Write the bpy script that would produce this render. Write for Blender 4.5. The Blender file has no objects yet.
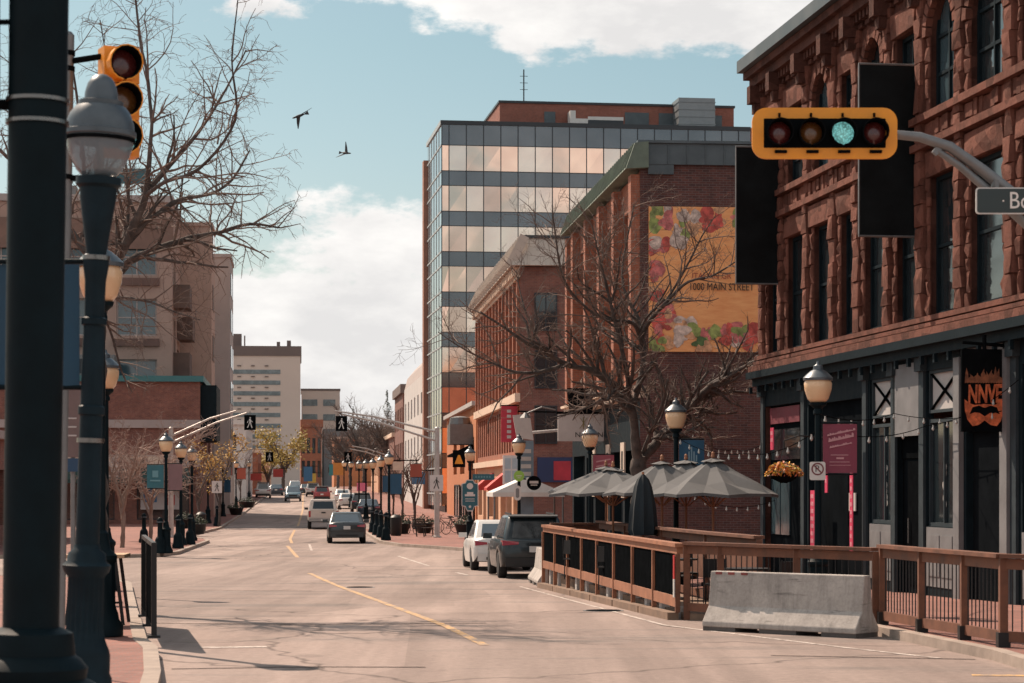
import bpy, math, random
from mathutils import Vector, Matrix, Quaternion
R = math.radians
S = bpy.context.scene
COL = S.collection
rnd = random.Random(7)
F = 2200.0; CAMZ = 2.1; HY = 486.0          # focal length in pixels, eye height, horizon row of the photograph

# ------------------------------------------------------------------ terrain
GK = [(-400,0),(33,0),(52,-.3),(60,-.38),(80,-.5),(100,-.58),(140,-.65),(180,-.35),(220,.15),(300,1.0),(420,1.9),(700,2.0),(6000,2.0)]
def gz(y):
    for (a,za),(b,zb) in zip(GK, GK[1:]):
        if y <= b:
            t = (y-a)/(b-a); return za+(zb-za)*t
    return GK[-1][1]
def at(px, Y): return (px-512)*Y/F           # lateral position of something seen at column px, Y metres away
def zz(py, Y): return CAMZ+(HY-py)*Y/F

# ------------------------------------------------------------------ materials
def nodes(name):
    m = bpy.data.materials.new(name); m.use_nodes = True
    nt = m.node_tree; b = nt.nodes['Principled BSDF']
    return m, nt, b
def ramp_mix(nt, fac, c1, c2):
    mx = nt.nodes.new('ShaderNodeMix'); mx.data_type='RGBA'
    mx.inputs[6].default_value=(*c1,1); mx.inputs[7].default_value=(*c2,1)
    nt.links.new(fac, mx.inputs[0]); return mx.outputs[2]
def noise(nt, vec, scale, detail=4, rough=.6):
    n = nt.nodes.new('ShaderNodeTexNoise'); n.inputs['Scale'].default_value=scale
    n.inputs['Detail'].default_value=detail; n.inputs['Roughness'].default_value=rough
    if vec is not None: nt.links.new(vec, n.inputs['Vector'])
    return n.outputs['Fac']
def maprange(nt, v, a, b, c=0, d=1):
    m = nt.nodes.new('ShaderNodeMapRange'); m.inputs[1].default_value=a; m.inputs[2].default_value=b
    m.inputs[3].default_value=c; m.inputs[4].default_value=d; nt.links.new(v, m.inputs[0]); return m.outputs[0]
def bump(nt, b, h, strength=.3, dist=.02):
    k = nt.nodes.new('ShaderNodeBump'); k.inputs['Strength'].default_value=strength; k.inputs['Distance'].default_value=dist
    nt.links.new(h, k.inputs['Height']); nt.links.new(k.outputs[0], b.inputs['Normal'])
def mul(c,k): return tuple(min(1,x*k) for x in c)
MC = {}
def mat(name, col, rough=.65, metal=0, var=.18, scale=3.0, bmp=0, coat=0, emit=None, es=1, spec=.5):
    if name in MC: return MC[name]
    m, nt, b = nodes(name)
    tc = nt.nodes.new('ShaderNodeTexCoord')
    if var > 0:
        n = noise(nt, tc.outputs['Object'], scale, 5, .65)
        f = maprange(nt, n, .3, .7)
        nt.links.new(ramp_mix(nt, f, mul(col,1-var), mul(col,1+var)), b.inputs['Base Color'])
        nt.links.new(maprange(nt, n, .3, .7, max(0.02,rough-.1), min(1,rough+.1)), b.inputs['Roughness'])
        if bmp: bump(nt, b, noise(nt, tc.outputs['Object'], scale*6, 5, .7), bmp, .02)
    else:
        b.inputs['Base Color'].default_value=(*col,1); b.inputs['Roughness'].default_value=rough
    b.inputs['Metallic'].default_value=metal; b.inputs['Specular IOR Level'].default_value=spec
    if coat: b.inputs['Coat Weight'].default_value=coat; b.inputs['Coat Roughness'].default_value=.05
    if emit: b.inputs['Emission Color'].default_value=(*emit,1); b.inputs['Emission Strength'].default_value=es
    MC[name]=m; return m
def brick(name, c1, c2, mortar, sx=1.0, bw=.22, bh=.075, ms=.008, stain=.35, bmp=.5, flat=False):
    if name in MC: return MC[name]
    m, nt, b = nodes(name)
    tc = nt.nodes.new('ShaderNodeTexCoord'); sp = nt.nodes.new('ShaderNodeSeparateXYZ'); nt.links.new(tc.outputs['Object'], sp.inputs[0])
    cb = nt.nodes.new('ShaderNodeCombineXYZ')
    if flat:
        nt.links.new(sp.outputs[0], cb.inputs[0]); nt.links.new(sp.outputs[1], cb.inputs[1])
    else:
        ad = nt.nodes.new('ShaderNodeMath'); nt.links.new(sp.outputs[0], ad.inputs[0]); nt.links.new(sp.outputs[1], ad.inputs[1])
        nt.links.new(ad.outputs[0], cb.inputs[0]); nt.links.new(sp.outputs[2], cb.inputs[1])
    t = nt.nodes.new('ShaderNodeTexBrick'); nt.links.new(cb.outputs[0], t.inputs['Vector'])
    t.inputs['Scale'].default_value=sx; t.inputs['Brick Width'].default_value=bw; t.inputs['Row Height'].default_value=bh
    t.inputs['Mortar Size'].default_value=ms; t.inputs['Mortar Smooth'].default_value=.2; t.inputs['Bias'].default_value=0
    t.inputs['Color1'].default_value=(*c1,1); t.inputs['Color2'].default_value=(*c2,1); t.inputs['Mortar'].default_value=(*mortar,1)
    n = noise(nt, tc.outputs['Object'], .55, 6, .7)
    n2 = noise(nt, tc.outputs['Object'], 4, 4, .6)
    mx = nt.nodes.new('ShaderNodeMix'); mx.data_type='RGBA'; mx.blend_type='MULTIPLY'; mx.inputs[0].default_value=1
    nt.links.new(t.outputs['Color'], mx.inputs[6])
    a = nt.nodes.new('ShaderNodeMath'); a.operation='MULTIPLY'; nt.links.new(maprange(nt,n,.3,.7,1-stain,1+stain*.4),a.inputs[0]); nt.links.new(maprange(nt,n2,.3,.7,.85,1.12),a.inputs[1])
    nt.links.new(a.outputs[0], mx.inputs[7]); nt.links.new(mx.outputs[2], b.inputs['Base Color'])
    b.inputs['Roughness'].default_value=.85
    hm = nt.nodes.new('ShaderNodeMath'); hm.operation='SUBTRACT'
    nt.links.new(n2, hm.inputs[0]); nt.links.new(t.outputs['Fac'], hm.inputs[1]); bump(nt, b, hm.outputs[0], bmp, .012)
    MC[name]=m; return m
def glass(name, col, rough=.06, metal=0.0, spec=.8, wob=.02):
    if name in MC: return MC[name]
    m, nt, b = nodes(name)
    tc = nt.nodes.new('ShaderNodeTexCoord'); n = noise(nt, tc.outputs['Object'], .35, 2, .5)
    nt.links.new(ramp_mix(nt, maprange(nt,n,.3,.7), mul(col,.88), mul(col,1.12)), b.inputs['Base Color'])
    b.inputs['Roughness'].default_value=rough; b.inputs['Metallic'].default_value=metal; b.inputs['Specular IOR Level'].default_value=spec
    if wob: bump(nt, b, n, wob, .3)
    MC[name]=m; return m

def asphalt():
    m, nt, b = nodes('worn_asphalt')
    tc = nt.nodes.new('ShaderNodeTexCoord'); v = tc.outputs['Object']
    mp = nt.nodes.new('ShaderNodeMapping'); mp.inputs['Rotation'].default_value=(0,0,R(-6)); mp.inputs['Scale'].default_value=(1.0,.12,1); nt.links.new(v, mp.inputs[0])
    big = noise(nt, mp.outputs[0], .55, 4, .6)              # lane-long streaks of wear
    mp2 = nt.nodes.new('ShaderNodeMapping'); mp2.inputs['Rotation'].default_value=(0,0,R(-6)); mp2.inputs['Scale'].default_value=(.25,1.3,1); nt.links.new(v, mp2.inputs[0])
    cross = noise(nt, mp2.outputs[0], .5, 5, .65)           # patches and cuts running across
    fine = noise(nt, v, 9, 6, .7)
    grit = noise(nt, v, 70, 3, .7)
    c = ramp_mix(nt, maprange(nt,big,.3,.7), (.275,.212,.187), (.385,.302,.266))
    mx = nt.nodes.new('ShaderNodeMix'); mx.data_type='RGBA'; nt.links.new(maprange(nt,cross,.54,.64,0,.75),mx.inputs[0]); nt.links.new(c,mx.inputs[6]); mx.inputs[7].default_value=(.215,.185,.170,1)
    mx2 = nt.nodes.new('ShaderNodeMix'); mx2.data_type='RGBA'; mx2.blend_type='MULTIPLY'; mx2.inputs[0].default_value=1; nt.links.new(mx.outputs[2],mx2.inputs[6])
    a = nt.nodes.new('ShaderNodeMath'); a.operation='MULTIPLY'; nt.links.new(maprange(nt,fine,.3,.7,.8,1.12),a.inputs[0]); nt.links.new(maprange(nt,grit,.3,.7,.85,1.12),a.inputs[1]); nt.links.new(a.outputs[0],mx2.inputs[7])
    # cracks: thin dark lines from a distorted cell pattern
    wv = nt.nodes.new('ShaderNodeTexVoronoi'); wv.feature='DISTANCE_TO_EDGE'; wv.inputs['Scale'].default_value=.22
    mp3 = nt.nodes.new('ShaderNodeMapping'); mp3.inputs['Scale'].default_value=(.8,.9,1); nt.links.new(v, mp3.inputs[0])
    nz = nt.nodes.new('ShaderNodeTexNoise'); nz.inputs['Scale'].default_value=1.2; nt.links.new(v,nz.inputs['Vector'])
    ad = nt.nodes.new('ShaderNodeMix'); ad.data_type='VECTOR'; ad.inputs[0].default_value=.35; nt.links.new(mp3.outputs[0],ad.inputs[4]); nt.links.new(nz.outputs['Color'],ad.inputs[5])
    nt.links.new(ad.outputs[1], wv.inputs['Vector'])
    ck = maprange(nt, wv.outputs['Distance'], .0, .006, .45, 1)
    mx3 = nt.nodes.new('ShaderNodeMix'); mx3.data_type='RGBA'; mx3.blend_type='MULTIPLY'; mx3.inputs[0].default_value=1; nt.links.new(mx2.outputs[2],mx3.inputs[6]); nt.links.new(ck,mx3.inputs[7])
    nt.links.new(mx3.outputs[2], b.inputs['Base Color']); b.inputs['Roughness'].default_value=.88; b.inputs['Specular IOR Level'].default_value=.25
    # repaved patches: each cell of a stretched pattern gets its own tone; a few oil stains
    pv = nt.nodes.new('ShaderNodeTexVoronoi'); pv.inputs['Scale'].default_value=.16; pv.distance='CHEBYCHEV'
    mp4 = nt.nodes.new('ShaderNodeMapping'); mp4.inputs['Rotation'].default_value=(0,0,R(-6)); mp4.inputs['Scale'].default_value=(1.3,.45,1); nt.links.new(v, mp4.inputs[0]); nt.links.new(mp4.outputs[0], pv.inputs['Vector'])
    sx = nt.nodes.new('ShaderNodeSeparateXYZ'); nt.links.new(pv.outputs['Color'], sx.inputs[0])
    pt = maprange(nt, sx.outputs[0], 0, 1, .80, 1.09)
    mp5 = nt.nodes.new('ShaderNodeMapping'); mp5.inputs['Rotation'].default_value=(0,0,R(-6)); mp5.inputs['Scale'].default_value=(1.1,.05,1); nt.links.new(v, mp5.inputs[0])
    ty = maprange(nt, noise(nt, mp5.outputs[0], 1.6, 3, .5), .42, .6, .87, 1.03)
    st = maprange(nt, noise(nt, v, .9, 3, .45), .66, .74, 1, .72)
    mm = nt.nodes.new('ShaderNodeMath'); mm.operation='MULTIPLY'; nt.links.new(pt,mm.inputs[0]); nt.links.new(ty,mm.inputs[1])
    mm2 = nt.nodes.new('ShaderNodeMath'); mm2.operation='MULTIPLY'; nt.links.new(mm.outputs[0],mm2.inputs[0]); nt.links.new(st,mm2.inputs[1])
    mx4 = nt.nodes.new('ShaderNodeMix'); mx4.data_type='RGBA'; mx4.blend_type='MULTIPLY'; mx4.inputs[0].default_value=1; nt.links.new(mx3.outputs[2],mx4.inputs[6]); nt.links.new(mm2.outputs[0],mx4.inputs[7]); nt.links.new(mx4.outputs[2], b.inputs['Base Color'])
    bump(nt, b, grit, .5, .012)
    return m
def stone(name, col):
    m, nt, b = nodes(name); tc = nt.nodes.new('ShaderNodeTexCoord'); v=tc.outputs['Object']
    vo = nt.nodes.new('ShaderNodeTexVoronoi'); vo.inputs['Scale'].default_value=2.3; nt.links.new(v, vo.inputs['Vector'])
    sx = nt.nodes.new('ShaderNodeSeparateXYZ'); nt.links.new(vo.outputs['Color'], sx.inputs[0])
    n = noise(nt, v, 1.1, 6, .7); n2 = noise(nt, v, 11, 6, .75)
    a = nt.nodes.new('ShaderNodeMath'); a.operation='MULTIPLY'; nt.links.new(maprange(nt,sx.outputs[0],0,1,.55,1.25),a.inputs[0]); nt.links.new(maprange(nt,n,.3,.7,.6,1.2),a.inputs[1])
    a2 = nt.nodes.new('ShaderNodeMath'); a2.operation='MULTIPLY'; nt.links.new(a.outputs[0],a2.inputs[0]); nt.links.new(maprange(nt,n2,.3,.7,.7,1.2),a2.inputs[1])
    nt.links.new(ramp_mix(nt, a2.outputs[0], mul(col,.10), mul(col,1.0)), b.inputs['Base Color']); b.inputs['Roughness'].default_value=.92; b.inputs['Specular IOR Level'].default_value=.2
    bump(nt, b, noise(nt, v, 5, 8, .8), 1.0, .07); MC[name]=m; return m
def streaked(name, col):
    m, nt, b = nodes(name); tc = nt.nodes.new('ShaderNodeTexCoord'); v=tc.outputs['Object']
    mp = nt.nodes.new('ShaderNodeMapping'); mp.inputs['Scale'].default_value=(7,7,.7); nt.links.new(v, mp.inputs[0])
    s = maprange(nt, noise(nt, mp.outputs[0], 1.2, 5, .7), .48, .72, 1.05, .74)
    g_ = maprange(nt, noise(nt, v, 2.2, 5, .7), .35, .7, .8, 1.12); k = maprange(nt, noise(nt, v, 26, 4, .7), .3, .7, .85, 1.1)
    sc = nt.nodes.new('ShaderNodeMapping'); sc.inputs['Scale'].default_value=(1.1,1.1,9); nt.links.new(v, sc.inputs[0]); scr = maprange(nt, noise(nt, sc.outputs[0], 1.7, 4, .6), .62, .70, 1, .6)
    o = s
    for q in (g_,k,scr):
        a = nt.nodes.new('ShaderNodeMath'); a.operation='MULTIPLY'; nt.links.new(o,a.inputs[0]); nt.links.new(q,a.inputs[1]); o=a.outputs[0]
    mx = nt.nodes.new('ShaderNodeMix'); mx.data_type='RGBA'; mx.blend_type='MULTIPLY'; mx.inputs[0].default_value=1; mx.inputs[6].default_value=(*col,1); nt.links.new(o,mx.inputs[7]); nt.links.new(mx.outputs[2],b.inputs['Base Color'])
    b.inputs['Roughness'].default_value=.9; bump(nt, b, noise(nt, v, 40, 4, .7), .25, .01); MC[name]=m; return m
def worn_paint(name, col):
    m, nt, b = nodes(name); tc = nt.nodes.new('ShaderNodeTexCoord')
    n = noise(nt, tc.outputs['Object'], 5, 6, .75)
    nt.links.new(ramp_mix(nt, maprange(nt,n,.42,.58), (.25,.2,.175), col), b.inputs['Base Color']); b.inputs['Roughness'].default_value=.8
    MC[name]=m; return m

# ------------------------------------------------------------------ mesh builder
class MB:
    def __init__(s): s.v=[]; s.f=[]; s.m=[]
    def face(s, pts, mi=0):
        i=len(s.v); s.v += [tuple(p) for p in pts]; s.f.append(tuple(range(i,i+len(pts)))); s.m.append(mi)
    def hexa(s, p, mi=0):      # 8 corners: bottom 4 ccw, top 4 ccw
        i=len(s.v); s.v += [tuple(q) for q in p]
        for f in ((3,2,1,0),(4,5,6,7),(0,1,5,4),(1,2,6,5),(2,3,7,6),(3,0,4,7)):
            s.f.append(tuple(i+k for k in f)); s.m.append(mi)
    def box(s,x0,x1,y0,y1,z0,z1,mi=0):
        s.hexa([(x0,y0,z0),(x1,y0,z0),(x1,y1,z0),(x0,y1,z0),(x0,y0,z1),(x1,y0,z1),(x1,y1,z1),(x0,y1,z1)],mi)
    def bar(s,a,b,w,h,mi=0,up=(0,0,1)):     # box beam from a to b
        a=Vector(a);b=Vector(b);d=(b-a).normalized();u=Vector(up)
        if abs(d.dot(u))>.98: u=Vector((0,1,0))
        r=d.cross(u).normalized();u=r.cross(d)
        q=[]
        for p in (a,b):
            q.append([p-r*w/2-u*h/2,p+r*w/2-u*h/2,p+r*w/2+u*h/2,p-r*w/2+u*h/2])
        s.hexa([q[0][0],q[0][1],q[1][1],q[1][0],q[0][3],q[0][2],q[1][2],q[1][3]],mi)
    def fbox(s,fr,u0,u1,z0,z1,d0,d1,mi=0):  # box on a facade frame fr=(origin,u,n): d outward is negative
        o,u,n=fr
        P=lambda a,z,d: o+u*a+Vector((0,0,z))-n*d
        s.hexa([P(u0,z0,d0),P(u1,z0,d0),P(u1,z0,d1),P(u0,z0,d1),P(u0,z1,d0),P(u1,z1,d0),P(u1,z1,d1),P(u0,z1,d1)],mi)
    def tube(s,pts,rad,n=8,mi=0,cap=True):
        pts=[Vector(p) for p in pts]; k=len(pts)
        if not hasattr(rad,'__len__'): rad=[rad]*k
        i0=len(s.v); ref=None
        for j,p in enumerate(pts):
            d=(pts[min(j+1,k-1)]-pts[max(j-1,0)])
            if d.length<1e-9: d=Vector((0,0,1))
            d.normalize()
            if ref is None:
                ref = Vector((0,0,1)) if abs(d.z)<.9 else Vector((1,0,0))
            a=d.cross(ref)
            if a.length<1e-6: a=d.orthogonal()
            a.normalize(); b=a.cross(d); ref=b
            for q in range(n):
                t=2*math.pi*q/n; s.v.append(tuple(p+(a*math.cos(t)+b*math.sin(t))*rad[j]))
        for j in range(k-1):
            for q in range(n):
                a=i0+j*n+q; b=i0+j*n+(q+1)%n
                s.f.append((a,b,b+n,a+n)); s.m.append(mi)
        if cap and n>3:
            s.f.append(tuple(i0+q for q in range(n))); s.m.append(mi)
            s.f.append(tuple(i0+(k-1)*n+q for q in reversed(range(n)))); s.m.append(mi)
    def lathe(s,prof,n=20,c=(0,0,0),mi=0,flute=0,fl=None,axis='z'):
        i0=len(s.v); k=len(prof)
        for r,z in prof:
            for q in range(n):
                t=2*math.pi*q/n; rr=r
                if flute and fl[0]<=z<=fl[1]: rr=r*(1-flute*(q%2))
                p=(rr*math.cos(t),rr*math.sin(t),z)
                if axis=='y': p=(p[0],p[2],p[1])
                elif axis=='x': p=(p[2],p[0],p[1])
                s.v.append((p[0]+c[0],p[1]+c[1],p[2]+c[2]))
        for j in range(k-1):
            for q in range(n):
                a=i0+j*n+q;b=i0+j*n+(q+1)%n
                f=(a,b,b+n,a+n); s.f.append(f if axis!='y' else f[::-1]); s.m.append(mi)
        s.f.append(tuple(i0+q for q in range(n))[::-1]); s.m.append(mi)
        s.f.append(tuple(i0+(k-1)*n+q for q in range(n))); s.m.append(mi)
    def prism(s,poly,vec,mi=0):
        vec=Vector(vec); i=len(s.v); n=len(poly)
        s.v += [tuple(p) for p in poly]+[tuple(Vector(p)+vec) for p in poly]
        s.f.append(tuple(range(i,i+n))[::-1]); s.m.append(mi); s.f.append(tuple(range(i+n,i+2*n))); s.m.append(mi)
        for k in range(n):
            s.f.append((i+k,i+(k+1)%n,i+n+(k+1)%n,i+n+k)); s.m.append(mi)
    def build(s,name,mats,parent=None,smooth=False,ang=35,fix=True):
        me=bpy.data.meshes.new(name); me.from_pydata(s.v,[],s.f)
        for m in (mats if isinstance(mats,(list,tuple)) else [mats]): me.materials.append(m)
        me.polygons.foreach_set('material_index', s.m)
        me.update()
        if fix and len(s.f)<20000:
            import bmesh
            bm=bmesh.new(); bm.from_mesh(me); bmesh.ops.recalc_face_normals(bm,faces=bm.faces[:]); bm.to_mesh(me); bm.free()
        if smooth:
            me.polygons.foreach_set('use_smooth',[True]*len(me.polygons)); me.set_sharp_from_angle(angle=R(ang))
        o=bpy.data.objects.new(name,me); COL.objects.link(o)
        if parent: o.parent=parent
        return o

def tag(o,label=None,cat=None,group=None,kind=None):
    if label: o['label']=label
    if cat: o['category']=cat
    if group: o['group']=group
    if kind: o['kind']=kind
    return o
def thing(name,label,cat,loc=(0,0,0),rz=0,group=None):
    o=bpy.data.objects.new(name,None); o.empty_display_size=.3; COL.objects.link(o)
    o.location=loc; o.rotation_euler=(0,0,rz)
    return tag(o,label,cat,group)
def dup(root,loc,rz,label,group=None,scale=None):
    r=root.copy(); COL.objects.link(r); r.location=loc; r.rotation_euler=(0,0,rz); r['label']=label
    if group: r['group']=group
    if scale: r.scale=(scale,)*3
    for ch in list(root.children):
        c=ch.copy(); COL.objects.link(c); c.parent=r
        for g in list(ch.children):
            d=g.copy(); COL.objects.link(d); d.parent=c
    return r
def struct(mb,name,m,smooth=False): return tag(mb.build(name,m,None,smooth),kind='structure')
def text(parent,body,size,o,u,up,m,align='CENTER',ext=.004,name='lettering',sx=1.0,shear=0,off=0):
    c=bpy.data.curves.new(name,'FONT'); c.body=body; c.size=size; c.align_x=align; c.align_y='CENTER'; c.extrude=ext; c.resolution_u=3; c.shear=shear; c.offset=off
    t=bpy.data.objects.new(name,c); COL.objects.link(t); bpy.context.view_layer.update()
    me=bpy.data.meshes.new_from_object(t); bpy.data.objects.remove(t)
    me.name=name; u=Vector(u).normalized(); up=Vector(up).normalized(); n=u.cross(up)
    M=Matrix(((u.x*sx,up.x,n.x,o[0]),(u.y*sx,up.y,n.y,o[1]),(u.z*sx,up.z,n.z,o[2]),(0,0,0,1)))
    me.transform(M); me.materials.clear(); me.materials.append(m)
    ob=bpy.data.objects.new(name,me); COL.objects.link(ob)
    if parent: ob.parent=parent
    return ob

# facade helpers -----------------------------------------------------
def wall(mb,fr,W,z0,z1,ops,reveal=.25,mi=0,u0=0):
    o,u,n=fr
    us=sorted(set([u0,W]+[a for op in ops for a in op[:2] if u0<=a<=W])); zs=sorted(set([z0,z1]+[a for op in ops for a in op[2:4] if z0<=a<=z1]))
    P=lambda a,z,d=0: o+u*a+Vector((0,0,z))-n*d
    flip = u.cross(Vector((0,0,1))).dot(n)<0
    def q(a,b,c,d):
        mb.face([a,b,c,d] if not flip else [d,c,b,a],mi)
    for a,b in zip(us,us[1:]):
        for c,d in zip(zs,zs[1:]):
            mu=(a+b)/2;mz=(c+d)/2
            if any(op[0]<mu<op[1] and op[2]<mz<op[3] for op in ops): continue
            q(P(a,c),P(b,c),P(b,d),P(a,d))
    for op in ops:
        a,b,c,d=op[:4]; r=reveal
        q(P(a,c),P(a,c,r),P(b,c,r),P(b,c)); q(P(a,d,r),P(a,d),P(b,d),P(b,d,r))
        q(P(a,c,r),P(a,c),P(a,d),P(a,d,r)); q(P(b,c),P(b,c,r),P(b,d,r),P(b,d))
def window(parent,fr,op,reveal,fm,pm,nv=1,nh=1,fw=.07,arch=False,name='window'):
    a,b,c,d=op[:4]; mb=MB(); d0=reveal-.09; d1=reveal
    mb.fbox(fr,a,a+fw,c,d,d0,d1); mb.fbox(fr,b-fw,b,c,d,d0,d1); mb.fbox(fr,a+fw,b-fw,c,c+fw,d0,d1); mb.fbox(fr,a+fw,b-fw,d-fw,d,d0,d1)
    for i in range(1,nv+1):
        m=a+(b-a)*i/(nv+1); mb.fbox(fr,m-fw*.4,m+fw*.4,c+fw,d-fw,d0+.01,d1-.005)
    for i in range(1,nh+1):
        m=c+(d-c)*i/(nh+1); mb.fbox(fr,a+fw,b-fw,m-fw*.4,m+fw*.4,d0+.015,d1-.008)
    w=mb.build(name,fm,parent)
    o,u,n=fr; p=MB(); j=lambda: rnd.uniform(-.008,.008)
    P=lambda x,z,q: o+u*x+Vector((0,0,z))-n*q
    k=d1-.03; pts=[P(a+.02,c+.02,k+j()),P(b-.02,c+.02,k+j()),P(b-.02,d-.02,k+j()),P(a+.02,d-.02,k+j())]
    back=[q-n*.012 for q in pts]
    p.hexa([pts[0],pts[1],back[1],back[0],pts[3],pts[2],back[2],back[3]])
    p.build('pane',pm,w); return w
def arch_fill(mb,fr,a,b,zs,zt,d0,d1,mi=0,n=10):   # the two spandrels between a round head and the square opening
    o,u,nn=fr; cx=(a+b)/2; r=(b-a)/2; h=zt-zs
    P=lambda x,z,d: o+u*x+Vector((0,0,z))-nn*d
    for sgn in (-1,1):
        pts=[(cx+sgn*r,zs)]
        for i in range(1,n+1):
            t=math.pi/2*i/n; pts.append((cx+sgn*r*math.cos(t),zs+h*math.sin(t)))
        pts.append((cx+sgn*r,zt))
        for i in range(1,len(pts)-2):
            pass
        cor=(cx+sgn*r,zt)
        for i in range(n):
            x0,z0=pts[i];x1,z1=pts[i+1]
            A=[P(x0,z0,d0),P(x1,z1,d0),P(*cor,d0)];B=[P(x0,z0,d1),P(x1,z1,d1),P(*cor,d1)]
            mb.face(A,mi); mb.face([A[0],A[1],B[1],B[0]],mi)
def arch_ring(mb,fr,cx,r,zs,w,d0,d1,mi=0,n=12):
    o,u,nn=fr
    P=lambda x,z,d: o+u*x+Vector((0,0,z))-nn*d
    for i in range(n):
        t0=math.pi*i/n+.02;t1=math.pi*(i+1)/n-.02; q=[]
        jit=rnd.uniform(0,.05)
        for d in (d0-jit,d1):
            q.append([P(cx+rr*math.cos(t),zs+rr*math.sin(t),d) for rr,t in ((r,t0),(r+w,t0),(r+w,t1),(r,t1))])
        mb.hexa(q[0]+q[1],mi)
V=Vector
# ================================================================== MATERIALS IN USE
M_asph=asphalt()
M_paver=brick('red_pavers',(.30,.115,.085),(.22,.09,.07),(.20,.14,.12),1,.24,.12,.008,.35,.3,flat=True)
M_conc=mat('kerb_concrete',(.31,.25,.21),.9,0,.28,2.2,.25)
M_ground=mat('packed_ground',(.20,.16,.13),.95,0,.3,.3)
M_yel=worn_paint('worn_yellow_paint',(.62,.36,.13)); M_wht=worn_paint('worn_white_paint',(.60,.53,.48))
M_stone=stone('rough_red_sandstone',(.212,.088,.064))
M_stoned=stone('shade_dark_sandstone',(.115,.050,.038))  # same stone darkened: shade between the lit piers is put into its colour
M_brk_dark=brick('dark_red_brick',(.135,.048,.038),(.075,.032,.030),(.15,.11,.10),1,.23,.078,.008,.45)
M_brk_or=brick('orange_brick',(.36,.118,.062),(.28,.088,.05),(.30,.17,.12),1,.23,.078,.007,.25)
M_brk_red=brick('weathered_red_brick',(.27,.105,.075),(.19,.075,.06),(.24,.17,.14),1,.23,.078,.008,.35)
M_brk_pent=brick('penthouse_brick',(.30,.105,.07),(.25,.085,.06),(.26,.16,.13),1,.24,.08,.006,.2)
M_ltan=mat('tan_render',(.37,.255,.21),.9,0,.14,.5,.15); M_lgrey=mat('grey_panel_render',(.38,.33,.31),.9,0,.1,.4)
M_hosp=mat('beige_precast',(.60,.49,.43),.9,0,.07,.05); M_hospd=mat('dark_roof_band',(.16,.12,.11),.8,0,.1,.2)
M_win_h=mat('far_window_glass',(.16,.19,.20),.25,0,.35,.4)
M_teal=mat('dark_teal_paint',(.009,.017,.022),.6,0,.25,4,.05,spec=.08); M_tealp=mat('blue_grey_trim',(.040,.054,.062),.6,0,.2,3,spec=.15)
M_greyp=mat('grey_panel_paint',(.185,.185,.19),.6,0,.15,2.5,.05); M_black=mat('black_paint',(.006,.007,.008),.7,0,.25,5,spec=.0)
M_flash=mat('dark_copper_flashing',(.075,.095,.105),.55,.2,.3,1.2); M_verd=mat('verdigris_copper_roof',(.12,.155,.12),.7,0,.3,1.5,.1)
M_cream=mat('cream_stringcourse',(.66,.5,.38),.85,0,.1,1.5); M_peach=mat('peach_stucco',(.60,.36,.23),.9,0,.12,1.2,.1); M_seam=mat('beige_seamed_metal',(.46,.39,.33),.6,.1,.12,1.5)
M_orst=mat('orange_stucco',(.52,.20,.09),.9,0,.12,1.2,.1)
M_glass=glass('dark_window_glass',(.018,.026,.030),.07,0,.9); M_glassb=glass('blue_tinted_glass',(.05,.085,.10),.08,0,.9)
M_bronze=glass('bronze_mirror_glass',(.95,.64,.50),.05,1.0,.5,.012); M_br2=glass('dim_bronze_glass',(.74,.52,.42),.09,1.0,.5,.02); M_br3=glass('pale_bronze_glass',(.97,.72,.60),.12,.95,.5,.03); M_spand=glass('grey_spandrel_glass',(.17,.18,.19),.12,.75,.6,.03)
M_mull=mat('dark_mullion_metal',(.04,.045,.05),.4,.5,.1,3); M_sideg=glass('cool_side_glass',(.42,.45,.48),.08,.9,.6,.03)
M_steel=mat('weathered_galvanised_steel',(.19,.19,.19),.5,.6,.2,4,.05); M_pole=mat('blackish_teal_pole_paint',(.0045,.011,.0145),.55,0,.3,3,.08,spec=.09)
M_polel=mat('slate_blue_lamp_paint',(.009,.021,.029),.55,0,.3,4,.08,spec=.13)
M_capg=mat('grey_lamp_cap',(.085,.105,.12),.4,.3,.25,5); M_strap=mat('bright_steel_strap',(.20,.19,.18),.3,.9,.1,6)
M_globe=mat('amber_opal_globe',(.74,.50,.30),.25,0,.06,3,coat=.3)
M_ply=mat('grey_roof_membrane',(.22,.2,.19),.9,0,.2,.4)
M_doorblk=mat('shade_and_tar_black',(.009,.011,.013),.9,0,.2,2,spec=0)  # near-black: painted shade in doorways, own tone of tar and iron lids
M_white=mat('dull_white_paint',(.62,.60,.57),.6,0,.08,3); M_ltgrey=mat('light_grey_board',(.48,.45,.43),.7,0,.1,2)

# ================================================================== GROUND, ROAD, PAVEMENTS
def ys(a,b):
    r=[a]; y=a
    while y<b:
        y+= max(2.0,min(25,abs(y)*.05)); r.append(min(y,b))
    return r
g=MB(); YY=ys(-60,430)+[500,700,1200,2500,5000]
XX=[-4000,-600,-120,-60,60,120,600,4000]
for a,b in zip(YY,YY[1:]):
    for c,d in zip(XX,XX[1:]):
        g.face([(c,a,gz(a)-.03),(d,a,gz(a)-.03),(d,b,gz(b)-.03),(c,b,gz(b)-.03)])
struct(g,'ground',M_ground)
g=MB(); YR=ys(-30,430)
for a,b in zip(YR,YR[1:]): g.face([(-60,a,gz(a)),(60,a,gz(a)),(60,b,gz(b)),(-60,b,gz(b))])
struct(g,'road',M_asph)
KH=.13
def lerp_poly(P,y):
    for (a,xa),(b,xb) in zip(P,P[1:]):
        if a<=y<=b: return xa+(xb-xa)*(y-a)/(b-a)
    return P[-1][1] if y>P[-1][0] else P[0][1]
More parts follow.
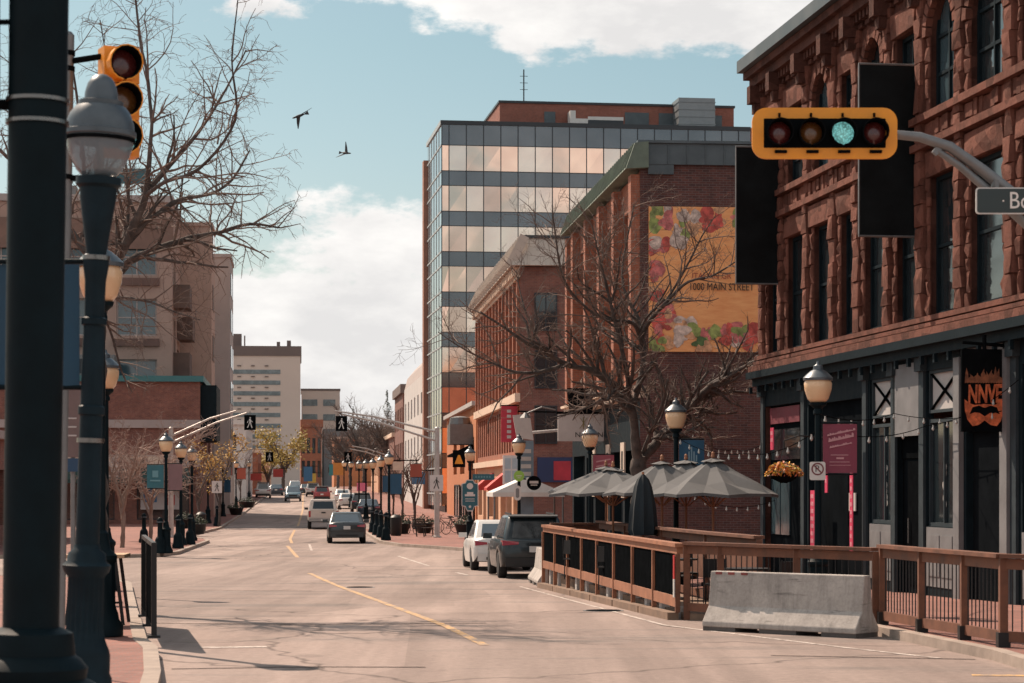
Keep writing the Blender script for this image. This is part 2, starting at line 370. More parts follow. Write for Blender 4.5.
def pavement(name,edge,far,side):        # edge: [(y,x)] of the road side; far: x of the back edge; side +1 = pavement lies to the right of its kerb
    st=sorted(set([p[0] for p in edge]+[y for y in ys(edge[0][0],edge[-1][0])]))
    p=MB(); k=MB(); z=lambda y: gz(y)+KH
    E=[(lerp_poly(edge,y),y) for y in st]
    # kerb strip, .18 wide measured square to the edge
    I=[]
    for i,(x,y) in enumerate(E):
        a=Vector(E[max(i-1,0)]);b=Vector(E[min(i+1,len(E)-1)]);t=(b-a).normalized();nrm=Vector((t.y,-t.x))*side
        I.append((x+nrm.x*.18,y+nrm.y*.18))
    for i in range(len(E)-1):
        (x0,y0),(x1,y1)=E[i],E[i+1];(u0,v0),(u1,v1)=I[i],I[i+1]
        p.face([(u0,v0,z(y0)-.012),(u1,v1,z(y1)-.012),(far,y1,z(y1)-.012),(far,y0,z(y0)-.012)])
        k.face([(x0,y0,z(y0)),(x1,y1,z(y1)),(u1,v1,z(y1)),(u0,v0,z(y0))])
        k.face([(x0,y0,gz(y0)-.05),(x1,y1,gz(y1)-.05),(x1,y1,z(y1)),(x0,y0,z(y0))])
        k.face([(u0,v0,gz(y0)-.05),(u1,v1,gz(y1)-.05),(u1,v1,z(y1)),(u0,v0,z(y0))])
    for e in (0,len(E)-1):
        x,y=E[e]; dy=.18 if e==0 else -.18
        sx=I[e][0]
        k.face([(x,y,z(y)),(far,y,z(y)),(far,y+dy,z(y)),(sx,y+dy,z(y))]); k.face([(x,y,gz(y)-.05),(far,y,gz(y)-.05),(far,y,z(y)),(x,y,z(y))])
    struct(p,name,M_paver); struct(k,name+'_kerb',M_conc)
E_LN=[(6,-1.5),(16,-2.7),(23.5,-3.75),(27,-4.35),(28.5,-4.73),(35.8,-6.09),(45.3,-7.8),(52,-9.0),(55,-9.97),(57,-12),(58.2,-15),(58.8,-19)]
E_LF=[(78,-19),(79,-14.3),(80.5,-12.9),(84,-12.7),(95,-13.6),(104,-14.3),(108,-15.0),(112,-16.5),(120,-17.3),(141,-18.6),(203,-24.2),(300,-33),(428,-45)]
E_R=[(6,6.75),(22,5.95),(26.5,5.78),(32,4.95),(36,3.95),(58,1.66),(82,-.75),(87,-1.2),(89,-2.0),(92,-3.0),(97,-5.0),(103,-6.2),(126,-8.5),(133,-9.0),(138,-7.3),(203,-13.2),(300,-22.0),(428,-34.5)]
pavement('pavement_near_left',E_LN,-60,-1); pavement('pavement_far_left',E_LF,-70,-1); pavement('pavement_right',E_R,70,1)
def stripe(name,pts,w,m,dz=.005):
    s=MB(); P=[]
    for (x0,y0),(x1,y1) in zip(pts,pts[1:]):
        n=max(1,int(abs(y1-y0)/4))
        P += [(x0+(x1-x0)*i/n,y0+(y1-y0)*i/n) for i in range(n)]
    P.append(pts[-1])
    for i in range(len(P)-1):
        a=Vector(P[i]);b=Vector(P[i+1]);t=(b-a).normalized();n=Vector((t.y,-t.x))*w/2
        s.face([(a.x-n.x,a.y-n.y,gz(a.y)+dz),(a.x+n.x,a.y+n.y,gz(a.y)+dz),(b.x+n.x,b.y+n.y,gz(b.y)+dz),(b.x-n.x,b.y-n.y,gz(b.y)+dz)])
    struct(s,name,m)
stripe('yellow_centre_line',[(-.36,29),(-2.9,45),(-5.8,63)],.13,M_yel)
stripe('yellow_centre_line',[(-7.8,80),(-10,98)],.14,M_yel); stripe('yellow_centre_line',[(-10.3,103),(-11.3,112),(-13.8,140)],.14,M_yel)
stripe('yellow_centre_line',[(-14.4,148),(-19.3,203),(-28.5,300),(-39,420)],.14,M_yel)
stripe('white_edge_line',[(5.2,26.8),(4.3,28.6),(2.3,33.2),(.2,52.5)],.08,M_wht)
stripe('white_parking_line',[(-4.25,82),(-2.66,70)],.11,M_wht); stripe('white_parking_tick',[(-1.25,61.5),(-1.6,63.5)],.11,M_wht)
stripe('white_stop_mark',[(-4.05,28.55),(-3.2,28.7)],.22,M_wht); stripe('white_edge_line',[(-8.2,90),(-9.3,101)],.1,M_wht)
stripe('white_edge_line',[(5.1,24.4),(5.9,24.3)],.18,M_yel)
for mx_,my_,lb in ((1.6,38.5,'round iron manhole cover on the road before the concrete barrier'),(-3.6,52,'round iron manhole cover on the road beyond the yellow line')):
    t=thing('manhole_cover',lb,'manhole cover',(mx_,my_,gz(my_)+.004),0,'manhole covers in the road'); mb=MB(); mb.lathe([(.36,-.02),(.36,.006)],24); mb.build('ring',M_steel,t); mb=MB(); mb.lathe([(.31,-.02),(.31,.009)],24); mb.build('lid',M_doorblk,t)
stripe('tar_seam',[(-3.9,25.2),(-2.4,25.5),(-1.0,25.45)],.05,M_doorblk,.006); stripe('tar_seam',[(-5.6,33.9),(-3.0,33.4),(-.4,33.9)],.06,M_doorblk,.006)
stripe('tar_seam',[(-7.6,50),(-4.5,49.4)],.06,M_doorblk,.006); stripe('tar_seam',[(3.2,27.2),(5.6,26.6)],.05,M_doorblk,.006)
mh=MB(); mh.lathe([(.36,0),(.36,.01)],24,(2.9,40.5,gz(40.5)+.004)); 

# distant ridge closing the street
h=MB(); pr=None
prof=[(-900,2),(-520,6),(-330,12),(-250,16),(-180,17),(-90,19),(10,15),(140,10),(420,6),(900,2)]
for (x0,z0),(x1,z1) in zip(prof,prof[1:]):
    for (ya,ka),(yb,kb) in zip([(900,0),(960,.6),(1040,.9),(1150,1)],[(960,.6),(1040,.9),(1150,1),(1500,.2)]):
        h.face([(x0,ya,1.5+z0*ka),(x1,ya,1.5+z1*ka),(x1,yb,1.5+z1*kb),(x0,yb,1.5+z0*kb)])
struct(h,'wooded_hill',mat('far_scrub',(.14,.10,.08),.95,0,.4,.05),True)

def yaw(vp): return math.atan((512-vp)/F)       # street direction of a facade from its vanishing column
FR=(V((0,0,0)),V((0,1,0)),V((-1,0,0)))           # right-hand facade in building space
FS=(V((0,0,0)),V((1,0,0)),V((0,-1,0)))           # camera-facing side of a right-hand building
FL=(V((0,0,0)),V((0,1,0)),V((1,0,0)))            # left-hand facade
FLS=(V((0,0,0)),V((-1,0,0)),V((0,-1,0)))         # camera-facing side of a left-hand building

# ================================================================== RED SANDSTONE BUILDING (right foreground)
SB=thing('sandstone_building','three storey red sandstone corner block with arched windows over a dark teal shopfront','building',(6.28,56.4,0),yaw(210))
fr=(V((0,0,0)),V((0,-1,0)),V((-1,0,0)))
T=[.78,2.66,4.98,7.2,9.0,11.2,13.3,15.6,18.2,20.6,23.0,25.4]; WL=26.0
ops=[];info=[]
for i,(a,b) in enumerate(zip(T,T[1:])):
    a2=a+.43;b2=b-.43
    ops.append((a2,b2,5.4,8.1)); info.append((2,i,False))
    arch = i in (2,4,6,7,9)
    ops.append((a2,b2,9.35,11.55 if arch else 11.2)); info.append((3,i,arch))
w=MB(); wall(w,fr,WL,5.0,12.2,ops,.2,u0=.55)
for op,(fl,i,arch) in zip(ops,info):
    if arch: arch_fill(w,fr,op[0],op[1],op[3]-(op[1]-op[0])/2,op[3],0,.16)
w.fbox(fr,.55,WL,4.9,12.2,10,10.3); w.box(0.01,14,-.85,-.55,-.6,12.2); w.box(0.01,14,-WL,-WL+.3,-.6,12.2)
w.box(.3,14,-WL+.3,-.86,12.0,12.15)
w.build('wall',M_stoned,SB)
for op,(fl,i,arch) in zip(ops,info):
    window(SB,fr,op,.2,M_teal,M_glassb if (fl==3 and i in(2,6,8)) else M_glass,1 if fl==3 else 0,2 if fl==3 else 1,.08)
# rough quoined piers and jamb strips: stacked stones of uneven projection
def stones(mb,u0,u1,z0,z1,d,hh=.42,jit=.06,back=0.0):
    z=z0
    while z<z1-.05:
        hgt=min(hh*rnd.uniform(.7,1.35),z1-z)
        if z1-z-hgt<.12: hgt=z1-z
        j=rnd.uniform(-jit,jit); a=rnd.uniform(-.03,.03); b=rnd.uniform(-.03,.03)
        o,u,n=fr; P=lambda x,zq,dd: o+u*x+V((0,0,zq))-n*dd
        r=lambda: rnd.uniform(-.03,.03)
        f=[P(u0+a+.02,z+.012,-d-j+r()),P(u1+b-.02,z+.012,-d-j+r()),P(u1+b-.02,z+hgt-.012,-d-j+r()),P(u0+a+.02,z+hgt-.012,-d-j+r())]
        k=[P(u0+a,z+.004,back),P(u1+b,z+.004,back),P(u1+b,z+hgt-.004,back),P(u0+a,z+hgt-.004,back)]
        mid=[P(u0+a,z+.004,-d*.6),P(u1+b,z+.004,-d*.6),P(u1+b,z+hgt-.004,-d*.6),P(u0+a,z+hgt-.004,-d*.6)]
        mb.hexa([mid[0],mid[1],k[1],k[0],mid[3],mid[2],k[2],k[3]]); 
        # pillowed face
        c=P((u0+u1)/2+r()*3,z+hgt/2+r()*3,-d-j-.018-abs(r()))
        for q in range(4): mb.face([f[q],f[(q+1)%4],c]); mb.face([mid[q],mid[(q+1)%4],f[(q+1)%4],f[q]])
        z+=hgt
for t in T:
    p=MB(); stones(p,t-.2,t+.2,5.4,11.9,.13,.42,.025); p.build('pier',M_stone,SB)
for op,(fl,i,arch) in zip(ops,info):
    p=MB(); zt=op[3] if not arch else op[3]-(op[1]-op[0])/2
    stones(p,op[0]-.16,op[0]+.02,op[2],zt,.045,.34,.02); p.build('jamb',M_stone,SB)
    p=MB(); stones(p,op[1]-.02,op[1]+.14,op[2],zt,.035,.4,.015); p.build('jamb',M_stone,SB)
    if arch: p=MB(); arch_ring(p,fr,(op[0]+op[1])/2,(op[1]-op[0])/2,zt,.22,-.07,.02); p.build('arch',M_stone,SB)
    l=MB()
    if not arch: stones(l,op[0]-.16,op[1]+.14,op[3],op[3]+.5,.09,.6,.02); l.build('lintel',M_stone,SB)
b=MB()
for z0,z1,d in ((4.98,5.12,.36),(5.16,5.24,.24),(5.28,5.38,.2),(8.66,8.8,.2),(9.18,9.32,.22)): b=MB(); b.fbox(fr,.5,WL,z0,z1,-d,-.003); b.build('string_course',M_stone,SB)
for t,t2 in zip(T,T[1:]):
    b=MB(); u=t+.25
    while u<t2-.3:
        b.fbox(fr,u,u+.19,8.84+rnd.uniform(0,.05),9.12+rnd.uniform(0,.05),-.05-rnd.uniform(0,.08),-.002); u+=.19
    b.build('carved_panel',M_stone,SB)
c=MB(); c.fbox(fr,.4,WL,12.2,12.42,-.3,1); c.fbox(fr,.3,WL,12.42,12.6,-.44,1)
u=.5
while u<WL:
    c.fbox(fr,u,u+.13,12.02,12.195,-.2,-.004); u+=.26
for t in T: c.fbox(fr,t-.16,t+.16,11.75,12.19,-.42,-.005); c.fbox(fr,t-.13,t+.13,11.5,11.74,-.3,-.005)
u=.2
while u<WL:
    c.fbox(fr,u,u+.3,11.9,12.0,-.1,-.004); u+=.5
c.build('cornice',M_stoned,SB)
c=MB(); c.fbox(fr,.2,WL,12.62,12.92,-.58,1.0); c.box(.9,14.2,-WL,.5,12.62,12.8); c.build('eave_gutter',M_flash,SB)
# shopfront
sf=MB(); so=[(.75,4.2,-.3,4.1),(4.9,9.3,-.3,4.0),(9.75,11.45,1.32,4.35),(11.55,13.1,-.3,3.1),(13.5,15.2,1.32,4.35),(15.75,17.75,-.3,3.1),(18.6,20.6,1.3,4.2),(21.4,24,-.3,3.4)]
wall(sf,fr,WL,-.6,4.9,so,.14,u0=.55); sf.build('shopfront',M_teal,SB)
d=MB()
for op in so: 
    if op[2]<0: d=MB(); d.fbox(fr,op[0],op[1],op[2],op[3],.141,.18); d.build('recess_shade_panel',M_doorblk,SB)  # flat dark panel closes the opening; doorway shade is painted as its colour
dm=MB(); dm.fbox(fr,12.0,13.0,.12,2.6,.1,.135); dm.fbox(fr,11.6,13.05,2.66,3.05,.1,.13); x=dm.build('door',M_black,SB)
hnd=MB(); hnd.tube([fr[0]+V((-0.0,-12.15,.95))+V((.06,0,0)),fr[0]+V((.06,-12.15,1.45))],.018,8); hnd.build('handle',M_strap,x)
for op in (so[2],so[4],so[6]):
    a,b2=op[0],op[1]
    lo=(a,b2,1.32,3.4); up=(a+.0,b2,3.52,4.35)
    k=window(SB,fr,lo,.13,M_tealp,M_glass,1,0,.07,name='shop_window')
    k2=window(SB,fr,up,.13,M_tealp,M_ltgrey,0,0,.06,name='transom_window')
    mb=MB(); o,u,n=fr; P=lambda x,z: o+u*x+V((0,0,z))-n*.07
    mb.bar(P(a+.06,3.58),P(b2-.06,4.29),.03,.045,up=n); mb.bar(P(a+.06,4.29),P(b2-.06,3.58),.028,.045,up=n); mb.build('cross_bar',M_black,k2)
    mb=MB(); mb.fbox(fr,a+.02,b2-.02,.15,1.3,-.02,.12); mb.fbox(fr,a+.15,(a+b2)/2-.05,.35,1.15,-.035,-.021); mb.fbox(fr,(a+b2)/2+.05,b2-.15,.35,1.15,-.035,-.021); mb.build('stall_riser',M_greyp,SB)
mb=MB(); mb.fbox(fr,11.5,13.15,3.1,4.55,-.06,.2); mb.build('grey_panel',M_greyp,SB)
mb=MB(); mb.fbox(fr,17.8,18.15,-.3,4.5,-.12,-.003); mb.build('pilaster',M_greyp,SB); mb=MB(); mb.fbox(fr,15.3,15.62,-.3,4.5,-.10,-.003); mb.build('pilaster',M_greyp,SB); mb=MB(); mb.fbox(fr,15.64,17.78,4.0,4.75,-.05,-.002); mb.build('grey_panel',M_greyp,SB)
for t in (.72,4.55,9.5,11.5,13.3,18.3,21.0): mb=MB(); mb.fbox(fr,t-.14,t+.14,-.3,4.36,-.06,-.004); mb.fbox(fr,t-.19,t+.19,4.35,4.62,-.14,-.004); mb.build('shop_pilaster',M_tealp,SB)
mb=MB(); mb.fbox(fr,.45,WL,4.62,4.8,-.24,-.003); mb.fbox(fr,.4,WL,4.8,4.97,-.40,-.004)
u=.2
while u<WL: mb.fbox(fr,u,u+.1,4.45,4.615,-.26,-.19); u+=.8
mb.build('shop_cornice',M_teal,SB)
mb=MB(); mb.fbox(fr,1.0,3.8,2.75,3.5,.09,.13,0); mb.fbox(fr,1.1,1.9,.9,2.65,.10,.13,1); mb.fbox(fr,2.0,2.8,.9,2.65,.10,.13,1); mb.fbox(fr,1.0,3.8,3.65,4.05,.08,.12,2)
mb.build('bay_glazing',[M_glass,M_glassb,mat('maroon_fascia',(.16,.03,.045),.6)],SB)
M_mag=mat('magenta_vinyl',(.62,.045,.115),.55,0,.08,4)
M_letw=mat('white_lettering',(.72,.68,.64),.6,0,0); M_letb=mat('black_lettering',(.02,.018,.016),.6,0,0)
def sign_strip(tA,tB,z0,z1,label,d=-.2):
    t=thing('vinyl_sign',label,'sign',SB.matrix_basis@V((0,0,0)),yaw(210),'magenta strip signs on the shopfront')
    mb=MB(); mb.fbox(fr,tA,tB,z0,z1,d-.02,d); mb.build('panel',M_mag,t)
    o,u,n=fr; zc=z1-.18; k=MB()
    while zc>z0+.12:
        for q in range(2):
            a=tA+.05+q*(tB-tA-.1)/2
            k.fbox(fr,a,a+(tB-tA-.1)/2*.75,zc,zc+.09,d-.024,d-.0205)
        zc-=.17
    k.build('faded_lettering',mat('pale_pink_vinyl',(.75,.3,.36),.6,0,0),t)
sign_strip(7.05,7.25,1.95,3.2,'short magenta vertical strip sign in the middle of the dark shopfront')
sign_strip(9.12,9.34,.6,3.2,'tall magenta vertical strip sign right of the burgundy banner',-.24)
sign_strip(5.85,6.2,.45,2.0,'waist high magenta panel beside the shop entrance')
sign_strip(1.55,1.85,3.0,3.55,'small square magenta notice in the far shop window',-.03)
mb=MB(); mb.fbox(fr,7.85,8.35,1.55,1.95,.10,.13); t=mb.build('notice_board',M_ltgrey); t.parent=None; t.matrix_basis=SB.matrix_basis.copy(); tag(t,'small white square notice on the dark shop door panel','notice')

# projecting black blade banners
def blade(t,z0,z1,wd,label,name='blade_banner'):
    b=thing(name,label,'banner',(0,0,0),0,'black banners projecting from the sandstone front')
    b.matrix_basis=SB.matrix_basis.copy()
    mb=MB(); mb.box(-.05-wd,-.07,-t-.015,-t+.015,z0,z1); mb.build('panel',mat('blade_panel_black',(.007,.009,.010),.55,0,.5,1.2,spec=.12),b)
    mb=MB(); mb.box(-.075-wd,-.051-wd,-t-.025,-t+.025,z0,z1); mb.build('edge_strip',M_steel,b)
    for za_,zb_ in ((z1+.02,z1-.3),(z0-.02,z0+.3)):
        mb=MB(); mb.tube([(.05,-t,za_),(-.07-wd,-t,za_)],.025); mb.box(-.09,-.02,-t-.05,-t+.05,min(za_,zb_),max(za_,zb_)); mb.build('bracket',M_steel,b)
blade(13.0,7.05,10.4,1.16,'tall plain black blade banner behind the amber signal, nearer of the two')
blade(2.6,7.06,10.36,1.12,'tall plain black blade banner in front of the food mural, farther of the two')
# flame sign
bs=thing('hanging_sign','black hanging sign with burning orange letters above a moustache shape','sign'); bs.matrix_basis=SB.matrix_basis@Matrix.Translation((.17,0,0))
mb=MB(); tS=17.9
mb.box(-1.02,-.2,-tS-.04,-tS+.04,3.05,4.5); mb.build('panel',M_black,bs)
mb=MB(); mb.tube([(0,-tS,4.55),(-1.0,-tS,4.62)],.03); mb.tube([(-.6,-tS,4.5),(-.6,-tS,4.75)],.04); mb.build('bracket',M_black,bs)
M_fl=mat('orange_flame_paint',(.72,.15,.055),.6,0,.6,9); M_flt=mat('pale_flame_tip',(.26,.09,.04),.7,0,.6,9)
text(bs,'NNVE',.44,(-.61,-tS-.046,3.70),(1,0,.03),(0,0,1),M_fl,sx=.53,ext=.006,off=.014,shear=.06)
mb=MB()
jaw=[(-.40,.20),(-.30,.13),(-.2,.10),(0,.12),(.2,.10),(.30,.16),(.41,.26),(.38,.0),(.32,-.18),(.24,-.27),(.12,-.25),(0,-.17),(-.12,-.25),(-.24,-.27),(-.34,-.16),(-.39,0)]
mb.prism([(-.61+x*.92,-tS-.050,3.42+z) for x,z in jaw],(0,.006,0)); mb.build('flame_jaw',M_fl,bs); mb=MB()
pts=[(-.30,-.06),(-.24,.06),(-.12,.09),(0,.05),(.12,.09),(.24,.06),(.30,-.06),(.2,-.03),(.1,-.04),(0,-.10),(-.1,-.04),(-.2,-.03)]
mb.prism([(-.61+x*.92,-tS-.052,3.42+z) for x,z in pts],(0,.008,0)); mb.build('moustache_shape',M_black,bs)
mb=MB()
for k in range(15):
    x=-.61+(-7+k)*.047; hh=(.12+.26*rnd.random())*(1-.04*abs(k-7))
    mb.prism([(x-.034,-tS-.05-.0008*k,3.90),(x+.034,-tS-.05-.0008*k,3.92),(x+.028,-tS-.05-.0008*k,3.94+hh*.5),(x+.04*math.sin(k*2.3),-tS-.05-.0008*k,3.92+hh),(x-.02,-tS-.05-.0008*k,3.93+hh*.55)],(0,.006,0))
mb.build('flames',M_flt,bs)
# white scroll decals in the two shop windows
for tq in (10.6,14.3):
    mb=MB()
    for k in range(7):
        z=1.75+k*.12; r=.05+.05*math.sin(k*1.3+.8)**2
        mb.lathe([(r,0),(r*.7,.004)],10,(.085,-tq+rnd.uniform(-.04,.04),z),axis='x'); 
    o=mb.build('scroll_decal',mat('white_decal',(.5,.47,.43),.7,0,0)); o.matrix_basis=SB.matrix_basis.copy(); tag(o,'white scrollwork decal on the %s shop window glass'%('left' if tq<12 else 'right'),'decal')
# ================================================================== MURAL BUILDING
B=thing('brick_building','long dark brick building with green copper eaves and a food mural on its side','building',(4.19,72,0),yaw(318))
L=19.2
w=MB(); 
pil=[.35,4.6,8.6,12.7,16.9]
ops=[]
for a,b in zip(pil,pil[1:]+[19.6]):
    ops.append((a+.7,min(b-.45,18.9),5.9,11.4))
wall(w,FR,L,5.3,12.4,ops,.45); w.build('facade_wall',M_brk_or,B)
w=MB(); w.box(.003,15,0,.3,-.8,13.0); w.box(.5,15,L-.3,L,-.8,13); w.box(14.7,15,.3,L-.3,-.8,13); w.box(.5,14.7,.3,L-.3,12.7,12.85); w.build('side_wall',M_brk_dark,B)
for op in ops: window(B,FR,op,.45,M_mull,M_glass,3,3,.08)
for p in pil+[19.0]:
    mb=MB(); mb.fbox(FR,p-.32,p+.32,5.3,12.3,-.3,-.003); mb.build('pilaster',M_brk_or,B)
mb=MB(); o=V((0,0,0))
prof=[(-.5,12.45),(-.2,13.3),(.25,13.35),(.25,12.5)]
mb.prism([(x,-.25,z) for x,z in prof],(0,L+.4,0)); mb.build('mansard_eave',M_verd,B)
mb=MB()
y=0
while y<L:
    mb=MB(); mb.bar((-.51,y,12.5),(-.22,y,13.3),.05,.05); y+=.5; mb.build('roof_seam',M_verd,B)
mb=MB(); mb.fbox(FS,.26,14.8,12.62,13.3,-.12,-.003); mb.fbox(FS,.26,1.1,12.3,12.617,-.1,-.003); mb.fbox(FS,-.1,14.9,13.31,13.4,-.2,.3)
x=.9
while x<14.7: mb.fbox(FS,x,x+.03,12.64,13.29,-.15,-.121); x+=.62
mb.build('flashing',M_flash,B)
mb=MB(); mb.fbox(FR,0,L,5.0,5.28,-.35,.3); mb.fbox(FR,0,L,5.28,5.38,-.5,.3); mb.build('shop_cornice',M_cream,B)
sfo=[(.6,3.6,.2,3.3),(4.1,7.4,.2,3.3),(8.0,11.6,.2,3.3),(12.2,14.4,0,3.2),(14.9,18.7,.2,3.3)]
w=MB(); wall(w,FR,L,-.8,4.98,sfo,.5); w.build('shopfront',M_teal,B)
for k,op in enumerate(sfo): window(B,FR,op,.5,M_tealp,M_glass,2,1,.09,name='shop_window')
w=MB(); w.fbox(FR,8.3,11.3,.5,2.3,.38,.40); w.build('painted_interior_light',mat('painted_warm_interior',(.5,.24,.12),.7,0,.5,3),B)  # flat orange panel; warm interior light is put into its colour
for u0,u1 in ((11.7,12.15),(7.5,7.95),(3.65,4.05)):
    mb=MB(); mb.fbox(FR,u0-.25,u1+.25,1.7,3.6,-.06,-.004); p=mb.build('poster',mat('beige_poster',(.55,.46,.38),.7,0,.1,3),B)
    mb=MB(); mb.fbox(FR,u0,u1,2.6,3.3,-.066,-.061); mb.fbox(FR,u0,u1,1.95,2.3,-.066,-.061); mb.build('printed_figure',M_letb,p)
Bm=B.matrix_basis.copy()
# mural: one flat painted board on the side wall, 5.3 x 4.75 m
mu=thing('wall_mural','large orange mural of painted vegetables lettered 1000 MAIN STREET on dark brick side wall','mural'); mu.matrix_basis=Bm
x0=.28; x1=3.98; zb=6.5; zt=11.25
mb=MB(); mb.fbox(FS,x0,x1,zb,zt,-.06,-.004); 
mo,nt,bb=nodes('painted_orange_board'); tc=nt.nodes.new('ShaderNodeTexCoord'); mp=nt.nodes.new('ShaderNodeMapping'); mp.inputs['Scale'].default_value=(1.2,1,6); nt.links.new(tc.outputs['Object'],mp.inputs[0])
nn=noise(nt,mp.outputs[0],1.1,6,.7); nt.links.new(ramp_mix(nt,maprange(nt,nn,.3,.7),(.72,.29,.105),(.86,.45,.19)),bb.inputs['Base Color']); bb.inputs['Roughness'].default_value=.75
mb.build('board',mo,mu)
cols=[mat('painted_'+n,c,.75,0,.6,4.5) for n,c in (('pink',(.50,.15,.14)),('red',(.50,.09,.07)),('green',(.24,.29,.09)),('dark_green',(.08,.14,.05)),('garlic_white',(.52,.42,.36)),('tan',(.56,.31,.17)))]
RB=random.Random(5)
blobs=[]
for (cx_,cz_,rr_,pal,nn_) in ((.45,4.35,.40,(2,0,2,4),12),(1.3,4.1,.42,(2,0,4,5),12),(2.1,4.35,.40,(0,0,1,5),12),(3.1,4.3,.42,(2,0,2,0),12),(.3,3.5,.30,(0,1,4,0),8),(.9,3.8,.35,(4,4,5,2),9),(.22,2.6,.22,(0,1,0),7),(.25,1.9,.22,(1,0,5),6),(.5,1.2,.40,(1,1,0,5),12),(1.1,.7,.42,(4,4,5,2),12),(1.9,.6,.36,(2,2,0),11),(2.6,.55,.42,(0,1,0,4),13),(3.25,.6,.36,(1,0,2,0),12),(.45,.35,.40,(0,2,5,1),10),(3.55,3.7,.22,(0,5,0),6),(1.7,.2,.3,(5,4,3),6)):
    for q in range(nn_):
        a_=RB.uniform(0,6.28); d_=rr_*RB.random()**.6; blobs.append((min(3.65,max(.05,cx_+d_*math.cos(a_))),min(4.7,max(.05,cz_+d_*math.sin(a_))),RB.uniform(.09,.27),RB.uniform(.09,.27),RB.choice(pal)))
blobs_unused=[(.42,4.45,.42,.28,2),(.25,4.1,.2,.2,2),(1.9,4.35,.42,.40,0),(3.0,4.35,.28,.40,2),(3.45,4.2,.25,.5,0),(.55,3.85,.36,.30,4),(1.05,3.55,.2,.24,5),(.9,4.35,.45,.3,2),(1.5,3.72,.25,.14,3),(1.15,3.95,.35,.25,2),
 (.25,2.9,.28,.5,0),(.15,1.9,.2,.32,1),(.45,1.22,.42,.38,1),(.42,1.3,.25,.22,0),(1.02,1.40,.15,.22,4),(1.35,1.08,.17,.17,4),(1.0,.62,.36,.36,4),(1.05,.3,.3,.2,5),(1.9,.68,.30,.38,2),(1.75,.5,.2,.3,3),(.4,.25,.38,.24,3),(2.55,.45,.33,.34,0),(2.85,.62,.3,.32,1),(3.3,.6,.26,.42,3),(3.35,.4,.2,.25,2),(2.2,.25,.3,.2,5),(3.6,.55,.2,.3,0),(3.0,.22,.3,.16,4),(.15,.75,.14,.2,1),(2.7,.28,.2,.2,1)]
mb=MB()
for k,(bx,bz,rx,rz,ci) in enumerate(blobs):
    n=14; ph=rnd.uniform(0,6); pts=[]
    d=-.0605-.0002*k
    for q in range(n):
        t=2*math.pi*q/n; r=1+.10*math.sin(3*t+ph)+.05*math.sin(5*t+2*ph)
        pts.append((min(max(x0+bx+rx*r*math.cos(t),x0),x1),d,min(max(zb+bz+rz*r*math.sin(t),zb),zt)))
    mb.face(pts,ci)
mb.build('painted_food',cols,mu,fix=False)
text(mu,'1000 MAIN STREET',.335,(2.68,-.104,8.62),(1,0,0),(0,0,1),M_letb,sx=.78,ext=.006)
text(mu,'ITALIAN GR',.26,(2.35,-.104,8.98),(1,0,0),(0,0,1),mat('maroon_lettering',(.30,.06,.04),.7,0,0),sx=.95,ext=.003)
# shop board over the pavement
bd=thing('shop_sign','white signboard lettered NCTON under a black hat shape on the brick shopfront','sign'); bd.matrix_basis=Bm
mb=MB(); yb=9.2
mb.box(-1.7,.25,yb-.06,yb+.06,3.75,4.75); mb.build('board',M_ltgrey,bd)
mb=MB(); mb.prism([(-1.25,yb-.2,4.8),(-.45,yb-.2,4.8),(-.3,yb-.2,5.7),(-1.35,yb-.2,5.7)],(0,.4,0)); mb.box(-1.75,.3,yb-.08,yb+.08,4.752,4.83); mb.build('hat_shape',M_black,bd)
text(bd,'NCTON',.26,(-.55,yb-.07,3.98),(1,0,0),(0,0,1),M_letb,sx=1.1)
mb=MB(); mb.bar((-.9,yb-.07,4.22),(-.62,yb-.07,4.62),.05,.012); mb.bar((-.62,yb-.072,4.22),(-.9,yb-.072,4.62),.05,.012); mb.bar((-.76,yb-.074,4.2),(-.76,yb-.074,4.64),.03,.012); mb.build('asterisk_emblem',mat('olive_lettering',(.2,.16,.05),.6,0,0),bd)
mb=MB(); mb.tube([(.0,yb-.3,4.85),(-.2,yb-.3,5.15),(-.6,yb-.3,5.3)],.03); mb.build('lamp_arm',M_steel,bd); mb=MB(); mb.tube([(-1.8,yb-.1,4.9),(-2.3,yb-.1,5.0),(-2.9,yb-.1,4.75)],.03); mb.build('lamp_arm',M_steel,bd); mb=MB(); mb.lathe([(.22,0),(.05,.2)],10,(-2.9,yb-.1,4.6)); mb.build('lamp_head',M_steel,bd)
ws=thing('blade_sign','white tilted blade sign left of the signboard with the hat shape','sign'); ws.matrix_basis=Bm
mb=MB(); mb.prism([(-2.95,12.2,3.95),(-2.3,12.2,3.85),(-2.45,12.2,4.85),(-3.1,12.2,4.8)],(0,.1,0)); mb.build('board',M_ltgrey,ws)
mb=MB(); mb.tube([(0,12.25,4.9),(-2.9,12.25,4.95)],.03); mb.build('bracket',M_black,ws)
vs=thing('vertical_sign','tall pale blue vertical sign with worn white letters beside the shopfront','sign'); vs.matrix_basis=Bm
mb=MB(); mb.box(-2.6,-2.0,15.3,15.5,.4,3.9); mb.build('panel',mat('pale_blue_board',(.16,.22,.27),.6,0,.2,2),vs)
mb=MB(); z=3.4
while z>2.2: mb.box(-2.5,-2.1,15.27,15.299,z,z+.16); z-=.3
mb.build('faded_lettering',M_ltgrey,vs)
mb=MB(); mb.tube([(-2.6,15.3,3.9),(-2.45,15.3,4.15),(-2.2,15.3,4.2),(-.5,15.3,4.35)],.06); mb.build('hook_arm',M_ltgrey,vs)

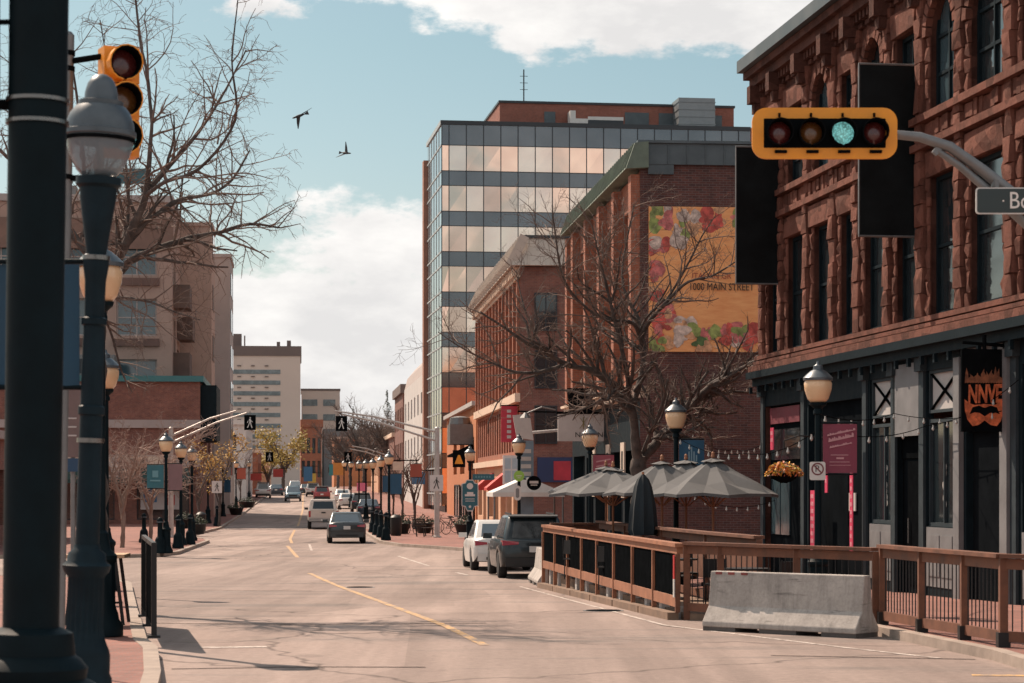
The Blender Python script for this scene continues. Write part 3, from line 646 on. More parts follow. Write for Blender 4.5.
# ================================================================== ORANGE BUILDING WITH MANSARD
B=thing('orange_building','orange brick commercial block with pale seamed mansard roof and cream band','building',(.42,115,0),yaw(320)); L=31
ops=[]
for k in range(13):
    a=.8+k*2.35; ops.append((a,a+1.35,9.4,12.6))
for k in range(18):
    a=.5+k*1.7; ops.append((a,a+1.1,3.95,6.3))
w=MB(); wall(w,FR,L,3.6,14,ops,.35); w.build('facade_wall',M_brk_or,B)
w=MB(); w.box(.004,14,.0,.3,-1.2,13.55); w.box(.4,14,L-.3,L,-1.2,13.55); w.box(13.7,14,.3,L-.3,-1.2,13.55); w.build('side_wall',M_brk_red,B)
for op in ops: window(B,FR,op,.35,M_brk_dark,M_glass,0,1,.08)
for k in range(5):
    for zf in (4.3,7.2,10.2):
        op=(.75+k*2.6,1.95+k*2.6,zf,zf+2.0); window(B,FS,(op[0],op[1],op[2],op[3]),-.02,M_mull,M_glass,1,1,.08)
mb=MB(); mb.fbox(FR,-.1,L,6.5,6.95,-.28,-.003); mb.fbox(FR,-.1,L,3.25,3.6,-.3,.3); mb.fbox(FR,-.1,L,12.95,13.1,-.15,-.003); mb.build('string_course',M_cream,B)
u=.2
while u<L: mb=MB(); mb.fbox(FR,u,u+.35,13.1,13.55,-.35,-.003); u+=.9; mb.build('eave_bracket',M_cream,B)
for p in range(14):
    mb=MB(); a=.35+p*2.35; mb.fbox(FR,a-.22,a+.22,7.0,12.9,-.16,-.003); mb.build('pilaster',M_brk_or,B)
mb=MB(); mb.hexa([(-.5,-.5,13.6),(14,-.5,13.6),(14,L,13.6),(-.5,L,13.6),(.3,.3,15.1),(13.5,.3,15.1),(13.5,L-.3,15.1),(.3,L-.3,15.1)]); mb.build('mansard_roof',M_seam,B)
mb=MB(); y=-.3
while y<L: mb=MB(); mb.bar((-.55,y,13.62),(.22,y,15.15),.16,.5,up=(-1,0,0)); y+=1.55; mb.build('roof_seam',M_seam,B)
x=.4
while x<13.6: mb=MB(); mb.bar((x,-.5,13.6),(x,.28,15.15),.06,.07,up=(0,-1,0)); x+=1.2; mb.build('roof_seam',M_seam,B)
mb=MB(); mb.box(.2,13.6,.2,L-.2,15.1,15.25); mb.build('roof_cap',M_mull,B)
sfo=[(.8,4,.3,2.7),(5,8,.2,2.8),(9,12.5,.2,2.8),(14,17,-.4,2.6),(18,22,.2,2.8),(23.5,26,-.4,2.6),(27,30.3,.2,2.8)]
w=MB(); wall(w,FR,L,-1.2,3.25,sfo,.4); w.build('shopfront',M_peach,B)
for op in sfo: window(B,FR,op,.4,M_white,M_glassb,1,1,.1,name='shop_window')
for k,(a,c) in enumerate(((8.4,'red_awning'),(17.4,'red_awning'))):
    mb=MB(); mb.prism([(-.02,a,2.9),(-1.1,a,2.0),(-1.1,a,1.85),(-.02,a,1.85)],(0,2.2,0)); mb.build('awning',mat(c,(.50,.05,.04),.7,0,.1,3),B)
OM=B.matrix_basis.copy()
t=thing('vertical_banner','tall red vertical banner with white letters on the orange block','banner'); t.matrix_basis=OM
mb=MB(); mb.box(-.95,-.1,.55,.63,4.4,6.3); mb.build('cloth',mat('red_banner_cloth',(.46,.035,.06),.7,0,.1,2),t)
mb=MB()
for k in range(6): mb.box(-.64,-.42,.535,.549,4.6+k*.27,4.76+k*.27)
mb.build('lettering',M_ltgrey,t)
mb=MB(); mb.tube([(0,.59,6.33),(-1,.59,6.33)],.03); mb.build('bracket',M_black,t)
t=thing('billboard','navy blue billboard with a red square on the orange block side wall','billboard'); t.matrix_basis=OM
mb=MB(); mb.fbox(FS,.9,2.9,2.3,3.6,-.15,-.01); mb.build('panel',mat('navy_panel',(.018,.035,.10),.6,0,.15,2),t)
mb=MB(); mb.fbox(FS,1.75,2.65,2.4,3.4,-.165,-.151); mb.build('red_square',mat('red_panel',(.42,.03,.05),.6,0,.2,2),t)
t=thing('framed_window_board','white framed board with blue panes on peach storefront side','board'); t.matrix_basis=OM
mb=MB(); mb.fbox(FS,-.9,-.05,2.2,3.7,-.12,.05,0); mb.fbox(FS,-.8,-.5,2.3,2.9,-.135,-.121,1); mb.fbox(FS,-.42,-.12,2.3,2.9,-.135,-.121,1); mb.fbox(FS,-.8,-.5,3.0,3.55,-.135,-.121,1); mb.fbox(FS,-.42,-.12,3.0,3.55,-.135,-.121,1); mb.build('board',[M_white,mat('pale_blue_pane',(.38,.46,.5),.4,0,.1)],t)

# ================================================================== SMALL ORANGE BUILDING BEFORE THE TOWER
B=thing('small_orange_building','low orange stucco shop with grey hood between tower and mansard block','building',(-2.45,150,0),yaw(318)); L=34
w=MB(); ops=[(2,8,3.2,5.5),(12,17,3.0,5.4),(21,25,3.0,5.4)]
wall(w,FR,L,-1.3,7.6,ops,.4); w.box(.004,10,0,.3,-1.3,8.4); w.box(.3,10,L-.3,L,-1.3,7.5); w.box(.3,10,.3,L-.3,7.3,7.45); w.build('wall',M_orst,B)
for op in ops: window(B,FR,op,.4,M_mull,M_glass,1,0,.1)
mb=MB(); mb.fbox(FR,-.1,L,7.6,7.9,-.3,.4); mb.build('coping',M_ltgrey,B)
mb=MB(); mb.box(-1.6,-.004,3.0,6.2,5.0,6.4); mb.lathe([(.8,6.4),(.7,6.9),(.2,7.0)],14,(-.8,4.6,0)); mb.build('metal_hood',M_steel,B)
mb=MB(); mb.prism([(-.01,2,5.0),(-1.5,2,4.3),(-1.5,2,4.15),(-.01,2,4.15)],(0,6,0)); mb.build('awning',M_black,B)
sfo=[(1,7,-.3,2.2),(9,14,-.3,2.2),(16,22,-.3,2.2)]
for op in sfo: window(B,FR,op,-.06,M_mull,M_glass,1,0,.12,name='shop_window')

# ================================================================== GLASS OFFICE TOWER
B=thing('office_tower','nine storey office tower of bronze mirror glass with brick penthouse','office tower',(-6.0,188,0),yaw(215)); W=27.0;D=12.8
core=MB(); core.box(.3,W,.13,D,-1,32.9); core.build('core',M_mull,B)
cols=[0,.62]+[.62+1.49*k for k in range(1,18)]
y0=33.0; seq=[(y0-1.75,y0,'sp')]; yy=y0-1.75
while yy>1:
    seq.append((yy-2.2,yy,'gl')); seq.append((yy-3.45,yy-2.2,'sp')); yy-=3.45
rest=MB(); 
for r,(a,b,k) in enumerate(seq):
    if a<.5: a=.5
    if b<=a: continue
    if k=='sp':
        mb=MB(); mb.fbox(FS,0,W,a,b,0,.12); mb.build('spandrel_band',M_spand,B)
    else:
        for c in range(len(cols)-1):
            u0,u1=cols[c],cols[c+1]
            j=lambda: rnd.uniform(-.011,.011)
            pts=[V((u0,j(),a)),V((u1,j(),a)),V((u1,j(),b)),V((u0,j(),b))]
            big = (r<8 and c<11) or (c<3 and r<18)
            mb = MB() if big else rest
            bk=[p+V((0,.05,0)) for p in pts]
            mb.hexa([pts[0],pts[1],bk[1],bk[0],pts[3],pts[2],bk[2],bk[3]])
            if big: mb.build('pane',rnd.choice((M_bronze,M_bronze,M_bronze,M_br3,M_br2)),B)
tag(rest.build('pane',M_bronze,B),kind='stuff')
mb=MB()
for c in cols: mb.fbox(FS,c-.035,c+.035,.4,33.0,-.07,.12)
for a,b,k in seq:
    if a>.5: mb.fbox(FS,0,W,a-.03,a+.03,-.05,.12); 
mb.fbox(FS,-.1,W,33.0,33.35,-.12,.4)
mb.build('mullion',M_mull,B)
mb=MB(); mb.box(-.02,.28,.13,D,.4,32.98); mb.build('side_glazing',M_sideg,B)
mb=MB()
for r,(a,b,k) in enumerate(seq):
    if a>.5: mb.box(-.07,-.025,.1,D,a-.06,a+.06)
for q in range(1,6): mb.box(-.06,-.024,q*2.2-.03,q*2.2+.03,.4,33.3)
mb.box(-.12,.3,.0,D,33.0,33.36)
mb.build('side_mullion',mat('pale_mullion',(.42,.45,.46),.5,.3,.1,2),B)
mb=MB(); mb.box(-.35,1,D,D+1.2,-1,31.8); mb.build('corner_pier',mat('rust_pier',(.33,.16,.11),.8,0,.15,.6),B)
mb=MB(); mb.box(5.9,27.2,7,D+8,32,36.2); mb.box(27.2,29.4,9,D+8,30,34.8); mb.build('penthouse',M_brk_pent,B)
mb=MB(); mb.box(5.8,27.3,6.9,D+8.1,36.2,36.4); mb.build('coping',M_mull,B)
for a,b,zb_,zt_ in ((9.9,10.9,33.4,35.5),(17.2,19.4,33.4,35.6),(20.3,22.1,33.4,35.6),(25.0,26.1,33.4,35.5)): mb=MB(); mb.box(a,b,6.95,7.2,zb_,zt_); mb.build('louvre',M_flash,B)
mb=MB(); mb.box(13.6,16.8,5.5,6.9,33.3,34.6,1); mb.box(12.0,12.5,5.5,6.9,33.3,35.4,0); mb.box(12.5,13.6,5.5,6.9,33.3,34.7,0); mb.box(13.6,16.8,5.48,5.52,34.6,34.9,0); mb.build('rooftop_plant',[M_white,M_mull],B)
mb=MB(); mb.box(21.6,24.9,4.5,7.5,33.3,36.6); 
for q in range(5): mb.box(21.55,24.95,4.45,7.55,33.6+q*.65,33.66+q*.65)
mb.build('metal_flue_box',mat('grey_metal_cladding',(.22,.24,.25),.5,.5,.15,1),B)
mb=MB(); mb.tube([(8.2,8,36.2),(8.2,8,39.4)],.06); 
for q in range(3): mb.tube([(7.85,8,37.6+q*.6),(8.55,8,37.6+q*.6)],.025)
mb.build('antenna',M_mull,B)

# ================================================================== RIGHT-HAND FAR BUILDINGS
def simple_block(name,label,loc,vp,W,L,H,wm,rows,side='R',fm=None,gm=None,cols=5,cornice=None,zb=-1.5,ww=.55,srows=None,scols=0,base=None):
    B=thing(name,label,'building',(loc[0],loc[1],0),yaw(vp)); fF,fS=(FR,FS) if side=='R' else (FL,FLS)
    ops=[]
    for z0,z1 in rows:
        for c in range(cols):
            p=L/cols; ops.append((c*p+p*(1-ww)/2,c*p+p*(1+ww)/2,z0,z1))
    w=MB(); wall(w,fF,L,zb,H,ops,.3)
    sops=[]
    for z0,z1 in (srows or []):
        for c in range(scols):
            p=W/scols; sops.append((c*p+p*(1-ww)/2,c*p+p*(1+ww)/2,z0,z1))
    wall(w,fS,W,zb,H,sops,.3)
    s=1 if side=='R' else -1
    xs=sorted((s*W,s*(W-.3))); w.box(xs[0],xs[1],0.3,L,zb,H); xs=sorted((s*.5,s*(W-.3))); w.box(xs[0],xs[1],L-.3,L,zb,H); xs=sorted((s*.35,s*(W-.3))); w.box(xs[0],xs[1],.35,L-.31,H-.4,H-.25)
    xs=sorted((s*.6,s*(W-.31))); w.box(xs[0],xs[1],.6,.7,zb,H-.41)
    w.build('wall',wm,B)
    for op in ops: window(B,fF,op,.3,fm or M_mull,gm or M_glass,0,1,.08)
    for op in sops: window(B,fS,op,.3,fm or M_mull,gm or M_glass,1,0,.08)
    if cornice:
        mb=MB(); xs=sorted((-s*.3,s*W)); mb.box(xs[0],xs[1],-.3,L+.1,H,H+cornice[0]); mb.build('cornice',cornice[1],B)
    return B
b5=simple_block('pale_building','pale grey walled building with arched roof end just beyond the glass tower',(-8.3,206),295,14,36,12.6,mat('pale_grey_wall',(.52,.50,.48),.9,0,.1,.5),[(5,7),(9,11)],cols=6,ww=.35)
mb=MB(); pts=[]
for q in range(9):
    t=math.pi*q/8; pts.append((4-4*math.cos(t)*1.0,.5,12.6+3.2*math.sin(t)))
mb.prism(pts,(0,35,0)); mb.build('arched_roof',M_lgrey,b5)
simple_block('brown_building','narrow brown building with bracketed cornice beyond pale walled building',(-12.2,246),295,14,20,12.5,M_brk_red,[(4.5,7),(8.5,11)],cols=5,cornice=(1.0,M_hospd))
simple_block('row_shop','low dark red brick shop far along the right pavement',(-14.6,272),298,14,30,8.2,M_brk_red,[(3.8,6)],cols=7,cornice=(.5,M_cream))
simple_block('row_shop','peach stucco shop closing the right side of the far street',(-18.6,306),298,16,30,7.0,M_peach,[(3.6,5.6)],cols=6,cornice=(.4,M_white))
b=simple_block('far_brick_block','orange and white striped brick block with tall windows at the end of the street',(-41.5,480),285,4.6,20,15,M_brk_or,[(4,7.5),(9,12.5)],side='L',cols=5,ww=.6,gm=M_glass,srows=[(4,7.6),(9.2,12.6)],scols=4,cornice=(1.6,M_brk_or),zb=0)
simple_block('far_grey_block','dark grey block with pale graffiti shapes next to far striped brick block',(-41.3,482),285,14,24,14.5,mat('dark_grey_render',(.17,.18,.19),.9,0,.3,.3),[(4,6)],cols=4,zb=0,srows=[(5,6.2)],scols=3)
simple_block('far_peach_block','peach and orange low block under the far bare trees',(-34.0,420),290,10,20,11,M_orst,[(5,7),(8,10)],cols=4,zb=0,srows=[(5,7),(8,10)],scols=3,cornice=(.5,M_cream))
# hospital: banded precast slab
B=thing('hospital_block','tall beige precast slab with horizontal window bands and dark roof band','building',(-62.5,650,0),yaw(300))
mb=MB(); mb.box(-40,0,0,40,0,40.5); mb.build('wall',M_hosp,B)
mb=MB(); mb.box(-40.3,.3,-.3,40,40.5,43.4); mb.build('roof_band',M_hospd,B)
for k in range(9):
    zc=36.4-k*3.18
    mb=MB(); mb.box(-40.1,-5.9,-.14,-.0,zc-1.25,zc); mb.build('window_band',M_win_h,B)
    mb=MB()
    for q in range(8): mb.box(-38.5+q*4,-37.4+q*4,-.3,-.01,zc+1.0,zc+1.3)
    mb.build('vent_row',M_hospd,B)
for q in ((-20,-17.5,8,11,43.4,47.5),(-16.6,-16.2,1,1.4,43.4,46.5),(-4,-2.8,2,3.2,43.4,45.2),(-7,-6,2,3.2,43.4,44.8)): mb=MB(); mb.box(*q); mb.build('roof_plant',M_hospd,B)
B=thing('hospital_wing','lower beige flat roofed wing to the right of the banded slab','building',(-54.0,690,0),yaw(300))
mb=MB(); mb.box(-12,-.0,0,30,0,32); mb.build('wall',M_hosp,B)
for k in range(6):
    mb=MB(); mb.box(-11.6,-7,-.14,0,27.2-k*4.6,29.2-k*4.6); mb.box(-5.2,-1.4,-.14,0,27.2-k*4.6,29.2-k*4.6); mb.build('window_band',M_win_h,B)
mb=MB(); mb.box(-12.2,.2,-.2,30,32,32.6); mb.build('coping',M_hospd,B)

# ================================================================== LEFT-HAND BUILDINGS
B=thing('brown_apartment_block','tall brown apartment block with stepped dark balconies and roof sign','apartment building',(at(172,160),160,0),yaw(293)); 
H=22.7; L=11.5
sops=[]
for z0 in (17.4,13.0,8.6,4.6):
    for a in (1.1,6.0,10.8): sops.append((a,a+2.9,z0,z0+2.7))
w=MB(); wall(w,FLS,14,-1,H,sops,.4); w.box(-14,-13.7,.3,L,-1,H); w.box(-13.7,-.3,.45,L,H-.6,H-.4); w.box(-13.7,-.5,L-.3,L,-1,H-.61); w.box(-13.6,-.6,.55,.7,-1,H-.61)
w.build('wall',M_ltan,B)
w=MB(); wall(w,FL,L,-1,H,[(2,5,16,19.5),(2,5,11,14.5),(2,5,6,9.5),(7,10,14,17.5),(7,10,9,12.5)],.9); w.build('street_wall',M_ltan,B)
for k,(a,zq) in enumerate([(2,15.2),(2,10.2),(2,5.2),(7,13.2),(7,8.2)]): mb=MB(); mb.box(.003,1.2,a-.4,a+3.4,zq,zq+1.7); mb.build('balcony',mat('dark_brown_balcony',(.13,.085,.07),.9,0,.2,1),B)
for op in sops: window(B,FLS,op,.4,M_lgrey,M_glassb,1,1,.12)
for op in sops: mb=MB(); mb.fbox(FLS,op[0]-.2,op[1]+.2,op[2]-.75,op[2]-.2,-.25,-.004); mb.build('sill',mat('brown_sill',(.15,.09,.075),.9,0,.2,1),B)
mb=MB(); mb.fbox(FLS,-.1,14,H-3.4,H-1.2,-.2,-.004); mb.build('fascia',mat('brown_fascia',(.20,.125,.10),.9,0,.15,.7),B)
mb=MB(); mb.box(-14,.1,-.2,L,H,H+.5); mb.build('coping',M_lgrey,B)
AM=B.matrix_basis.copy(); H_AP=H
t=thing('rooftop_sign','teal rooftop sign with white letters on brown apartment block','sign'); t.matrix_basis=AM
mb=MB(); mb.box(-5.2,-1.9,1.0,1.3,H+1.5,H+2.6); mb.build('panel',mat('teal_sign_panel',(.03,.13,.16),.5,0,.15,1),t)
text(t,'CPRIMC',1.0,(-3.6,.9,H+1.05),(1,0,0),(0,0,1),M_white,sx=.9,ext=.05)
mb=MB(); mb.box(-5.0,-4.8,1.1,1.25,H+.5,H+1.5); mb.box(-2.3,-2.1,1.1,1.25,H+.5,H+1.5); mb.build('post',M_mull,t)
B=thing('tan_slab_building','blank tan rendered slab jutting past the brown apartment block','building',(at(211.5,172),172,0),yaw(296))
mb=MB(); mb.box(-4.6,0,0,7,-1,22.4); mb.box(-4.7,.1,-.1,7,22.4,22.7); mb.build('wall',mat('pinkish_tan_render',(.42,.29,.235),.9,0,.12,.6),B)
for k in range(5): mb=MB(); mb.box(.003,.05,2,5,4+k*4,6+k*4); mb.build('window',M_glass,B)
B=thing('grey_slab_building','plain pale grey panel tower behind the tan slab','building',(at(230,182),182,0),yaw(296))
mb=MB(); mb.box(-9,0,0,9,-1,21); mb.box(-9.1,.1,-.1,9,21,21.3); mb.build('wall',M_lgrey,B)
for k in range(6):
    for q in range(2): mb=MB(); mb.box(.003,.06,1+q*4,3.6+q*4,3+k*3,4.8+k*3); mb.build('window',M_glassb,B)
b=simple_block('brick_shop','two storey brown brick shop with teal roof edge and wide storefront',(at(200,150),150),293,20,26,9.2,M_brk_red,[(4.6,7)],side='L',cols=4,srows=[(-.2,2.9)],scols=4,ww=.7,gm=M_glass)
mb=MB(); mb.box(-20,.25,-.25,26,9.2,9.6); mb.build('roof_edge',mat('teal_roof_edge',(.05,.17,.18),.5,.2,.1,1),b)
mb=MB(); mb.fbox(FLS,-.05,20,6.05,6.6,-.15,-.004); mb.fbox(FLS,-.05,20,3.4,4.2,-.25,-.004); mb.build('string_course',M_lgrey,b)
mb=MB(); mb.box(.003,1.1,.5,8,5.2,9.0); mb.build('bay',M_teal,b)
b=simple_block('low_brick_shop','one storey red brick corner shop on the far left corner',(at(112,113)-.25,82),300,14,30,4.1,M_brk_red,[(.4,2.8)],side='L',cols=6,ww=.6,srows=[(.4,2.8)],scols=3,cornice=(.35,M_lgrey))
simple_block('dark_brick_warehouse','tall dark red brick warehouse behind the near left lamp posts',(-28.5,86),300,16,24,11.0,M_brk_dark,[(1,3.4),(5,7.6)],side='L',cols=6,ww=.5,srows=[(1,3.4),(5,7.6)],scols=4)
simple_block('white_row_building','white painted two storey row building far along the left pavement',(at(246,240),240),298,14,34,8.8,M_white,[(3.4,5.0),(6.0,7.7)],side='L',cols=8,ww=.4,cornice=(.5,M_white),srows=[(3.4,5.0),(6.0,7.7)],scols=4)
simple_block('row_shop','red fronted low shop on the far left pavement',(at(258,290),290),298,12,26,6.5,M_brk_or,[(3.2,5.2)],side='L',cols=6,cornice=(.4,M_cream),zb=0)
simple_block('row_shop','long beige shop beyond the yellow willow on the left',(at(268,335),335),298,12,40,6.0,M_peach,[(3.2,5)],side='L',cols=8,cornice=(.4,M_hospd),zb=0)

# ------------------------------------------------ extra facade detail on the left and far shopfronts
def on(parent_m,name,label,cat,boxes,group=None):
    t=thing(name,label,cat,(0,0,0),0,group); t.matrix_basis=parent_m
    for nm,m,bx in boxes:
        mb=MB()
        for q in bx: mb.box(*q)
        mb.build(nm,m,t)
    return t
def frame_at(px,Y,vp): return Matrix.Translation((at(px,Y),Y,0))@Matrix.Rotation(yaw(vp),4,'Z')
SM=frame_at(200,150,293)
M_aw=mat('dark_green_awning',(.02,.05,.045),.8,0,.2,2); M_sg=[mat('painted_sign_'+n,c,.6,0,.12,3) for n,c in (('pink',(.60,.14,.24)),('orange',(.62,.24,.05)),('blue',(.05,.16,.30)),('teal',(.04,.22,.24)),('yellow',(.62,.42,.08)),('cream',(.6,.5,.4)),('red',(.45,.06,.05)))]
on(SM,'fascia_sign','long cream fascia sign above the brick shop window','sign',[('board',M_sg[5],[(-9,-2.5,-.40,-.26,3.5,4.1)]),('lettering',M_letb,[(-8.4+k*.75,-8.0+k*.75,-.415,-.401,3.65,3.95) for k in range(7)])])
on(SM,'fascia_sign','dark fascia sign left of the cream one on the brick shop','sign',[('board',M_black,[(-18,-10.5,-.40,-.26,3.5,4.1)]),('lettering',M_ltgrey,[(-17+k*.9,-16.5+k*.9,-.415,-.401,3.65,3.95) for k in range(6)])])
on(SM,'shop_poster','white and blue poster board in the brick shop window','poster',[('board',M_ltgrey,[(-4.0,-1.4,-.12,-.02,.5,2.3)]),('print',M_sg[2],[(-3.8,-2.9,-.13,-.121,1.0,2.1)]),('red_print',M_sg[6],[(-2.3,-1.7,-.13,-.121,.8,1.5)])])
on(SM,'roof_unit','grey rooftop air handling unit on the brick shop','roof unit',[('case',M_steel,[(-9,-6,3,6,9.6,11.2)]),('grille',M_mull,[(-8.7,-6.3,2.95,2.99,9.9,10.9)])])
on(SM,'roof_unit','smaller grey rooftop box left of the larger unit on the brick shop','roof unit',[('case',M_steel,[(-14,-12.4,3,5,9.6,10.7)]),('grille',M_mull,[(-13.8,-12.6,2.95,2.99,9.8,10.5)])])
for k,(px,Y,vp,py,w_,h_,c,lb) in enumerate(((362,214,298,487,1.0,.8,0,'pink projecting shop sign among the far right lamps'),(339,300,298,469,1.6,1.7,1,'orange projecting shop sign before the far bare trees'),(308,330,298,474,1.3,2.2,2,'tall blue banner sign at the far end of the street'),(334,318,298,470,1.4,1.6,3,'teal projecting shop sign far along the right row'),(312,332,298,478,1.2,1.4,4,'small yellow sign beside the tall blue banner sign'),(256,255,298,477,1.3,.8,6,'red projecting sign on the white row building'),(278,270,298,473,1.2,1.0,6,'larger red hanging sign below the willow crown'),(398,128,298,466,.6,.5,5,'small cream sign left of the orange red banner on right'),(418,140,298,478,.9,.8,2,'small blue projecting sign before the pale building'))):
    t=thing('shop_sign',lb,'sign',(at(px,Y),Y,zz(py,Y)),0,'small signs along the far street')
    mb=MB(); mb.box(-w_/2,w_/2,-.05,.05,-h_/2,h_/2); mb.build('board',M_sg[c],t); mb=MB(); mb.tube([(-w_/2,.0,h_/2+.08),(w_/2+.9,0,h_/2+.08)],.035); mb.build('bracket',M_black,t)

t=thing('awning','dark green sloping awning along the brick shop front below the signs','awning',(0,0,0),0); t.matrix_basis=SM
mb=MB(); mb.prism([(-16,-.30,3.35),(-16,-1.7,2.55),(-16,-1.7,2.3),(-16,-1.6,2.3),(-16,-.30,3.2)],(15.5,0,0)); mb.build('canvas',M_aw,t)
for k,(y_,h_) in enumerate(((7,1.6),(16,1.2))):
    on(AM,'roof_unit',('large grey plant box on the brown apartment block roof','small grey plant box on the brown apartment block roof')[k],'roof unit',[('case',M_steel,[(-13.5+y_*.2,-10.5+y_*.2,4,7,H_AP+.5,H_AP+.5+h_)]),('grille',M_mull,[(-13.2+y_*.2,-10.8+y_*.2,3.95,3.99,H_AP+.8,H_AP+.3+h_)])])
# ================================================================== STREET LAMPS
ST=yaw(300)
def lamp_proto(label,group,x,y,h=3.75,col=None):
    t=thing('street_lamp',label,'street lamp',(x,y,gz(y)+KH),0,group); m=col or M_pole
    b=MB(); b.lathe([(.23,0),(.23,.10),(.19,.16),(.18,.22),(.155,.30),(.15,.72),(.17,.76),(.17,.80),(.11,.86),(.085,.98),(.085,1.02),(.06,1.05)],24,flute=.10,fl=(.29,.73)); b.build('base',m,t,True)
    s=MB(); s.lathe([(.058,1.04),(.05,h-.62),(.075,h-.60),(.075,h-.56),(.06,h-.52),(.13,h-.46),(.14,h-.42)],16); s.build('shaft',m,t,True)
    g=MB(); g.lathe([(.12,h-.418),(.17,h-.36),(.215,h-.22),(.225,h-.12),(.20,h-.06)],24); g.build('globe',M_globe,t,True,60)
    c=MB(); c.lathe([(.235,h-.07),(.24,h-.03),(.19,h+.02),(.12,h+.08),(.08,h+.10),(.075,h+.16),(.03,h+.19),(.02,h+.24)],24); c.build('cap',M_capg,t,True,50)
    return t
rl=lamp_proto('street lamp with amber globe carrying the burgundy banner in front of the sandstone shopfront','lamps along the right pavement',at(818,35),35)
def rlamp(px,Y,label,sc=None): return dup(rl,(at(px,Y),Y,gz(Y)+KH),0,label,None,sc)
rlamp(676,49,'street lamp with amber globe and blue banner beside the big bare tree',1.05)
rlamp(590,64,'street lamp with amber globe beside the white signboard with hat shape',1.05)
rlamp(519,82,'street lamp carrying the lime disc and round sign by the orange block',1.11)
rlamp(470,104,'street lamp above the teal parking sign at the crosswalk corner',1.12)
for k,(Y,px,lb) in enumerate([(118,389,'street lamp with dark banner left of the galvanised crosswalk pole'),(131,381,'second street lamp in the receding right row past the crosswalk'),(146,373,'third street lamp in the receding right row past the crosswalk'),(163,366,'fourth street lamp in the receding right row past the crosswalk'),(182,359,'fifth street lamp in the receding right row past the crosswalk'),(205,351,'sixth street lamp in the receding right row past the crosswalk'),(232,344,'smallest farthest street lamp of the receding right row')]):
    rlamp(px,Y,lb,1.12)
ll=dup(rl,(at(100,29),29,gz(29)+KH),0,'street lamp with amber globe half hidden behind the ornate foreground lamp post','lamps along the left pavement',1.32)
dup(rl,(at(105.5,46),46,gz(46)+KH),0,'smaller street lamp with amber globe below the one behind the foreground lamp post','lamps along the left pavement',1.26)
for px,Y,lb in ((166,81,'street lamp carrying the teal banner on the far left corner'),(181,94,'street lamp just right of the brownish banner on the far left corner'),(192,103,'rightmost street lamp on the tip of the far left corner'),(208,150,'street lamp by the yellow leafed street tree'),(223,172,'street lamp on far left pavement right of the yellow leafed tree'),(236,200,'street lamp far along the left pavement before the white row building'),(249,235,'farthest small street lamp on the left pavement')):
    dup(rl,(at(px,Y),Y,gz(Y)+KH),0,lb,'lamps along the left pavement',1.12)

# ornate foreground lamp
nl=thing('ornate_street_lamp','large slate blue ornate lamp post with clear globe in the left foreground','street lamp',(at(79,14.7),14.7,gz(14.7)+KH-.16),0); nl.rotation_euler=(0,R(1.8),0)
b=MB(); b.lathe([(.26,0),(.26,.25),(.22,.32),(.19,.85),(.175,.88),(.175,1.0),(.165,1.04),(.14,1.10),(.125,1.18),(.12,1.52),(.15,1.56),(.162,1.60),(.13,1.63),(.125,1.68),(.09,1.71),(.085,1.74)],40,flute=.10,fl=(1.09,1.53)); b.build('base',M_polel,nl,True,45)
b=MB(); b.lathe([(.080,1.73),(.075,2.6),(.088,2.61),(.088,2.66),(.075,2.67),(.070,3.2),(.085,3.21),(.085,3.25),(.066,3.26),(.07,3.5),(.085,3.6),(.085,3.66),(.065,3.68),(.075,3.75),(.12,4.05),(.125,4.12),(.15,4.14),(.15,4.19),(.10,4.2)],24); b.build('shaft',M_polel,nl,True,40)
mg,nt,bb=nodes('clear_frosted_globe'); bb.inputs['Base Color'].default_value=(.20,.25,.285,1); bb.inputs['Roughness'].default_value=.2; bb.inputs['Alpha'].default_value=.74
b=MB(); b.lathe([(.10,4.19),(.15,4.24),(.20,4.34),(.228,4.44),(.228,4.49)],28); b.build('globe',mg,nl,True,60)
b=MB(); b.lathe([(.232,4.46),(.24,4.47),(.24,4.50),(.228,4.505),(.222,4.56),(.20,4.62),(.165,4.665),(.148,4.67),(.15,4.70),(.112,4.71),(.108,4.76),(.092,4.82),(.065,4.86),(.03,4.88),(.01,4.885)],28); b.build('cap',M_capg,nl,True,28); b=MB(); b.lathe([(.236,4.43),(.238,4.455)],28); b.build('rim',M_black,nl,True); b=MB(); b.lathe([(.03,4.19),(.035,4.32),(.02,4.42)],10); b.build('bulb',M_ltgrey,nl,True)
for zq in (2.42,3.64):
    b=MB(); b.lathe([(.092,zq),(.092,zq+.03)],20); b.build('clamp',M_strap,nl,True)
# blue banner on it (reaches left behind the dark pole)
t=thing('street_banner','large navy banner on foreground lamp post, running behind the dark pole','banner',(nl.location.x+.09,14.7,0),0)
cl=MB(); 
for k in range(8):
    a=-.085-.68*k/8;c=-.085-.68*(k+1)/8; d=lambda q: .015*math.sin(q*9)
    cl.hexa([(a,d(a),2.77),(c,d(c),2.77),(c,d(c)+.006,2.77),(a,d(a)+.006,2.77),(a,d(a),3.58),(c,d(c),3.58),(c,d(c)+.006,3.58),(a,d(a)+.006,3.58)])
cl.build('cloth',mat('navy_banner_cloth',(.016,.060,.105),.75,0,.15,1.2),t,True)
for zq in (3.6,2.76): cl=MB(); cl.tube([(-.05,0,zq),(-.82,0,zq)],.018); cl.build('rod',M_pole,t)
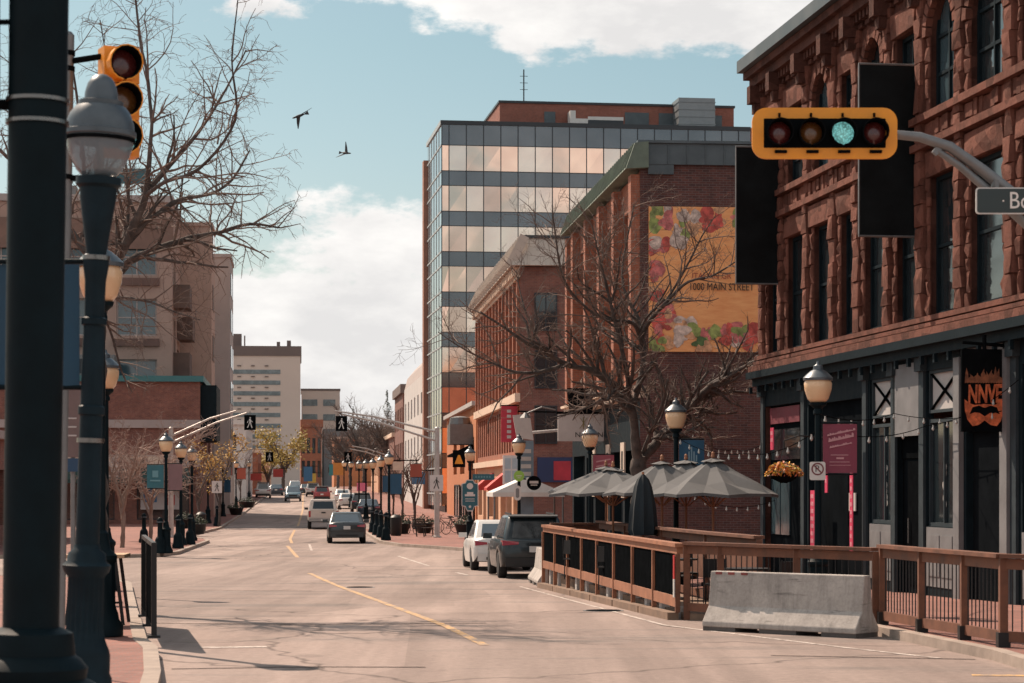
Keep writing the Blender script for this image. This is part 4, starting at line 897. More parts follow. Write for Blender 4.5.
# dark notice panel lower on the same side
t=thing('notice_board','faded brown notice panel with pale lines beside the foreground lamp post','notice',(at(72,23),23,0),0)
cl=MB(); cl.box(-.10,.10,-.01,.01,2.4,3.12); cl.build('panel',mat('brown_notice',(.16,.115,.11),.8,0,.15,3),t)
cl=MB()
for q in range(3): cl.box(-.07,.05,-.014,-.0105,2.62+q*.09,2.635+q*.09)
cl.build('printed_lines',M_ltgrey,t); cl=MB(); cl.box(-.10,.10,-.012,.012,2.25,2.39); cl.build('blue_panel',mat('blue_notice',(.02,.06,.12),.7,0,.1,3),t)
cl=MB(); cl.tube([(0,.05,.0),(0,.05,3.1)],.025); cl.build('post',M_steel,t)

# ------------------------------------------------ dark signal pole, left foreground
dp=thing('signal_pole','thick dark teal signal pole with flared base at the left edge','pole',(at(28,12),12,KH),0); dp.rotation_euler=(0,R(.75),0)
b=MB(); b.lathe([(.42,0),(.42,.2),(.40,.86),(.34,.90),(.30,.92),(.31,.98),(.27,1.03),(.24,1.05),(.235,1.12),(.225,1.17),(.16,1.2)],32); b.build('base',M_pole,dp,True,40)
b=MB(); b.lathe([(.152,1.19),(.155,3.0),(.163,6.2)],32); b.build('shaft',M_pole,dp,True)
for zq in (3.94,4.06):
    b=MB(); b.lathe([(.172,zq),(.172,zq+.02)],32); b.build('strap',M_strap,dp,True)
t=thing('pole_cabinet','black control cabinet strapped to the dark foreground pole','cabinet',(dp.location.x-.34,12,KH),0)
b=MB(); b.box(-.16,.16,-.12,.12,4.0,5.6); b.build('case',M_black,t); b=MB(); b.tube([(.1,0,4.05),(.24,0,4.05)],.03); b.build('bracket',M_black,t); b=MB(); b.tube([(.1,0,4.5),(.24,0,4.5)],.015); b.build('bracket',M_black,t)
# grey pole with three light signal
gp=thing('signal_post','slim grey galvanised signal post behind the dark foreground pole','pole',(at(57,18.3),18.3,KH),0); gp.rotation_euler=(0,R(.9),0)
b=MB(); b.lathe([(.12,0),(.12,.05),(.055,.06),(.055,5.72),(.03,5.75)],16); b.build('shaft',M_steel,gp,True)
b=MB(); 
for zq in (5.42,5.55,4.52): b=MB(); b.lathe([(.064,zq),(.064,zq+.04)],16); b.build('clamp',M_black,gp,True)
for a_,b_ in (((0,0,5.5),(.42,-.05,5.56)),((0,0,4.53),(.3,-.05,4.53))): b=MB(); b.tube([a_,b_],.026); b.build('arm',M_black,gp,True)
M_amb=mat('signal_yellow_paint',(.80,.30,.02),.5,0,.10,3); M_ambd=M_amb
M_lens_r=mat('unlit_red_lens',(.10,.018,.016),.25,0,.1,20,coat=.5); M_lens_a=mat('unlit_amber_lens',(.14,.055,.015),.25,0,.1,20,coat=.5)
M_lens_g=mat('lit_green_lens',(.2,.5,.46),.3,0,0,emit=(.22,.62,.60),es=.45)
_nt=M_lens_g.node_tree; _b=_nt.nodes['Principled BSDF']; _tc=_nt.nodes.new('ShaderNodeTexCoord'); _vo=_nt.nodes.new('ShaderNodeTexVoronoi'); _vo.inputs['Scale'].default_value=55; _nt.links.new(_tc.outputs['Object'],_vo.inputs['Vector'])
_nt.links.new(maprange(_nt,_vo.outputs['Distance'],0,.7,.75,.12),_b.inputs['Emission Strength'])   # prismatic lens cells
def visor(mb,c,r,depth,u=V((1,0,0)),n=V((0,-1,0)),mi=0):     # tunnel visor, open along the bottom
    up=V((0,0,1)); N=16; 
    for i in range(N):
        t0=R(-85)+R(350)*i/N; t1=R(-85)+R(350)*(i+1)/N
        q=[]
        for rr in (r,r+.012):
            q.append([c+u*rr*math.cos(t)+up*rr*math.sin(t)+n*d for t,d in ((t0,0),(t1,0),(t1,depth*(.8+.2*math.sin(t1))),(t0,depth*(.8+.2*math.sin(t0))))])
        mb.hexa(q[0]+q[1],mi)
ts=thing('traffic_light','yellow three lamp vertical traffic light showing green behind the lamp globe','traffic light',(at(119,18.3),18.3,.62),R(26)); ts.scale=(.88,.88,.88)
b=MB()
for q in range(3): b.box(-.17,.17,-.10,.12,4.79+q*.345,5.125+q*.345)
b.build('housing',M_amb,ts)
for q,(m,nm) in enumerate(((M_lens_g,'green_lens'),(M_lens_a,'amber_lens'),(M_lens_r,'red_lens'))):
    zc=4.957+q*.345
    b=MB(); b.lathe([(.14,-.101),(.12,-.115),(.06,-.128),(.01,-.132)],24,(0,0,0),axis='y'); 
    b.v=[(x,y,z+zc) for x,y,z in b.v]; b.build(nm,m,ts,True)
    b=MB(); visor(b,V((0,-.10,zc)),.150,.20); b.build('visor',M_amb,ts,True)
    b=MB(); visor(b,V((0,-.105,zc)),.138,.19); b.build('visor_lining',M_black,ts,True)
# horizontal four lamp signal on a mast arm
Y0=22
ma=thing('mast_arm','curved twin tube steel mast arm reaching in from the right','signal mast',(6.75,Y0+.3,0),0)
b=MB(); b.lathe([(.2,.13),(.2,.5),(.12,.55),(.10,4.3),(.02,4.35)],20); b.build('post',M_steel,ma,True)
A=lambda px,py,Y: V((at(px,Y)-6.75,Y-Y0-.3,zz(py,Y)))
arm=[A(890,134,Y0+.15),A(920,137,Y0+.15),A(950,147,Y0+.15),A(985,172,Y0+.17),A(1024,203,Y0+.2),A(1080,250,Y0+.25),A(1130,292,Y0+.3),V((0,0,zz(330,Y0)))]
b=MB(); b.tube(arm,[.045,.05,.055,.06,.065,.07,.075,.08],12); b.build('upper_tube',M_steel,ma,True)
arm2=[A(938,151,Y0+.16),A(960,166,Y0+.16),A(990,192,Y0+.18),A(1030,228,Y0+.2),A(1085,280,Y0+.25),V((0,0,zz(370,Y0)))]
b=MB(); b.tube(arm2,[.035,.04,.045,.05,.05,.05],12); b.bar(arm2[0]+V((-.04,0,-.03)),arm2[0]+V((.06,0,.09)),.06,.06); b.build('lower_tube',M_steel,ma,True)
hs=thing('traffic_light','amber framed horizontal four lamp traffic light showing green on the mast arm','traffic light',(at(824.5,Y0),Y0,zz(133.5,Y0)),0)
def rrect(w,h,r,n=6):
    pts=[]
    for cx,cy,a0 in ((w/2-r,h/2-r,0),(-w/2+r,h/2-r,90),(-w/2+r,-h/2+r,180),(w/2-r,-h/2+r,270)):
        for i in range(n+1):
            a=R(a0+90*i/n); pts.append((cx+r*math.cos(a),cy+r*math.sin(a)))
    return pts
b=MB(); outer=rrect(1.45,.51,.14); n=len(outer)
inner=rrect(1.22,.295,.012)
for k in range(n):
    (x0,z0),(x1,z1)=outer[k],outer[(k+1)%n];(a0,c0),(a1,c1)=inner[k],inner[(k+1)%n]
    b.hexa([(x0,-.02,z0),(x1,-.02,z1),(a1,-.02,c1),(a0,-.02,c0),(x0,.02,z0),(x1,.02,z1),(a1,.02,c1),(a0,.02,c0)])
b.build('backplate',M_amb,hs)
b=MB(); b.box(-.612,.612,-.012,.22,-.149,.149); b.build('housing',M_black,hs)
for q,(m,nm) in enumerate(((M_lens_r,'red_lens'),(M_lens_a,'amber_lens'),(M_lens_g,'green_lens'),(M_lens_r,'red_lens'))):
    xc=-.455+q*.316
    b=MB(); b.lathe([(.115,-.013),(.10,-.03),(.05,-.045),(.01,-.05)],24,(0,0,0),axis='y'); b.v=[(x+xc,y,z) for x,y,z in b.v]; b.build(nm,m,hs,True)
    b=MB(); visor(b,V((xc,-.012,0)),.122,.17); b.build('visor',M_black,hs,True)
b=MB()
for q in range(4): b.box(-.50+q*.316,-.38+q*.316,-.05,-.021,-.20,-.172); b.tube([(-.455+q*.316,-.03,.16),(-.455+q*.316,-.03,.2)],.012)
b.tube([(.6,.1,0),(.74,.12,.0)],.04); b.build('clips',M_black,hs)
sg=thing('street_sign','dark green street name sign reading Bo hung on the mast arm','sign',(0,Y0,0),0)
b=MB(); sx0,sx1=at(975,Y0),at(1052,Y0); b.prism([(sx0+.26+x+.13,-.02,zz(201,Y0)+z) for x,z in rrect(.77,.265,.03)],(0,.02,0)); b.build('plate',M_white,sg)
b=MB(); b.prism([(sx0+.39+x,-.024,zz(201,Y0)+z) for x,z in rrect(.745,.24,.025)],(0,.003,0)); b.build('face',mat('dark_green_sign_face',(.022,.034,.034),.4,0,.1,3),sg)
text(sg,'Bo',.24,(sx0+.33,-.027,zz(201.5,Y0)),(1,0,0),(0,0,1),M_letw,align='LEFT',sx=.85,ext=.002)
b=MB(); b.box(sx0+.27,sx0+.285,-.028,-.0245,zz(202,Y0),zz(200.4,Y0)); b.build('raised_dot',M_letw,sg)
b=MB(); b.box(sx0+.2,sx0+.24,0,.18,zz(190,Y0),zz(180,Y0)); b.box(sx0+.6,sx0+.64,0,.22,zz(190,Y0),zz(195,Y0)+.1); b.build('hanger',M_steel,sg)

# ================================================================== PATIO: fences, deck, barriers, umbrellas
M_wood=mat('weathered_redwood',(.15,.06,.034),.75,0,.35,3.5,.15); M_woodl=mat('sunlit_tone_redwood',(.29,.12,.064),.75,0,.25,3.5,.1); M_mesh=mat('black_privacy_mesh',(.006,.007,.008),.95,0,.3,5,spec=.0)  # second wood is a lighter copy with the sun highlight put into its colour
M_deck=mat('deck_boards',(.20,.13,.09),.85,0,.3,2.5,.1)
M_iron=mat('black_iron',(.014,.014,.015),.5,.3,.2,5)
dk=MB(); A0=V((2.67,35,0));A1=V((.78,52,0)); Bc=V((5.05,31.6,0))
poly=[(2.74,35.08),(4.95,31.75),(5.2,32.2),(3.9,36.2),(1.75,57.0-5.2),(.86,51.9)]
dk.prism([(x,y,-.28) for x,y in poly],(0,0,.36)); o=dk.build('patio_deck',M_deck); tag(o,'low wooden patio deck inside the dark mesh panelled fence','deck')
fa=thing('patio_fence','brown timber patio fence with black mesh panels along the road edge','fence',(2.67,35,0),math.atan(1.89/17))
LA=17.1
mb=MB(); mb.box(-.09,.09,-.05,LA,1.13,1.19); mb.box(-.05,.05,0,LA,1.02,1.128); mb.build('top_rail',M_woodl,fa)
mb=MB(); mb.box(-.06,-.02,0,LA,.17,.34); mb.build('bottom_rail',M_woodl,fa)
NP=9
for k in range(NP):
    y=k*LA/(NP-1); mb=MB(); mb.box(-.075,.0,y-.033,y+.033,gz(35+y)+.12,1.019); mb.build('post',M_woodl if k else M_wood,fa)
    if k<NP-1:
        y2=(k+1)*LA/(NP-1); mb=MB(); mb.box(-.03,-.01,y+.05,y2-.05,.345,1.018); mb.build('mesh_panel',M_mesh,fa)
for k in range(12):
    y=.3+k*1.45; mb=MB(); mb.box(.02,.16,y,y+.22,gz(35+y),.16); mb.build('deck_support',M_ltgrey,fa)
mb=MB(); mb.box(-.22,.06,-.15,LA,-.33,0)
mb=MB()
for k in range(6):
    y=k*2.85; z0=gz(35+y); z1=gz(35+min(y+2.75,LA)); mb.hexa([(-.2,y,z0),(-.02,y,z0),(-.02,y+2.75,z1),(-.2,y+2.75,z1),(-.2,y,z0+.12),(-.02,y,z0+.12),(-.02,y+2.75,z1+.12),(-.2,y+2.75,z1+.12)])
mb.build('ground_timber',M_deck,fa)
mb=MB(); mb.box(-.105,-.086,-.035,.035,.62,1.0,0); mb.box(-.105,-.086,-.035,.035,.33,.62,1); mb.build('reflector',[mat('red_reflector',(.55,.03,.03),.4,0,0),M_white],fa)
def rail_fence(name,label,pts,top,bot,bal=True,foot=False,panel=None,grp=None):
    t=thing(name,label,'fence',(pts[0][0],pts[0][1],0),0,grp); o=V((pts[0][0],pts[0][1],0))
    for (x0,y0),(x1,y1) in zip(pts,pts[1:]):
        a=V((x0,y0,0))-o;b=V((x1,y1,0))-o; U=lambda z: V((0,0,z))
        mb=MB(); mb.bar(a+U(top),b+U(top),.19,.05); mb.bar(a+U(top-.1),b+U(top-.1),.045,.13); mb.build('top_rail',M_wood,t)
        mb=MB(); mb.bar(a+U(bot+.12),b+U(bot+.12),.045,.13); mb.build('bottom_rail',M_wood,t)
        if bal:
            L=(b-a).length; n=int(L/.125); mb=MB()
            for i in range(1,n): 
                p=a+(b-a)*i/n; mb.tube([p+U(bot+.19),p+U(top-.16)],.009,6)
            mb.build('balusters',M_iron,t)
        if panel:
            mb=MB(); mb.bar(a+U((bot+top)/2+.05),b+U((bot+top)/2+.05),.03,panel); mb.build('board_panel',M_wood,t)
    for (x,y) in pts:
        p=V((x,y,0))-o; mb=MB(); mb.box(p.x-.05,p.x+.05,p.y-.05,p.y+.05,bot-.1 if not foot else bot,top-.03); mb.build('post',M_wood,t)
        if foot: mb=MB(); mb.box(p.x-.075,p.x+.075,p.y-.075,p.y+.075,bot-.12,bot+.17); mb.build('post_shoe',M_iron,t)
    return t
rail_fence('patio_fence','timber patio fence with thin black balusters behind the near concrete barrier',[(2.78,35.0),(3.25,34.3),(4.25,32.85),(5.22,31.56)],1.19,.06)
rail_fence('patio_fence','timber railing with black shoes and balusters along the kerb at right edge',[(5.30,31.45),(5.55,29.8),(5.83,28.35),(6.04,27.05),(6.9,26.3),(8.3,26.4)],1.24,.13,foot=True)
rail_fence('patio_fence','low boarded inner railing between patio deck and pavement',[(4.0,35.6),(3.45,39),(2.95,43),(2.45,47.3),(2.05,51.6)],1.27,.06,bal=False,panel=.5)
rail_fence('patio_fence','short end railing of the patio near the parked dark SUV',[(.9,52.1),(2.0,52.2)],1.2,-.2,bal=False,panel=.6)
M_barr=streaked('cast_concrete_barrier',(.40,.365,.335))
def barrier(label,x,y,rz,L):
    t=thing('concrete_barrier',label,'barrier',(x,y,gz(y)),rz,'concrete road barriers')
    prof=[(0,.06),(0,.13),(.16,.36),(.215,.86),(.375,.86),(.43,.36),(.59,.13),(.59,.06)]
    mb=MB(); mb.prism([(0,a,z) for a,z in prof],(L,0,0)); o=mb.build('body',M_barr,t)
    bv=o.modifiers.new('edge','BEVEL'); bv.width=.015; bv.segments=2; bv.limit_method='ANGLE'
    mb=MB(); mb.box(.01,L*.22,.012,.578,0,.06); mb.box(L*.38,L*.62,.012,.578,0,.06); mb.box(L*.78,L-.01,.012,.578,0,.06); mb.build('foot',mat('grimy_concrete',(.10,.09,.085),.95,0,.3,3),t)
    return t
bt=barrier('grey concrete road barrier with red reflectors in front of the patio corner',2.76,31.98,math.atan2(-1.7,1.94),2.62)
for q in (.1,.32,.55): mb=MB(); mb.box(q,q+.11,.200,.214,.815,.85); mb.build('red_reflector',mat('dull_red_reflector',(.22,.045,.04),.6,0,.3,9),bt)
for q in (.35,.62): mb=MB(); mb.box(-.008,.03,.2,.24,.3+q*.35,.40+q*.35); mb.build('red_reflector',MC['dull_red_reflector'],bt)
b2=barrier('grey concrete road barrier seen end on behind the parked SUV at the patio end',1.2,52.7,R(94),3.0)
# umbrellas
M_canvas=mat('grey_canvas',(.108,.110,.112),.9,0,.25,1.5,.08); M_timb=mat('umbrella_timber',(.34,.15,.08),.7,0,.2,4)
def umbrella(label,px,Y,zt,zr,rad,rz,fold=0):
    t=thing('patio_umbrella',label,'umbrella',(at(px,Y),Y,.08),rz,'open grey umbrellas over the patio'); H=zt-.08; E=zr-.08
    N=8; mb=MB(); rings=[]
    for j,(f,drop) in enumerate(((.10,.0),(.35,.28),(.7,.64),(1.0,1.0))):
        ring=[]
        for q in range(N*2):
            a=math.pi*q/N; rr=rad*f*(1 if q%2==0 else .93-.05*f); z=H-(H-E)*drop-(.10*f if q%2 and f<.99 else (-.03 if q%2 else 0))+rnd.uniform(-.015,.015)
            ring.append((rr*math.cos(a),rr*math.sin(a),z))
        rings.append(ring)
    n=N*2
    for r0,r1 in zip(rings,rings[1:]):
        for q in range(n): mb.face([r0[q],r1[q],r1[(q+1)%n],r0[(q+1)%n]])
    last=rings[-1]; low=[(x*1.0,y*1.0,z-.06) for x,y,z in last]
    for q in range(n): mb.face([last[q],low[q],low[(q+1)%n],last[(q+1)%n]])
    cap=[(x*1.9,y*1.9,z-.0) for x,y,z in rings[0]]; apex=(0,0,H+.07)
    for q in range(n): mb.face([cap[q],cap[(q+1)%n],apex])
    mb.build('canopy',M_canvas,t,False,fix=False)
    rb=MB()
    for q in range(N):
        a=2*math.pi*q/N; rb.bar((.05*math.cos(a),.05*math.sin(a),H-.06),(rad*.97*math.cos(a),rad*.97*math.sin(a),E-.02),.02,.025); rb.bar((.06*math.cos(a),.06*math.sin(a),E-.25),(rad*.5*math.cos(a),rad*.5*math.sin(a),(H+E)/2-.06),.015,.02)
    rb.build('ribs',M_timb,t)
    p=MB(); p.lathe([(.025,0),(.025,H+.02)],10); p.build('pole',M_timb,t,True)
    p=MB(); p.lathe([(.02,H+.06),(.045,H+.10),(.03,H+.14),(.035,H+.17),(.01,H+.2)],10); p.build('finial',M_timb,t,True)
    p=MB(); p.lathe([(.24,0),(.24,.07),(.05,.1),(.04,.3)],16); p.build('base',M_iron,t,True)
umbrella('open grey patio umbrella with wooden finial, nearest and rightmost',713,44.5,2.60,1.93,1.36,R(8))
umbrella('open grey patio umbrella half behind the rightmost one',686,47.8,2.60,1.92,1.5,R(20))
umbrella('open grey patio umbrella left of centre above the folded black umbrella',662,46,2.56,1.95,1.25,R(3))
umbrella('open grey patio umbrella over the far patio end, reaching over the SUV',613,47.5,2.44,1.93,1.42,R(12))
umbrella('open grey patio umbrella farthest back near the tree trunk',606,51.5,2.5,1.97,1.4,R(30))
t=thing('folded_umbrella','closed black patio umbrella standing in the patio','umbrella',(at(643,43.5),43.5,.08),0)
mb=MB(); mb.lathe([(.27,1.05),(.30,1.15),(.26,1.6),(.18,2.0),(.12,2.15),(.03,2.25)],16,flute=.2,fl=(1.0,2.16)); mb.build('canopy',mat('black_canvas',(.012,.02,.026),.85,0,.3,3),t,True); mb=MB(); mb.lathe([(.025,0),(.025,2.3)],10); mb.build('pole',M_timb,t); mb=MB(); mb.lathe([(.25,0),(.25,.07),(.04,.1)],16); mb.build('base',M_iron,t,True)
# white market tent canopy further on
t=thing('pavement_canopy','white canvas canopy on posts outside the orange block','canopy',(at(525,88),88,gz(88)+KH),ST)
mb=MB(); mb.prism([(-1.4,-1.5,2.25),(1.4,-1.5,2.25),(0,-1.2,2.85)],(0,3,0)); mb.box(-1.42,1.42,-1.52,1.52,2.08,2.249); mb.build('cover',M_white,t)
for sx in (-1.35,1.35):
    for sy in (-1.45,1.45): mb=MB(); mb.tube([(sx,sy,0),(sx,sy,2.08)],.035); mb.build('leg',M_steel,t)
# tables and chairs on the deck
def table(label,x,y):
    t=thing('cafe_table',label,'table',(x,y,.08),rnd.uniform(0,1),'dark tables on the patio deck')
    mb=MB(); mb.lathe([(.36,.70),(.36,.73)],20); mb.build('tabletop',M_iron,t); mb=MB(); mb.lathe([(.22,0),(.22,.03),(.03,.05),(.03,.7)],12); mb.build('pedestal',M_iron,t); return t
def chair(label,x,y,rz):
    t=thing('cafe_chair',label,'chair',(x,y,.08),rz,'dark chairs on the patio deck')
    mb=MB(); mb.box(-.21,.21,-.21,.21,.43,.46); mb.build('seat',M_iron,t); mb=MB(); mb.box(-.2,.2,.19,.215,.55,.85); mb.tube([(-.2,.2,.44),(-.2,.22,.88)],.012); mb.tube([(.2,.2,.44),(.2,.22,.88)],.012); mb.build('backrest',M_iron,t)
    for sx in (-.19,.19):
        for sy in (-.19,.19): mb=MB(); mb.tube([(sx,sy,0),(sx*.95,sy*.95,.43)],.012); mb.build('leg',M_iron,t)
    return t
tb=table('dark round table seen through the balusters behind the near barrier',3.7,34.6)
tabs=[(2.95,39.2,'dark round table in the middle of the patio under the rightmost umbrella'),(2.3,43.4,'dark round table beside the folded black umbrella'),(1.75,48.2,'dark round table at the far end of the patio')]
for x,y,lb in tabs: dup(tb,(x,y,.08),.3,lb)
ch=chair('dark slatted chair behind the near end of the mesh fence',3.35,35.2,.4)
for x,y,rz,lb in ((4.1,34.2,-2.2,'dark chair nearest to the near barrier behind the balusters'),(2.6,38.6,2.2,'dark chair left of the middle patio table'),(3.3,39.9,-.6,'dark chair right of the middle patio table'),(1.95,42.8,2.4,'dark chair in front of the folded umbrella'),(2.65,44.1,-.5,'dark chair behind the table by the folded umbrella'),(1.4,47.6,2.2,'dark chair at the far table nearest the road'),(2.1,48.9,-.4,'dark chair at the far table nearest the pavement')):
    dup(ch,(x,y,.08),rz,lb)
# string lights
def strand(label,pts,sag,nb):
    t=thing('string_lights',label,'string lights',(0,0,0),0,'strings of bulbs over the patio'); w=MB(); pos=[]
    for a,b in zip(pts,pts[1:]):
        a=V(a);b=V(b); n=14
        pos+= [a+(b-a)*i/n+V((0,0,-4*sag*(i/n)*(1-i/n))) for i in range(n)]
    pos.append(V(pts[-1])); w.tube(pos,.008,5); w.build('wire',M_black,t)
    tot=len(pos)-1
    for k in range(nb):
        f=(k+.5)/nb*tot; i=int(f); p=pos[i].lerp(pos[i+1],f-i)
        bm_=MB(); bm_.lathe([(.012,0),(.014,-.04),(.024,-.065),(.026,-.085),(.01,-.11)],8,p); bm_.build('bulb',M_bulb,t,True)
M_bulb=mat('clear_pale_bulb',(.45,.43,.40),.15,0,.05,9,coat=.6)
SBm=SB.matrix_basis
pw=lambda tt,z,out=.4: tuple(SBm@V((-out,-tt,z)))
strand('string of bulbs sagging from sandstone shopfront to the banner lamp',[pw(18.4,3.4,.3),pw(12.5,3.55,.35),(at(818,35),35,3.25)],.12,13)
strand('second lower string of bulbs across the grey shopfront',[pw(19.2,3.9,.3),pw(14.5,3.25,.35),(at(818,35)+.05,35.1,3.0)],.16,12)
strand('string of bulbs from the banner lamp past the flower basket to the blue banner lamp',[(at(818,35),35,3.0),(at(745,44),44,2.75),(at(676,49),49,3.2)],.15,14)
strand('string of bulbs along the mural building wall behind the umbrellas',[(at(690,60),60,3.6),(at(735,60),60,3.1),(at(775,57),57,3.5)],.2,14)
strand('low string of bulbs below the umbrella rims by the brick wall',[(at(690,56),56,1.9),(at(775,54),54,1.75)],.25,8)
# ================================================================== CARS
M_tyre=mat('tyre_rubber',(.014,.014,.015),.85,0,.2,6); M_rim=mat('alloy_rim',(.32,.33,.34),.35,.7,.1,6); M_cgl=glass('car_glass',(.15,.18,.20),.05,.45,.9,.0)
M_trim=mat('black_plastic_trim',(.018,.019,.02),.6,0,.2,8); M_tl=mat('red_tail_light',(.34,.012,.02),.2,0,.1,20,coat=.8); M_hl=mat('clear_headlight',(.6,.62,.64),.1,.2,.05,9,coat=.8); M_plate=mat('white_plate',(.6,.6,.58),.5,0,0)
def paint(n,c,met=.2): return mat(n,c,.34,met,.06,1.5,coat=.45)
def lerp(a,b,t): return a+(b-a)*t
def interp(st,y):
    for a,b in zip(st,st[1:]):
        if a[0]<=y<=b[0]:
            t=(y-a[0])/(b[0]-a[0]) if b[0]>a[0] else 0
            return [lerp(p,q,t) for p,q in zip(a,b)]
    return list(st[-1])
SPEC={
 # stations: y, floor z, shoulder z, half-width factor, deck z ; greenhouse: base y rear/front, roof y rear/front, base z, roof z, roof width factor
 'suv':dict(L=4.6,W=1.86,st=[(0,.48,.98,.90,1.0),(.05,.40,1.04,.955,1.06),(.35,.32,1.06,.99,1.08),(1.0,.28,1.03,1,1.06),(2.6,.28,1.01,1,1.03),(3.4,.28,1.0,.99,1.02),(4.1,.30,.93,.96,.99),(4.5,.34,.80,.86,.86),(4.6,.42,.70,.78,.74)],
    gh=(.06,3.45,.50,2.40,1.0,1.69,.73),wh=(.92,3.62,.36),roofspoil=True),
 'sedan':dict(L=4.65,W=1.82,st=[(0,.46,.86,.88,.95),(.05,.36,.92,.94,1.0),(.3,.28,.95,.985,1.03),(.8,.24,.95,1,1.02),(2.4,.22,.91,1,.94),(3.3,.22,.90,.99,.93),(4.1,.24,.82,.95,.87),(4.55,.30,.68,.85,.72),(4.65,.36,.60,.76,.62)],
    gh=(.55,3.25,1.35,2.35,.92,1.44,.74),wh=(.95,3.66,.33),roofspoil=False),
 'pickup':dict(L=5.6,W=2.0,st=[(0,.62,1.22,.97,1.0),(.06,.58,1.25,.985,1.02),(.5,.50,1.25,1,1.05),(1.7,.42,1.24,1,1.06),(2.0,.42,1.22,1,1.2),(3.6,.42,1.2,1,1.2),(4.2,.42,1.18,.99,1.2),(5.2,.46,1.12,.96,1.16),(5.55,.5,.95,.9,.98),(5.6,.55,.85,.86,.88)],
    gh=(1.85,4.25,2.05,3.35,1.18,1.88,.80),wh=(1.05,4.6,.40),roofspoil=False)}
def car(kind,label,x,y,rz,pm,group=None,detail=True,cat='car',tall=1.0,name='parked_car'):
    sp=SPEC[kind]; L,W=sp['L'],sp['W']/2; t=thing(name,label,cat,(x,y,gz(y+ (2 if abs(rz)<1 else -2))+.005),rz,group)
    # tilt follows the road only slightly: left level
    yr,yf,wr=sp['wh']; wc=wr
    ys_=set(s[0] for s in sp['st'])
    for yc in (yr,yf):
        for k in range(-6,7): ys_.add(round(yc+k*(wr+.075)/6,3))
        ys_.add(round(yc-wr-.10,3)); ys_.add(round(yc+wr+.10,3))
    ys_=sorted(q for q in ys_ if 0<=q<=L)
    mb=MB(); rings=[]
    for q in ys_:
        _,zb,zs,wf,zt=interp(sp['st'],q); w=W*wf; za=zb; 
        for yc in (yr,yf):
            d=abs(q-yc); ra=wr+.07
            if d<ra: za=max(za,wc+math.sqrt(ra*ra-d*d))
        zm=max(za+.04,lerp(zb,zs,.55)); zh=max(zm+.03,zs-.07)
        half=[(w*.70,max(zb,min(za,zs-.1))),(w*.965,za),(w*.995,max(za+.02,lerp(za,zm,.5))),(w,zm),(w*.985,zh),(w*.93,zs),(w*.6,lerp(zs,zt,.8))]
        ring=[(0,zb)]+half+[(0,zt)]+[(-a,b) for a,b in reversed(half)]
        rings.append([(a,q,b) for a,b in ring])
    n=len(rings[0]); i0=0
    for r in rings: mb.v+=r
    for j in range(len(rings)-1):
        for q in range(n):
            a=j*n+q;b=j*n+(q+1)%n; mb.f.append((a,b,b+n,a+n)); mb.m.append(1 if q in (0,1,n-1,n-2) else 0)
    mb.f.append(tuple(range(n))); mb.m.append(0); mb.f.append(tuple(range((len(rings)-1)*n,len(rings)*n))[::-1]); mb.m.append(0)
    mb.build('body',[pm,M_trim],t,True,48)
    # greenhouse
    y0,y1,r0,r1,zb,zr,rf=sp['gh']; zr=zb+(zr-zb)*tall; wb=W*.925; wr_=W*rf
    Bp=[V((-wb,y0,zb-.02)),V((wb,y0,zb-.02)),V((wb*.97,y1,zb-.03)),V((-wb*.97,y1,zb-.03))]; Tp=[V((-wr_,r0,zr)),V((wr_,r0,zr)),V((wr_*.97,r1,zr+.01)),V((-wr_*.97,r1,zr+.01))]
    mb=MB(); mb.hexa(Bp+Tp); o=mb.build('cabin',pm,t,True,60)
    bv=o.modifiers.new('round','BEVEL'); bv.width=.12 if kind=='suv' else .07; bv.segments=4; bv.limit_method='ANGLE'; bv.angle_limit=R(20)
    def panel(nm,q,ins,m,splits=(0,1),off=.006):
        a,b,c,d=q; nrm=(b-a).cross(d-a).normalized()
        for s0,s1 in zip(splits,splits[1:]):
            P=lambda u,v: (a.lerp(b,u)).lerp(d.lerp(c,u),v)+nrm*off
            g=.012 if len(splits)>2 else 0
            u0=lerp(ins[0],1-ins[0],s0)+g;u1=lerp(ins[0],1-ins[0],s1)-g
            f=[P(u0,ins[1]),P(u1,ins[1]),P(u1,1-ins[2]),P(u0,1-ins[2])]; k=[p-nrm*.02 for p in f]
            mm=MB(); mm.hexa([k[0],k[1],f[1],f[0],k[3],k[2],f[2],f[3]]); mm.build(nm,m,t)
    panel('rear_window',(Bp[0],Bp[1],Tp[1],Tp[0]),(.13,.16,.18),M_cgl if kind=='sedan' else M_glass); panel('windscreen',(Bp[2],Bp[3],Tp[3],Tp[2]),(.07,.10,.10),M_cgl)
    panel('side_window',(Bp[1],Bp[2],Tp[2],Tp[1]),(.09,.16,.14),M_cgl,(0,.22,.6,1) if kind=='suv' else (0,.48,1)); panel('side_window',(Bp[3],Bp[0],Tp[0],Tp[3]),(.09,.16,.14),M_cgl,(0,.4,.78,1) if kind=='suv' else (0,.52,1))
    if sp['roofspoil']:
        mb=MB(); mb.hexa([V((-wr_*.95,r0-.16,zr-.05)),V((wr_*.95,r0-.16,zr-.05)),V((wr_*.97,r0+.1,zr-.03)),V((-wr_*.97,r0+.1,zr-.03)),V((-wr_*.95,r0-.15,zr-.015)),V((wr_*.95,r0-.15,zr-.015)),V((wr_*.97,r0+.1,zr+.02)),V((-wr_*.97,r0+.1,zr+.02))]); mb.build('spoiler',M_trim,t)
        for s in (-1,1): mb=MB(); mb.bar((s*wr_*.86,r0+.15,zr+.035),(s*wr_*.84,r1-.1,zr+.045),.035,.04); mb.build('roof_rail',M_trim,t)
